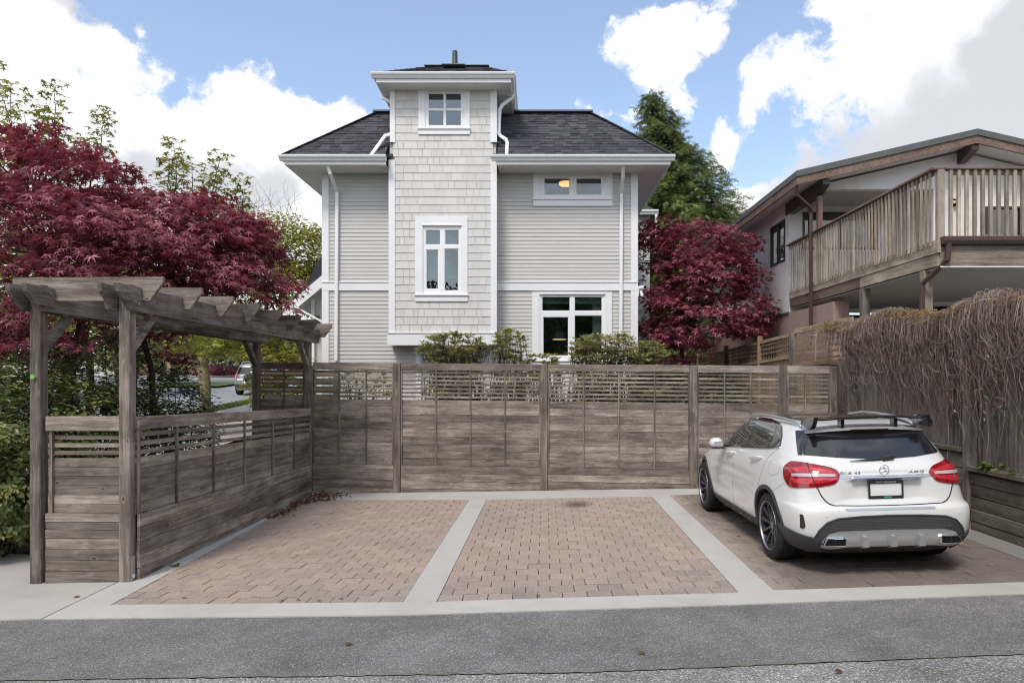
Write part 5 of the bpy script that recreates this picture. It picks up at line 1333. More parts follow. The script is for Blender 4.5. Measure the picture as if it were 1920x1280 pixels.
# dry vine hanging over the right fence
def vine():
    t = thing('dry_vine', (RX-.1, 8.5, 2.9), 'tangled dry brown vine hanging in curtains over the right fence', 'vine')
    mb = MB(); lv = Leaves(); rgv = random.Random(9)
    def topz(y): return 2.80+.07*sin(y*1.3)+.05*sin(y*3.1+1)+.10*math.exp(-((y-7.9)/.7)**2)
    def strand(y, L_, out, r):
        z = topz(y)+rgv.uniform(-.12, .10); x = RX+.05+rgv.uniform(-.06, .08); pts = []; n = 11; ph = rgv.random()*6; sw = rgv.gauss(0, .16); yy = y; w1 = rgv.uniform(.03, .13); w2 = rgv.uniform(.02, .08)
        rr_ = rgv.uniform(5, 13)
        for i in range(n+1):
            s = i/n; arch = sin(min(1, s*3.2)*pi/2)
            dz = .10*sin(min(1, s*3.4)*pi)-L_*max(0, s-.12)/.88
            pts.append((x-out*arch*(1-.25*s)+w2*sin(ph+s*8)*s, yy+sw*s+w1*sin(ph*2+s*rr_)*min(1, s*2)+rgv.uniform(-.012, .012), z+dz))
        mb.tube(pts, [r*(1-.6*i/n) for i in range(n+1)], 3, cap=False); return pts
    cl = [(rgv.uniform(5.2, 11.95), rgv.uniform(.03, .16), rgv.uniform(.55, 1.15)) for _ in range(70)]
    for k in range(4600):
        cy_, cw_, lf_ = rgv.choice(cl); y = min(11.95, max(5.2, rgv.gauss(cy_, cw_))) if rgv.random() < .6 else rgv.uniform(5.2, 11.95); d_ = max(0, 11.95-y); full = min(1, .35+d_/2.5)
        L_ = (rgv.uniform(.25, .9) if rgv.random() < .5 else rgv.uniform(.8, 1.95))*full*lf_*(.80 if y > 9.4 else 1)
        p = strand(y, L_, rgv.uniform(.05, .23), rgv.choice([.002, .0025, .003, .0035, .005]))
    for k in range(520):                              # loops and tangles along the top
        y = rgv.uniform(5.2, 12.7); z = topz(y)*(1 if y < 11.9 else 1.02); h = rgv.uniform(-.02, .13); w = rgv.uniform(-.35, .35); o = rgv.uniform(-.1, .25)
        mb.tube([(RX+.12, y, z-.05), (RX+.05-o*.4, y+w*.3, z+h*.8), (RX-o*.8, y+w*.7, z+h), (RX-.05-o, y+w, z+h*.3), (RX-.08-o, y+w*1.1, z-.25)], [.0045, .0045, .004, .003, .002], 3, cap=False)
    for k in range(550):                              # tangle: short crooked stems at every slant inside the curtain
        y = rgv.uniform(5.2, 11.9); z = 2.75-abs(rgv.gauss(0, .55)); x = RX-.05-rgv.uniform(0, .28); a = rgv.uniform(-1.2, 1.2); L_ = rgv.uniform(.2, .6); pts = []; c_ = rgv.gauss(0, .25)
        for i in range(8):
            pts.append((x+rgv.uniform(-.01, .01), y, z)); a += c_+rgv.gauss(0, .12); y += L_/7*sin(a); z -= L_/7*cos(a)
        mb.tube(pts, [.0028, .0028, .0026, .0024, .002, .002, .0016, .001], 3, cap=False)
    m = 11000; yy = RNG.uniform(5.2, 12.5, m); tz = 2.83+.07*np.sin(yy*1.3)+.05*np.sin(yy*3.1+1)+.10*np.exp(-((yy-7.9)/.7)**2)
    hump = np.clip(np.sin(yy*2.1+.5)*.5+.55, .05, 1)
    keep = RNG.random(m) < hump
    p = np.stack([RX+.05+RNG.normal(0, .14, m), yy, tz+RNG.random(m)*.16*hump-.02], 1)[keep]; m = len(p)
    dd = unit(m); dd[:, 2] = np.abs(dd[:, 2])
    lv.add(p, unit(m), dd, .042*(.6+.8*RNG.random(m)))
    m = 420; yy = RNG.uniform(5.4, 9.0, m); c = np.round(yy*1.4)/1.4; yy = c+RNG.normal(0, .10, m)
    p = np.stack([RX-.13+RNG.normal(0, .05, m), yy, RNG.uniform(1.5, 2.6, m)], 1); lv2 = Leaves(); lv2.add(p, unit(m)+np.array([-1., 0, .5]), unit(m), .06*(.6+.6*RNG.random(m)))
    mb.build('stems', M['vinestem'], t); lv.build('shoots', M['vineleaf'], 'ovate', t); lv2.build('ivy_leaves', M['shrub_dark'], 'ovate', t)
vine()
# ferns/weeds on the sleeper wall
def tuft(loc, label, n, size, mat='grassblade', kind='ovate', cat='weed'):
    t = thing('weed', loc, label, cat); lv = Leaves(); d = unit(n); d[:, 2] = np.abs(d[:, 2])*.8+.1
    lv.add(np.repeat(np.array([loc]), n, 0)+RNG.normal(0, size*.35, (n, 3))*np.array([1, 1, .3])+np.array([0, 0, .01]), unit(n)*.4+np.array([0, 0, 1.]), d, size*(.6+.6*RNG.random(n))); lv.build('leaves', M[mat], kind, t)
tuft((RX-.06, 8.05, .95), 'small fresh green fern on the sleeper wall cap', 24, .12); tuft((RX-.06, 7.65, .94), 'tiny green weed on the sleeper wall near the right picture edge', 12, .08)
tuft((-4.02, 7.62, gz(-4, 7.6)), 'small green weed at the foot of the left fence', 22, .05)
for k, (px, py) in enumerate(((527, 1126), (560, 1124), (598, 1126), (640, 1122), (345, 1120), (1010, 1117))):
    c = G(px, py); tuft((c.x, c.y, c.z-.004), ('tiny moss tuft in the front paver joint, left bay, clump beside the divider', 'tiny moss tuft in a paver joint, second from the divider', 'small moss tuft in the front row of the left bay', 'moss speck near the right front corner of the left bay', 'moss speck near the left front corner of the left bay', 'moss tuft in the front joint of the middle bay')[k], 14, .018)
# grass verge
def grass():
    n = 16000; y = 15+(55-15)*RNG.random(n)**1.6; x = -13.85+.85*RNG.random(n); z = np.array([gz(a, b_) for a, b_ in zip(x, y)])
    a = RNG.random(n)*6.28; o = thing('grass', (-13.4, 26, gz(-13, 26)), None, None, kind='stuff'); lv = Leaves()
    sv = np.stack([np.cos(a), np.sin(a), 0*a], 1)
    lv.add(np.stack([x, y, z], 1), np.tile([0, 0, 1.], (n, 1)), sv, .07+.09*RNG.random(n))
    p = lv.build('grass', M['grassblade'], 'blade', o); p['kind'] = 'stuff'
    w = p.matrix_world; loc = o.location.copy(); bpy.data.objects.remove(o); p.parent = None; p.location = loc; p['label'] = 'mown green grass on the street verge'; p.name = 'grass'
grass()
# hedgerow added unseen behind the camera, for darker reflections in windows and car
hb = MB(); hx = np.linspace(-28, 28, 57); hz = [0, 1.5, 3, 4.5, 6, 7.2, 8.0]
vs = [(x, -13.6+.5*sin(x*1.9+z)+.3*sin(x*.7-z*1.3), gz(x, 0)+z+(.5*sin(x*1.1) if z > 7 else 0)) for z in hz for x in hx]
vs += [(x, -15.5, z) for z in (8.3, 0) for x in hx]; n_ = len(hx); hb.add(vs, [(j*n_+i+1, j*n_+i, (j+1)*n_+i, (j+1)*n_+i+1) for j in range(len(hz)+1) for i in range(n_-1)])
hg = hb.top('added_hedge', M['shrub_dark'], (0, -13, 0), 'tall dark hedgerow added unseen across the lane to darken reflections', None, kind='stuff'); ORG[hg.name] = Vector((0, -13, 0))
lv = Leaves(); m_ = 26000; x_ = RNG.uniform(-28, 28, m_); z_ = RNG.uniform(0, 8.6, m_)
lv.add(np.stack([x_, -13.5+.5*np.sin(x_*1.9+z_)+.3*np.sin(x_*.7-z_*1.3)+RNG.normal(0, .2, m_), z_], 1), unit(m_)+np.array([0, 1., .4]), unit(m_), .34*(.6+.6*RNG.random(m_)))
tag(lv.build('leaves', M['shrub_dark'], 'ovate', hg), kind='stuff')
# leaf litter in the fence corner, scattered leaves
def litter():
    n = 520; q = RNG.random(n)**1.7; y = 12.2-q*2.0; x = -4.02+np.abs(RNG.normal(0, .10, n))*(1+2.2*(y > 11.6))
    z = np.array([gz(a, b_) for a, b_ in zip(x, y)])+.006+np.abs(RNG.normal(0, .025, n))*(y > 11.2)
    o = thing('t', (-4, 11.8, gz(-4, 11.8)), None, None); lv = Leaves(); lv.add(np.stack([x, y, z], 1), np.array([0, 0, 1.])+unit(n)*.6, unit(n), .06*(.5+RNG.random(n)))
    p = lv.build('leaf_litter', M['deadleaf'], 'ovate', o); loc = o.location.copy(); bpy.data.objects.remove(o); p.parent = None; p.location = loc; tag(p, 'dry brown leaf litter heaped in the fence corner', None, None, 'stuff')
litter()
def dead_leaf(px, py, size, lab, mat='deadleaf'):
    c = G(px, py)+Vector((0, 0, .008)); o = thing('fallen_leaf', tuple(c), lab, 'leaf'); lv = Leaves(); lv.add(np.array([tuple(c)]), np.array([[.2, -.3, 1.]]), np.array([[1., .3, 0]]), size); lv.build('leaf', M[mat], 'ovate', o)
for px, py, lab in ((1380, 1005, 'dark dead leaf on the right concrete divider'), (1195, 1225, 'small yellowish fallen leaf on the grey asphalt lane'), (1565, 1260, 'orange fallen leaf on the worn asphalt'), (645, 1209, 'dark speck of a leaf on the asphalt before the left bay'), (137, 1120, 'tiny dead leaf on the footpath slab')):
    dead_leaf(px, py, .07, lab, 'vineleaf' if 'yellow' in lab else 'deadleaf')
# ------------------------------------------------------------------ far things across the street
fh = thing('far_house', (-40, 66, gz(0, 60)), 'brown house far across the street under the left trees', 'house')
M['farbrown'] = plain('far_brown_wall', (0.17, 0.11, 0.075), .9, .2, var=.15, scale=1.0); M['fartan'] = plain('far_tan_wall', (0.33, 0.25, 0.16), .9, .2)
zf = gz(0, 60)
b = MB(); cut_wall(b, -40, -10, zf-.2, zf+3.2, 66, 66.3, [(-27.6, -25.6, zf-.2, zf+2.2), (-33, -31, zf+.9, zf+2.2)]); b.box(-40, -10, 66.3, 74, zf+3.0, zf+3.2); b.build('wall', M['farbrown'], fh)
b = MB(); b.prism([(-41, 65.2, zf+3.2), (-41, 75, zf+3.2), (-41, 70, zf+5.4)], (32, 0, 0)); b.build('roof', M['roof'], fh, fixn=True)
box1('garage_door', -27.55, -25.65, 66.1, 66.2, zf-.2, zf+2.15, M['dark'], fh)
for x in (-24.2, -22.3, -19.8): box1('porch_column', x, x+.5, 65.3, 65.7, zf-.2, zf+3.19, M['fartan'], fh)
w = box1('window', -32.95, -31.05, 66.1, 66.15, zf+.95, zf+2.15, M['bronze'], fh)
ff = thing('far_fence', (-33, 61.5, zf), 'grey board fence on the far side of the street', 'fence')
for k in range(18):
    piece('board', Vector((-33.4+k*.36, 62.6, zf+.75)), .35, .05, 1.5, M['fence_z'], ff)
for x in (-33.6, -30.3, -27): piece('post', Vector((x, 62.5, zf+.8)), .14, .14, 1.7, M['fence_z'], ff)
sp = thing('sign_post', A(385, 703, 56), 'thin white street sign post on the far corner', 'sign post')
c = Vector(A(385, 703, 56)); b = MB(); b.tube([c-Vector((0, 0, .1)), c+Vector((0, 0, 2.2))], .055, 8); b.build('pole', M['galv'], sp)
b = MB(); b.box(c.x-.04, c.x+.28, c.y-.06, c.y-.04, c.z+1.85, c.z+2.2); b.build('sign_plate', M['vinyl'], sp)
# pale post left of the street tree
c = Vector(A(318, 704, 58)); gp = thing('gate_post', tuple(c), 'pale square gate post by the far board fence', 'post')
b = MB(); b.box(c.x-.16, c.x+.16, c.y-.16, c.y+.16, c.z-.1, c.z+2.3); b.build('shaft', M['fartan'], gp); b = MB(); b.box(c.x-.22, c.x+.22, c.y-.22, c.y+.22, c.z+2.3, c.z+2.42); b.build('cap', M['fartan'], gp)

# ------------------------------------------------------------------ cars
def coat(name, col, rough=.35, cc=1.0, metal=0.0, flake=False):
    return plain(name, col, rough, .5, metal=metal, Coat_Weight=cc, Coat_Roughness=.03)
M['white_paint'] = coat('white_car_paint', (0.71, 0.715, 0.705)); M['silver_paint'] = coat('silver_paint', (.24, .26, .29), .4, 1, .5)
M['gloss_black'] = coat('gloss_black', (.012, .012, .014), .15); M['blackplastic'] = plain('black_plastic', (.028, .029, .032), .6, .4, bmp=.1, bscale=300)
M['clad'] = plain('grey_cladding', (.045, .046, .05), .55, .45); M['meshgrey'] = plain('mesh_grey', (.13, .135, .14), .5, .5)
M['tyre'] = plain('tyre_rubber', (.022, .022, .023), .85, .3, var=.2, scale=20)
M['rimblack'] = coat('black_rim', (.030, .030, .040), .35, .6); M['rimlip'] = plain('machined_rim_lip', (.40, .40, .42), .38, metal=1.0); M['sideglass'] = plain('side_glass', (.030, .036, .036), .03, .8, Coat_Weight=1.0)
M['chrome'] = plain('chrome', (.82, .82, .84), .08, metal=1.0); M['satin'] = plain('satin_silver', (.56, .565, .58), .34, metal=.75)
M['gap'] = plain('panel_gap', (.03, .03, .032), .8, .1); M['inside'] = plain('car_interior', (.02, .021, .023), .8, .2)
M['plate'] = plain('blank_plate', (.80, .81, .80), .5); M['seat'] = plain('seat_leather', (.05, .05, .052), .6)
M['discmetal'] = plain('brake_disc', (.35, .35, .35), .4, metal=.9); M['teal'] = plain('teal_print', (.05, .33, .29), .5)
M['gapwhite'] = plain('fine_shut_line', (.30, .30, .30), .7)
def lens(name, col, em):
    m, nt, b = new_mat(name); p = nt.n('TexCoord').outputs['Object']
    n = nt.noise(p, 9, 2, .5)
    setin(nt, b, Base_Color=nt.ramp(n, [(.3, tuple(x*.75 for x in col)), (.7, col)]), Roughness=.12, Coat_Weight=1.0, Coat_Roughness=.02, Specular_IOR_Level=.6)
    return m
M['redlens'] = lens('red_tail_lens', (.30, .005, .011), 0); M['redlight'] = lens('bright_red_lens', (.60, .032, .045), 0); M['clearlens'] = plain('clear_lens_strip', (.52, .45, .47), .12, .6, Coat_Weight=1.0)
M['darkred'] = plain('dark_red_lens', (.06, .004, .006), .2, .5)

def interp(tab, z):
    zs = [r[0] for r in tab]
    out = []
    for k in range(1, len(tab[0])):
        ys = [r[k] for r in tab]; n = len(zs)
        i = max(0, min(n-2, next((j for j in range(n-1) if z <= zs[j+1]), n-2)))
        h = [zs[j+1]-zs[j] for j in range(n-1)]; dl = [(ys[j+1]-ys[j])/h[j] for j in range(n-1)]
        def slope(j):
            if j == 0: return dl[0]
            if j == n-1: return dl[-1]
            a, b_ = dl[j-1], dl[j]
            return 0 if a*b_ <= 0 else (h[j-1]+h[j])*2/((2*h[j]+h[j-1])/a+(h[j]+2*h[j-1])/b_)*.5 if False else 2*a*b_/(a+b_)
        t = (z-zs[i])/h[i]; m0, m1 = slope(i)*h[i], slope(i+1)*h[i]
        out.append((2*t**3-3*t*t+1)*ys[i]+(t**3-2*t*t+t)*m0+(-2*t**3+3*t*t)*ys[i+1]+(t**3-t*t)*m1)
    return out
def ring(w, yr, yf, nr, nf, M_=128):
    """plan outline, starting at the tail centre, resampled by arc length"""
    t = np.linspace(-pi/2, 1.5*pi, 1601)
    yc = yr+(yf-yr)*.5; a = (yf-yr)/2
    n = np.where(np.sin(t) < 0, nr, nf)
    x = w*np.sign(np.cos(t))*np.abs(np.cos(t))**(2/n); y = yc+a*np.sign(np.sin(t))*np.abs(np.sin(t))**(2/n)
    s = np.concatenate([[0], np.cumsum(np.hypot(np.diff(x), np.diff(y)))]); q = np.linspace(0, s[-1], M_, endpoint=False)
    return np.interp(q, s, x), np.interp(q, s, y)
def body_loft(tab, zs, deform=None, M_=128):
    V = []; Fc = []
    for z in zs:
        w, yr, yf, nr, nf = interp(tab, z); x, y = ring(w, yr, yf, nr, nf, M_)
        V.append(np.stack([x, y, np.full(M_, z)], 1))
    V = np.concatenate(V)
    if deform is not None: V = deform(V)
    n = len(zs)
    for i in range(n-1):
        for j in range(M_): Fc.append((i*M_+j, i*M_+(j+1) % M_, (i+1)*M_+(j+1) % M_, (i+1)*M_+j))
    Fc.append(tuple(range(M_-1, -1, -1))); Fc.append(tuple((n-1)*M_+j for j in range(M_)))
    return V, Fc
SS = lambda x, a, b_: np.clip((x-a)/(b_-a), 0, 1)**2*(3-2*np.clip((x-a)/(b_-a), 0, 1))

# the white compact crossover, local frame: origin on the ground under the rear axle, +y to its nose
CAR_L = Vector((3.404, 7.361, .0862)); CAR_R = Matrix.Rotation(.011, 4, 'Z') @ Matrix.Rotation(-atan2(.025, 1), 4, 'Y')
CM = Matrix.Translation(CAR_L) @ CAR_R
car = thing('parked_car', CAR_L, 'white compact crossover with black roof wing parked nose to the back fence', 'car', origin=(0, 0, 0))
car.rotation_euler = CAR_R.to_euler()
TAB = [(.19, .74, -.60, 3.36, 7, 4), (.24, .815, -.71, 3.46, 8, 4), (.32, .862, -.785, 3.52, 9, 4), (.42, .885, -.822, 3.55, 10, 4), (.52, .897, -.835, 3.56, 10.5, 4), (.60, .902, -.838, 3.56, 10.5, 4), (.655, .903, -.830, 3.55, 10, 4), (.675, .903, -.815, 3.54, 9.6, 4), (.70, .902, -.778, 3.52, 9, 4),
       (.78, .898, -.762, 3.42, 8.2, 4), (.86, .890, -.752, 3.20, 7.8, 4.2), (.94, .876, -.742, 2.80, 7.4, 4.4), (1.0, .862, -.722, 2.42, 6.8, 6.5), (1.04, .848, -.698, 2.18, 6.4, 8), (1.07, .834, -.668, 2.06, 5.6, 9.5), (1.15, .798, -.598, 1.90, 5.6, 10), (1.25, .748, -.505, 1.72, 5.7, 10), (1.35, .688, -.405, 1.54, 5.7, 10),
       (1.395, .652, -.345, 1.46, 5.4, 8.5), (1.425, .612, -.235, 1.38, 5, 7), (1.448, .548, -.03, 1.30, 4.6, 5.5), (1.463, .46, .22, 1.17, 4.2, 4.2), (1.474, .35, .45, 1.12, 3.8, 3.8), (1.481, .20, .66, 1.05, 3.2, 3.2), (1.484, .04, .80, .95, 2.5, 2.5)]
zs = sorted(set(list(np.linspace(.19, .64, 16))+list(np.linspace(.655, .71, 8))+list(np.linspace(.73, 1.06, 22))+list(np.linspace(1.075, 1.38, 16))+list(np.linspace(1.39, 1.484, 14))))
def car_deform(V):
    x, y, z = V[:, 0].copy(), V[:, 1].copy(), V[:, 2]
    side = SS(np.abs(x), .55, .8)
    mid = np.exp(-((y-1.35)/.85)**4)
    x *= 1-side*mid*.026*np.exp(-((z-.56)/.13)**2)-side*mid*.012*np.exp(-((z-.80)/.05)**2)
    for yw in (0, 2.7): x *= 1+side*.022*np.exp(-((y-yw)/.40)**2)*np.exp(-((z-.60)/.20)**2)
    rear = SS(-y, .3, .6)
    y += rear*.030*SS(.385-np.abs(x), 0, .05)*SS(z, .715, .745)*SS(.945-z, 0, .03)           # number plate recess
    y += rear*.012*np.exp(-((z-.985)/.022)**2)*SS(.62-np.abs(x), 0, .2)                     # crease under the glass
    return np.stack([x, y, z], 1)
V, Fc = body_loft(TAB, zs, car_deform)
bvh = BVHTree.FromPolygons([Vector(v) for v in V], Fc)
me = bpy.data.meshes.new('body'); me.from_pydata(V.tolist(), [], Fc); me.materials.append(M['white_paint']); me.materials.append(M['blackplastic']); me.update()
tmp = bpy.data.objects.new('body_source', me); COL.objects.link(tmp)
cutters = []
for yw in (0.0, 2.70):
    for s in (-1, 1):
        c = MB(); c.lathe([(s*.50, .0), (s*.50, .392), (s*1.1, .392), (s*1.1, 0)], 56, 'x', (0, yw, .352)); cm = c.mesh('c', M['blackplastic'], fixn=True)
        co = bpy.data.objects.new('c', cm); COL.objects.link(co); cutters.append(co)
        md = tmp.modifiers.new('b', 'BOOLEAN'); md.operation = 'DIFFERENCE'; md.object = co; md.solver = 'EXACT'; md.material_mode = 'TRANSFER'
# openings for the glass, cut clean through the shell
def cam_local(px, py):
    o = CM.inverted() @ Vector((0, 0, H)); d = (CM.inverted().to_3x3() @ Vector(((px-CX)/F, 1, (CY-py)/F))).normalized(); return o, d
def cast(px, py):
    o, d = cam_local(px, py); h, n, i, t = bvh.ray_cast(o, d)
    if h is None:
        best = None
        for t in np.linspace(4.5, 11.5, 90):
            q, n_, i, dd = bvh.find_nearest(o+d*t)
            if best is None or dd < best[0]: best = (dd, q, n_)
        h, n = best[1], best[2]
    if n.dot(d) > 0: n = -n
    return h, n
dg = bpy.context.evaluated_depsgraph_get(); bm_me = bpy.data.meshes.new_from_object(tmp.evaluated_get(dg)); bm_me.name = 'body'
for o in cutters+[tmp]: bpy.data.objects.remove(o)
bm = bmesh.new(); bm.from_mesh(bm_me); bmesh.ops.recalc_face_normals(bm, faces=bm.faces)
for f in bm.faces:
    if f.calc_center_median().z < .285: f.material_index = 1
    f.smooth = f.material_index == 0
bm.to_mesh(bm_me); bm.free(); bm_me.update()
try: bm_me.set_sharp_from_angle(angle=radians(38))
except Exception: pass
body = link_mesh('body', bm_me, car)

def dens(poly, step):
    out = []
    for a, c in zip(poly, poly[1:]+poly[:1]):
        a, c = Vector((*a, 0)), Vector((*c, 0)); k = max(1, int((c-a).length/step))
        out += [tuple((a+(c-a)*i/k)[:2]) for i in range(k)]
    return out
def smooth_poly(poly, it=2):
    for _ in range(it):
        o = []
        for a, c in zip(poly, poly[1:]+poly[:1]): o += [(a[0]*.75+c[0]*.25, a[1]*.75+c[1]*.25), (a[0]*.25+c[0]*.75, a[1]*.25+c[1]*.75)]
        poly = o
    return poly
def patch(name, poly, off, mat, parent, proj=None, step=3.0, mirror=False, sink=.006, smooth=0, loc=False):
    """panel lying on the body: an outline projected onto it and given thickness"""
    proj = proj or cast
    if smooth: poly = smooth_poly(poly, smooth)
    bp = dens(poly, step); n0 = len(bp)
    xs = [p[0] for p in bp]; ys = [p[1] for p in bp]; pts = [Vector(p) for p in bp]
    gx = np.arange(min(xs)+step*.5, max(xs), step*1.3); gy = np.arange(min(ys)+step*.5, max(ys), step*1.3)
    def ins(x, y):
        c = False
        for (xa, ya), (xb, yb) in zip(bp, bp[1:]+bp[:1]):
            if (ya > y) != (yb > y) and x < (xb-xa)*(y-ya)/(yb-ya)+xa: c = not c
        return c
    for x in gx:
        for y in gy:
            if ins(x, y) and min(abs(x-a)+abs(y-b_) for a, b_ in bp) > step*.6: pts.append(Vector((x, y)))
    r = delaunay_2d_cdt(pts, [(i, (i+1) % n0) for i in range(n0)], [list(range(n0))], 1, 1e-5)
    P2, fs = r[0], r[2]; top = []; bot = []
    for p in P2:
        h, n = proj(p.x, p.y); top.append(h+n*off); bot.append(h-n*sink)
    if mirror: top = [Vector((-v.x, v.y, v.z)) for v in top]; bot = [Vector((-v.x, v.y, v.z)) for v in bot]
    cnt = {}
    for f in fs:
        for a, c in zip(f, f[1:]+f[:1]): cnt[(a, c)] = 1
    N = len(P2); m = MB(); F_ = [tuple(f) for f in fs]; E_ = [(a, c) for a, c in cnt if (c, a) not in cnt]
    m.add(top+bot, F_+[(a, N+a, N+c, c) for a, c in E_])
    o = m.build(name, mat, parent, smooth=True)
    bm = bmesh.new(); bm.from_mesh(o.data); bmesh.ops.recalc_face_normals(bm, faces=bm.faces)
    # outward check: panel must face away from the middle of the car
    s_ = sum((f.calc_area()*f.normal.dot(f.calc_center_median()-Vector((0, 1.3, .75))) for f in bm.faces), 0)
    if s_ < 0: bmesh.ops.reverse_faces(bm, faces=bm.faces)
    bm.to_mesh(o.data); bm.free()
    try: o.data.set_sharp_from_angle(angle=radians(40))
    except Exception: pass
    return o
def seam(name, pl, r, mat, parent, proj=None, step=4.0, mirror=False, lift=0.0):
    proj = proj or cast; pts = []
    for a, c in zip(pl[:-1], pl[1:]):
        a, c = Vector((*a, 0)), Vector((*c, 0)); k = max(1, int((c-a).length/step))
        pts += [(a+(c-a)*i/k) for i in range(k)]
    pts.append(Vector((*pl[-1], 0))); q = []
    for p in pts:
        h, n = proj(p.x, p.y); q.append(h+n*lift)
    if mirror: q = [Vector((-v.x, v.y, v.z)) for v in q]
    m = MB(); m.tube(q, r, 6); return m.build(name, mat, parent, smooth=True)
Z1 = lambda l: [(1290+x/4.0, 750+y/4.0) for x, y in l]
Z2 = lambda l: [(1460+x/5.053, 760+y/5.053) for x, y in l]
Z3 = lambda l: [(1460+x/4.174, 900+y/4.174) for x, y in l]
def side(sgn):
    def f(y, z):
        h, n, i, t = bvh.ray_cast(Vector((sgn*3, y, z)), Vector((-sgn, 0, 0)))
        if h is None: h, n, i, t = bvh.find_nearest(Vector((sgn*.9, y, z)))
        if n.x*sgn < 0: n = -n
        return h, n
    return f
def rearp(x, z):
    h, n, i, t = bvh.ray_cast(Vector((x, -3, z)), Vector((0, 1, 0)))
    if h is None: h, n, i, t = bvh.find_nearest(Vector((x, -.7, z)))
    if n.y > 0: n = -n
    return h, n
def cornerp(s):                                      # u runs round the bumper corner from the tail to the side
    def f(u, z):
        o = Vector((s*(.72+.33*u/.52), -.95+.62*u/.52, z)) if u < 2 else None
        a = radians(20+60*u/.52); d = Vector((-s*sin(a)*.9, cos(a), 0)).normalized()
        h, n, i, t = bvh.ray_cast(o+d*-1.0, d)
        if h is None: h, n, i, t = bvh.find_nearest(o)
        if n.dot(d) > 0: n = -n
        return h, n
    return f
def frontp(x, z):
    h, n, i, t = bvh.ray_cast(Vector((x, 6, z)), Vector((0, -1, 0)))
    if n.y < 0: n = -n
    return h, n
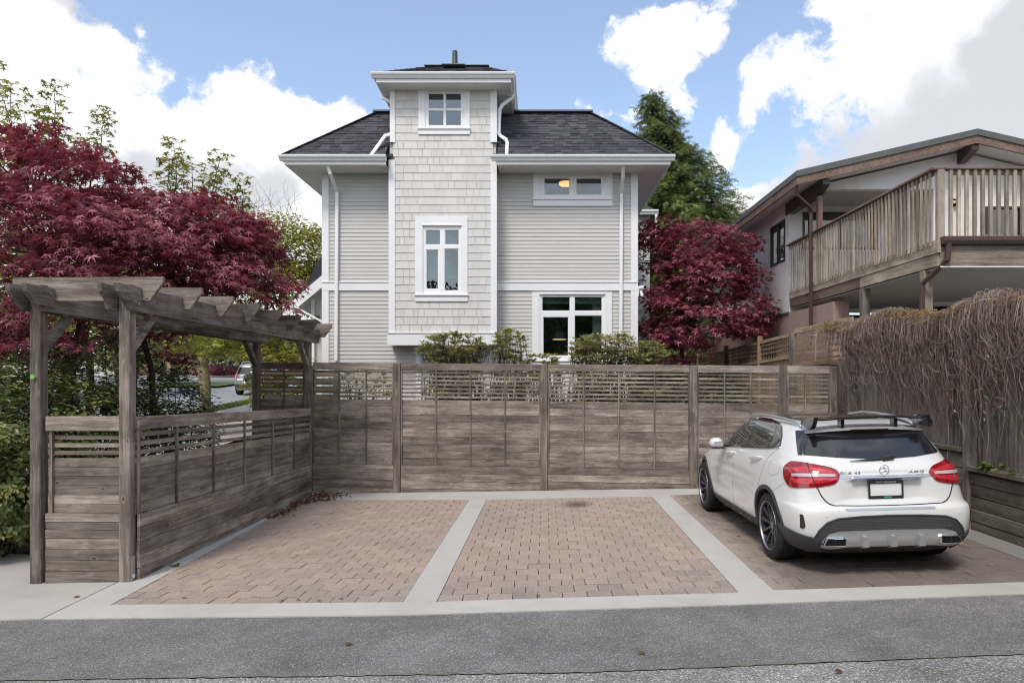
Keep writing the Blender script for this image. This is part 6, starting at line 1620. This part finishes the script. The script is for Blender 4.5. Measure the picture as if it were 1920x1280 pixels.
# side glass
for mir in (False, True):
    patch('window_surround', Z1([(232, 342), (262, 298), (300, 240), (355, 188), (440, 140), (540, 126), (620, 137), (685, 165), (709, 195), (711, 262), (694, 352), (600, 362), (420, 352)]), .002, M['gloss_black'], car, mirror=mir)
    for nm, pl in (('front_side_window', [(247, 335), (292, 262), (352, 202), (435, 150), (512, 136), (472, 258), (432, 344), (340, 343)]), ('rear_side_window', [(532, 138), (590, 142), (642, 163), (666, 190), (640, 278), (602, 352), (460, 347), (496, 250)]), ('quarter_window', [(680, 180), (700, 202), (702, 268), (688, 344), (614, 352), (650, 275)])):
        patch(nm, Z1(pl), .0045, M['sideglass'] if 'sideglass' in M else M['gloss_black'], car, mirror=mir)
    seam('chrome_strip', Z1([(236, 345), (330, 350), (420, 356), (600, 366), (694, 356)]), .007, M['chrome'], car, mirror=mir, lift=.003)
    seam('door_seam', Z1([(337, 352), (344, 430), (338, 560), (336, 640), (345, 790)]), .0035, M['gapwhite'], car, mirror=mir)
    seam('door_seam', Z1([(690, 356), (640, 392), (600, 430), (568, 490), (540, 575), (528, 640)]), .0035, M['gapwhite'], car, mirror=mir)
    seam('door_seam', Z1([(240, 345), (190, 372), (168, 400), (163, 480), (172, 600), (182, 700)]), .0035, M['gapwhite'], car, mirror=mir)
    seam('fuel_flap_seam', Z1([(650, 442), (690, 470), (694, 510), (672, 550), (630, 562), (602, 545), (600, 500), (618, 458), (650, 442)]), .0022, M['gapwhite'], car, mirror=mir)
    seam('bumper_seam', Z1([(720, 620), (680, 650), (640, 678), (626, 690)]), .0025, M['gapwhite'], car, mirror=mir)
    for c in ((325, 396, 24, 12), (518, 434, 36, 15)):
        h, n = cast(*Z1([c[:2]])[0]); h2, n2 = cast(*Z1([(c[0]+c[2], c[1]-6)])[0]); h3, _ = cast(*Z1([(c[0]-c[2], c[1]+4)])[0])
        mv = (lambda v: Vector((-v.x, v.y, v.z))) if mir else (lambda v: v)
        m = MB(); a, e = h3+n*.032, h2+n*.032
        m.tube([mv(p) for p in (h3+n*.0, a.lerp(e, .08), a.lerp(e, .3), a.lerp(e, .7), a.lerp(e, .92), h2)], [.012, .014, .016, .016, .014, .012], 8); m.build('door_handle', M['white_paint'], car, smooth=True)
    sg_ = 1 if mir else -1
    sp_ = side(sg_)
    for yw in (0.0, 2.70):                            # arch cladding
        ring_ = []; a0, a1 = radians(-12), radians(192)
        for k in range(41):
            a = a0+(a1-a0)*k/40; ring_.append((yw+.435*cos(a), .352+.435*sin(a)))
        for k in range(40, -1, -1):
            a = a0+(a1-a0)*k/40; ring_.append((yw+.394*cos(a), .352+.394*sin(a)))
        patch('arch_trim', ring_, .010, M['clad'], car, proj=sp_, step=.035, sink=.02)
    patch('sill_skirt', [(.43, .215), (2.28, .215), (2.28, .30), (2.2, .335), (.52, .335), (.43, .36)], .014, M['clad'], car, proj=sp_, step=.05, sink=.02)
    patch('sill_insert', [(.62, .272), (2.1, .272), (2.1, .305), (.62, .305)], .019, M['satin'] if False else M['clad'], car, proj=sp_, step=.05)
    for k in range(5):
        y = .72+k*.31; patch('sill_stud', [(y, .277), (y+.035, .277), (y+.035, .298), (y, .298)], .024, M['chrome'], car, proj=sp_, step=.02)
    # mirror
    m = MB(); cx = sg_*.985; N_ = 10
    prof = [(-.085, .02, .03), (-.07, .07, .06), (-.02, .105, .075), (.05, .11, .078), (.09, .09, .06), (.11, .03, .02)]
    vs = []
    for yy, rx, rz in prof:
        for j in range(N_):
            a = 2*pi*j/N_; vs.append((cx+rx*cos(a)*.85, 1.62+yy, 1.085+rz*sin(a)))
    m.add(vs, [(i*N_+j, i*N_+(j+1) % N_, (i+1)*N_+(j+1) % N_, (i+1)*N_+j) for i in range(5) for j in range(N_)]+[tuple(range(N_-1, -1, -1)), tuple(50+j for j in range(N_))])
    o = m.build('mirror', M['white_paint'], car, smooth=True, fixn=True)
    m = MB(); m.bar((sg_*.80, 1.64, 1.045), (sg_*.93, 1.64, 1.055), .05, .04, ch=.008); m.build('mirror_arm', M['gloss_black'], o)
    m = MB(); m.box(cx-.06, cx+.06, 1.524, 1.534, 1.055, 1.118); m.build('mirror_glass', M['chrome'], o)
    m = MB(); m.bar((cx-sg_*.08, 1.60, 1.025), (cx+sg_*.085, 1.60, 1.035), .13, .022, ch=.006); m.build('mirror_lower_trim', M['gloss_black'], o)
    # roof rail
    pts = []
    for y, z, x in ((1.52, 1.375, .625), (1.3, 1.452, .628), (1.0, 1.482, .628), (.6, 1.490, .622), (.2, 1.478, .61), (-.02, 1.462, .60), (-.14, 1.440, .592), (-.2, 1.415, .588)): pts.append((sg_*x, y, z))
    m = MB(); m.tube(pts, [.010, .015, .016, .016, .016, .016, .014, .010], 10); m.build('roof_rail', M['satin'], car, smooth=True)
M_side = None
# windscreen, roof glass
patch('windscreen', [(-.66, 1.06), (.66, 1.06), (.60, 1.25), (.52, 1.385), (0, 1.405), (-.52, 1.385), (-.60, 1.25)], .003, M['gloss_black'], car, proj=frontp, step=.06)
def topp(x, y):
    h, n, i, t = bvh.ray_cast(Vector((x, y, 3)), Vector((0, 0, -1)))
    if n.z < 0: n = -n
    return h, n
patch('sunroof', [(-.46, .12), (.46, .12), (.47, .6), (.45, 1.2), (-.45, 1.2), (-.47, .6)], .003, M['gloss_black'], car, proj=topp, step=.06)
# front lamps and grille so that the nose is a nose from another place
for s in (-1, 1):
    patch('headlight', [(s*.48, .70), (s*.80, .74), (s*.82, .80), (s*.70, .82), (s*.46, .77)], .004, M['clearlens'], car, proj=frontp, step=.05)
patch('grille', [(-.40, .58), (.40, .58), (.44, .72), (-.44, .72)], .004, M['gloss_black'], car, proj=frontp, step=.05)
# tail: rear glass with black side fins
patch('window_fin', Z2([(163, 240), (240, 240), (262, 235), (232, 330), (222, 470), (186, 466), (170, 340)]), .010, M['gloss_black'], car)
patch('rear_glass', Z2([(262, 228), (470, 200), (700, 188), (1000, 184), (1290, 192), (1400, 305), (1504, 435), (1490, 448), (1300, 482), (1100, 500), (860, 506), (560, 494), (233, 468), (236, 350)]), .006, M['rearglass'] if 'rearglass' in M else M['gloss_black'], car)
seam('glass_edge_trim', Z2([(258, 240), (236, 340), (222, 468)]), .006, M['clad'], car, lift=.006)
# tail lamps: left traced, right mirrored
LAMP = Z2([(45, 622), (60, 572), (95, 545), (132, 524), (270, 545), (430, 578), (535, 602), (572, 640), (578, 672), (560, 712), (520, 748), (360, 773), (132, 778), (92, 752), (58, 695)])
for mir in (False, True):
    tl = patch('tail_lamp', LAMP, .012, M['redlens'], car, mirror=mir, smooth=1)
    patch('lamp_bar', Z2([(130, 612), (160, 590), (300, 588), (470, 612), (535, 640), (548, 668), (530, 705), (470, 728), (300, 748), (165, 735), (135, 700)]), .0150, M['redlight'], tl, mirror=mir, smooth=1)
    patch('lamp_bar', Z2([(150, 633), (530, 644), (534, 688), (150, 690)]), .0165, M['redlens'], tl, mirror=mir)
    patch('light_strip', Z2([(134, 646), (300, 647), (530, 650), (532, 677), (300, 676), (136, 671)]), .0185, M['clearlens'], tl, mirror=mir)
    seam('tailgate_seam', Z2([(262, 540), (285, 590), (320, 680), (345, 740), (366, 780), (400, 848), (436, 895), (470, 925), (520, 946)]), .0055, M['gap'], car, mirror=mir, lift=.012 if False else .002)
    seam('lamp_split', Z2([(266, 545), (285, 590), (320, 680), (345, 740), (364, 776)]), .004, M['darkred'], tl, mirror=mir, lift=.016)
seam('tailgate_seam', [(-.53, .697), (-.3, .690), (0, .688), (.3, .690), (.53, .697)], .0055, M['gap'], car, proj=rearp, step=.04, lift=.002)
# tailgate fittings, in rear view x, z
patch('handle_panel', [(-.475, .948), (-.33, .944), (.33, .944), (.475, .948), (.475, .972), (.33, .972), (-.33, .972), (-.475, .972)], .004, M['satin'], car, proj=rearp, step=.03)
m = MB(); m.bar((-.335, -.772, .957), (.335, -.772, .957), .035, .026, (0, -.3, 1), ch=.009); m.build('chrome_handle', M['chrome'], car)
py = -.748
m = MB(); cut_wall(m, -.170, .170, .748, .940-.02, py, py+.022, [(-.153, .153, .775, .893)]); pf = m.build('plate_frame', M['gloss_black'], car)
m = MB(); m.box(-.153, .153, py+.008, py+.016, .775, .893); m.build('number_plate', M['plate'], pf)
m = MB(); m.box(-.02, .055, py-.001, py-.0004, .753, .768); m.build('frame_print', M['teal'], pf)
def text(s_, size, c, name, mat, parent, depth=.004, spacing=1.0, width=None):
    cu = bpy.data.curves.new('t', 'FONT'); cu.body = s_; cu.size = size; cu.extrude = depth/2; cu.align_x = 'CENTER'; cu.align_y = 'CENTER'; cu.space_character = spacing; cu.offset = size*.012
    o = bpy.data.objects.new('t', cu); COL.objects.link(o); bpy.context.view_layer.update()
    me = bpy.data.meshes.new_from_object(o.evaluated_get(bpy.context.evaluated_depsgraph_get())); bpy.data.objects.remove(o)
    co = [v.co.copy() for v in me.vertices]; wx = max(v.x for v in co)-min(v.x for v in co); k = width/wx if width else 1
    for v in me.vertices: v.co = Vector((c[0]+v.co.x*k, c[1]-v.co.z, c[2]+v.co.y))
    me.materials.clear(); me.materials.append(mat); me.name = name
    return link_mesh(name, me, parent)
text('NORTH VANCOUVER', .017, (0, py-.0015, .908), 'frame_lettering', M['vinyl'], pf, .001, width=.20)
yb = rearp(0, 1.0)[0].y
text('GLA 45', .042, (-.335, rearp(-.335, .997)[0].y-.004, .995), 'badge_lettering', M['chrome'], car, .006, 1.1, width=.205)
text('AMG', .038, (.315, rearp(.315, .997)[0].y-.004, .995), 'badge_lettering', M['chrome'], car, .006, 1.1, width=.15)
m = MB(); c = Vector((0, rearp(0, 1.02)[0].y-.012, 1.02)); R = .046
tor = [c+Vector((R*cos(t), 0, R*sin(t))) for t in np.linspace(0, 2*pi, 33)]; m.tube(tor, .0042, 6, cap=False)
for k in range(3):
    a = pi/2+k*2*pi/3; t = Vector((cos(a), 0, sin(a))); s_ = Vector((-sin(a), 0, cos(a)))
    m.add([c+t*R, c+s_*.010-t*.005, c-s_*.010-t*.005, c+Vector((0, -.008, 0))], [(0, 1, 3), (0, 3, 2), (1, 2, 3), (0, 2, 1)])
m.build('star_emblem', M['chrome'], car)
# wiper, third brake light
m = MB(); pts = [rearp(x, z)[0]+Vector((0, -.022, 0)) for x, z in ((.06, 1.125), (-.05, 1.118), (-.2, 1.11), (-.30, 1.107))]; m.tube(pts, [.016, .012, .007, .004], 6); m.build('wiper', M['blackplastic'], car)
m = MB(); h = rearp(.075, 1.125)[0]; m.bar(h+Vector((-.05, -.015, -.008)), h+Vector((.06, -.018, .014)), .05, .05, ch=.01); m.build('wiper_pivot', M['blackplastic'], car)
# painted roof lip, brake light and the black wing
m = MB(); N_ = 14; top = []; bot = []
for k in range(N_+1):
    x = -.60+1.2*k/N_; e = abs(x/.60); yb_ = -.455+.10*e**3; zz = 1.425-.035*e**2.5
    top += [Vector((x, yb_, zz-.008)), Vector((x*.98, -.20+.02*e, 1.437-.05*e**3))]; bot += [Vector((x, yb_+.01, zz-.034)), Vector((x*.98, -.25+.02*e, 1.395-.03*e**2))]
vs = top+bot; T = len(top); fs = []
for k in range(N_):
    a = 2*k; fs += [(a, a+2, a+3, a+1), (T+a, T+a+1, T+a+3, T+a+2), (a, T+a, T+a+2, a+2), (a+1, a+3, T+a+3, T+a+1)]
fs += [(0, 1, T+1, T), (2*N_, T+2*N_, T+2*N_+1, 2*N_+1)]
m.add(vs, fs); m.build('roof_lip', M['white_paint'], car, smooth=False, fixn=True)
m = MB(); m.box(-.19, .19, -.456, -.446, 1.389, 1.398); m.build('brake_light', M['darkred'], car)
wing = MB(); N_ = 20; sec = []
for k in range(N_+1):
    x = -.56+1.12*k/N_; e = abs(x); bump_ = .012*SS(np.array(.42-e), 0, .1) if e < .42 else 0
    z = 1.508+float(bump_)-.01*(e/.6)**2; yb_, yf_ = -.50+.03*(e/.6)**2, -.29
    sec += [(x, yb_, z-.008), (x, yb_, z+.004), (x, (yb_+yf_)/2, z+.012), (x, yf_, z-.002), (x, yf_+.0, z-.010)]
fs = [(i*5+j, i*5+(j+1) % 5, (i+1)*5+(j+1) % 5, (i+1)*5+j) for i in range(N_) for j in range(5)]+[(4, 3, 2, 1, 0), tuple(N_*5+j for j in range(5))]
wing.add(sec, fs); wg = wing.build('roof_wing', M['gloss_black'], car, fixn=True)
for s in (-1, 1):
    m = MB(); pr = [(-.505, 1.512), (-.32, 1.510), (-.22, 1.475), (-.22, 1.43), (-.36, 1.405), (-.48, 1.395), (-.515, 1.43)]
    a = [Vector((s*(.540+.035*(1.52-z)/.13), y, z+.017)) for y, z in pr]; o_ = [Vector((s*(.578+.045*(1.52-z)/.13), y, z+.017)) for y, z in pr]; n_ = len(pr)
    m.add(a+o_, [tuple(range(n_)), tuple(range(2*n_-1, n_-1, -1))]+[(i, n_+i, n_+(i+1) % n_, (i+1) % n_) for i in range(n_)]); m.build('wing_end_plate', M['gloss_black'], wg, fixn=True)
    m = MB(); m.box(s*.27-.018, s*.27+.018, -.45, -.37, 1.415, 1.503); m.build('wing_strut', M['gloss_black'], wg)
# bumper
patch('bumper_step', [(-.44, .664), (-.42, .652), (.42, .652), (.44, .664), (.43, .672), (-.43, .672)], .004, M['satin'], car, proj=rearp, step=.04)
INS = [(-.735, .30), (-.725, .38), (-.69, .47), (-.62, .545), (-.52, .582), (-.30, .597), (0, .603), (.30, .597), (.52, .582), (.62, .545), (.69, .47), (.725, .38), (.735, .30), (.60, .285), (-.60, .285)]
patch('bumper_insert', INS, .008, M['clad'], car, proj=rearp, step=.03, smooth=0)
seam('insert_edge', INS[:13], .009, M['clad'], car, proj=rearp, step=.03, lift=.006)
m = MB()                                              # honeycomb mesh
for r in range(7):
    for c_ in range(58):
        x = -.57+c_*.020+(r % 2)*.010; z = .475+r*.0145
        if abs(x) > .60-(z-.475)*.55: continue
        h, n = rearp(x, z); p = h+n*.009
        ps = [p+Vector((.0085*cos(a), 0, .0075*sin(a))) for a in np.linspace(0, 2*pi, 6, endpoint=False)]; pi_ = [p+Vector((.0055*cos(a), -.004, .005*sin(a))) for a in np.linspace(0, 2*pi, 6, endpoint=False)]
        m.add(ps+pi_, [(i, (i+1) % 6, 6+(i+1) % 6, 6+i) for i in range(6)])
o = m.build('honeycomb_mesh', M['meshgrey'], car); o['kind'] = 'stuff'
patch('diffuser', [(-.66, .315), (-.655, .37), (-.60, .438), (-.50, .462), (0, .468), (.50, .462), (.60, .438), (.655, .37), (.66, .315), (.58, .30), (.40, .315), (-.40, .315), (-.58, .30)], .030, M['satin'], car, proj=rearp, step=.03, sink=.01)
m = MB()
y_ = lambda x, z: rearp(x, z)[0].y
m.prism([(-.47, y_(-.45, .36)-.045, .405), (.47, y_(.45, .36)-.045, .405), (.44, y_(.4, .33)-.03, .322), (-.44, y_(-.4, .33)-.03, .322)], (0, .03, 0)); m.prism([(-.43, -.82, .322), (.43, -.82, .322), (.38, -.74, .285), (-.38, -.74, .285)], (0, .03, 0)); m.build('diffuser_panel', M['satin'], car, fixn=True)
for x in (-.27, 0, .27):
    m = MB(); m.prism([(x-.02, -.885, .41), (x+.02, -.885, .41), (x+.030, -.878, .312), (x-.030, -.878, .312)], (0, .09, 0)); m.prism([(x-.030, -.878, .312), (x+.030, -.878, .312), (x+.02, -.81, .285), (x-.02, -.81, .285)], (0, .05, .0)); m.build('diffuser_fin', M['satin'], car, fixn=True)
for s in (-1, 1):
    ex_ = thing('e', (0, 0, 0), None, None); bpy.data.objects.remove(ex_)
    out_ = [(s*.445, .335), (s*.45, .385), (s*.475, .402), (s*.63, .398), (s*.642, .385), (s*.668, .335), (s*.655, .322), (s*.46, .322)]
    yy = -.868
    def yx(x): return -.868+.10*max(0, abs(x)-.5)
    m = MB(); n_ = len(out_); cx_ = sum(p[0] for p in out_)/n_; cz_ = sum(p[1] for p in out_)/n_
    o1 = [Vector((x, yx(x), z)) for x, z in out_]; i1 = [Vector((cx_+(x-cx_)*.88, yx(x)-.002, cz_+(z-cz_)*.80)) for x, z in out_]; i2 = [v+Vector((0, .10, 0)) for v in i1]; o2 = [v+Vector((0, .10, 0)) for v in o1]
    m.add(o1+i1+i2+o2, [(i, (i+1) % n_, n_+(i+1) % n_, n_+i) for i in range(n_)]+[(n_+i, n_+(i+1) % n_, 2*n_+(i+1) % n_, 2*n_+i) for i in range(n_)]+[(i, 3*n_+i, 3*n_+(i+1) % n_, (i+1) % n_) for i in range(n_)])
    ep = m.build('exhaust_tip', M['chrome'], car, fixn=True)
    m = MB(); m.add([v+Vector((0, .010, 0)) for v in i1], [tuple(range(n_))]); m.build('exhaust_hole', M['dark'], ep)
    m = MB(); m.box(cx_-.004, cx_+.004, yx(cx_)+.002, yx(cx_)+.009, cz_-.03, cz_+.03); m.build('exhaust_divider', M['gap'], ep)
    cl = [(.0, .25), (.0, .385), (.10, .40), (.30, .43), (.52, .45), (.50, .25), (.2, .225)]
    patch('corner_cladding', cl, .018, M['clad'], car, proj=cornerp(s), step=.012, sink=.02)
    patch('bumper_vent', [(s*.796, .50), (s*.812, .61), (s*.832, .615), (s*.828, .48), (s*.806, .475)], .006, M['gloss_black'], car, proj=rearp, step=.008)
for x in (-.62, -.13, .30, .66):
    h, n = rearp(x, .615); m = MB(); m.tube([h-n*.004, h+n*.003], .015, 12); m.build('parking_sensor', M['white_paint'], car)
# wheels
def wheel(cx, cy, s):
    m = MB(); R = .352; w = .235; x0 = cx-s*.0; 
    prof = [(-.115, .255), (-.118, .30), (-.108, .335), (-.09, .348)]
    for g_ in (-.06, -.02, .02, .06): prof += [(g_-.006, .352), (g_-.004, .343), (g_+.004, .343), (g_+.006, .352)]
    prof += [(.09, .348), (.108, .335), (.118, .30), (.115, .255), (.105, .25)]
    m.lathe([(s*a, r) for a, r in prof], 64, 'x', (cx, cy, R))
    # tread blocks
    wh = m.build('wheel', M['tyre'], car, smooth=False, fixn=True)
    m = MB(); m.lathe([(s*.113, .2575), (s*.1185, .260), (s*.119, .2545), (s*.115, .2500), (s*.10, .247)], 64, 'x', (cx, cy, R)); m.build('rim_lip', M['rimlip'], wh, smooth=True, fixn=True)
    m = MB(); m.lathe([(s*.104, .246), (s*.06, .238), (s*-.08, .235)], 64, 'x', (cx, cy, R)); m.build('rim_barrel', M['rimblack'], wh, smooth=True)
    m = MB(); m.lathe([(s*.0, .0), (s*.0, .165), (s*-.02, .165)], 40, 'x', (cx, cy, R)); m.build('brake_disc', M['discmetal'], wh, smooth=False)
    m = MB(); m.lathe([(s*.060, .0), (s*.072, .03), (s*.070, .058), (s*.03, .066)], 24, 'x', (cx, cy, R)); m.build('hub', M['rimblack'], wh, smooth=True)
    m = MB(); m.lathe([(s*.074, .0), (s*.075, .026), (s*.068, .03)], 20, 'x', (cx, cy, R)); m.build('hub_cap', M['rimlip'], wh, smooth=True)
    def V3(a, r, t): return Vector((cx+s*a, cy+r*sin(t), R+r*cos(t)))
    for k in range(10):
        t = 2*pi*k/10+.16; m = MB(); d0, d1 = .20, .062
        m.add([V3(.062, .050, t-d0*1.5), V3(.062, .050, t+d0*1.5), V3(.098, .245, t+d1), V3(.098, .245, t-d1), V3(.030, .050, t-d0*1.5), V3(.030, .050, t+d0*1.5), V3(.055, .245, t+d1*1.25), V3(.055, .245, t-d1*1.25)],
              [(0, 1, 2, 3), (0, 4, 5, 1), (1, 5, 6, 2), (2, 6, 7, 3), (3, 7, 4, 0)]); m.build('spoke', M['rimblack'], wh, fixn=True)
        m = MB(); m.bar(V3(.078, .10, t+.10), V3(.1005, .243, t+.052), .008, .006, (1, 0, 0)); m.build('spoke_edge', M['rimlip'] if False else M['rimblack'], wh)
for cy in (0.0, 2.70):
    for s in (-1, 1): wheel(s*.785, cy, s)
# ------------------------------------------------------------------ silver car in the street, seen past the pergola post
sx, sy = -15.25, 37.0
SV = thing('parked_car', (sx, sy, gz(sx, sy)-.03), 'silver sport utility car with rear spare wheel parked up the street', 'car', origin=(0, 0, 0))
SV.rotation_euler = (atan2(.055, 1), 0, .04)
T2 = [(.28, .80, -.72, 3.2, 6, 5), (.40, .88, -.80, 3.3, 6, 5), (.55, .905, -.84, 3.35, 6, 5), (.70, .91, -.82, 3.34, 6, 5), (.74, .905, -.76, 3.3, 6, 5), (.9, .90, -.75, 3.1, 6, 5), (1.02, .88, -.73, 2.6, 6, 5), (1.08, .86, -.70, 1.9, 6, 6), (1.35, .76, -.60, 1.5, 6, 6), (1.55, .68, -.52, 1.2, 6, 6), (1.64, .60, -.42, 1.05, 5, 5), (1.68, .40, -.1, .9, 4, 4)]
V2, F2 = body_loft(T2, list(np.linspace(.28, 1.68, 40)), None, 64)
m = MB(); m.add(V2, F2); m.build('body', M['silver_paint'], SV, smooth=True)
keep_bvh = bvh; bvh = BVHTree.FromPolygons([Vector(v) for v in V2], F2)
patch('rear_window', [(-.66, 1.14), (.66, 1.14), (.60, 1.5), (-.60, 1.5)], .01, M['gloss_black'], SV, proj=rearp, step=.1)
patch('bumper', [(-.80, .42), (.80, .42), (.82, .62), (-.82, .62)], .02, M['clad'], SV, proj=rearp, step=.1)
for s in (-1, 1):
    patch('tail_lamp', [(s*.66, .90), (s*.82, .90), (s*.76, 1.22), (s*.68, 1.22)], .02, M['redlight'], SV, proj=rearp, step=.05)
    patch('side_window', [(-.35, 1.12), (1.5, 1.12), (1.2, 1.5), (-.3, 1.5)], .01, M['gloss_black'], SV, proj=side(s), step=.12)
m = MB(); m.lathe([(-.90, 0), (-.90, .2), (-.92, .24), (-.90, .33), (-.76, .34), (-.74, .2)], 28, 'y', (.12, 0, .92)); m.build('spare_wheel', M['gloss_black'], SV, smooth=False, fixn=True)
m = MB(); m.box(-.62, -.30, -.80, -.78, .80, .92); m.build('number_plate', M['plate'], SV)
for cy in (0, 2.56):
    for s in (-1, 1):
        m = MB(); m.lathe([(s*.66, .2), (s*.66, .33), (s*.68, .35), (s*.88, .35), (s*.90, .33), (s*.90, .2), (s*.87, .19), (s*.86, 0)], 28, 'x', (0, cy, .35)); wl_ = m.build('wheel', M['tyre'], SV, fixn=True)
        m = MB(); m.lathe([(s*.885, .0), (s*.90, .1), (s*.885, .19)], 20, 'x', (0, cy, .35)); m.build('rim', M['satin'], wl_, fixn=True)
for s in (-1, 1):
    m = MB(); m.tube([(s*.56, .9, 1.70), (s*.57, .6, 1.75), (s*.57, -.1, 1.74), (s*.56, -.3, 1.67)], .02, 6); m.build('roof_rail', M['satin'], SV)
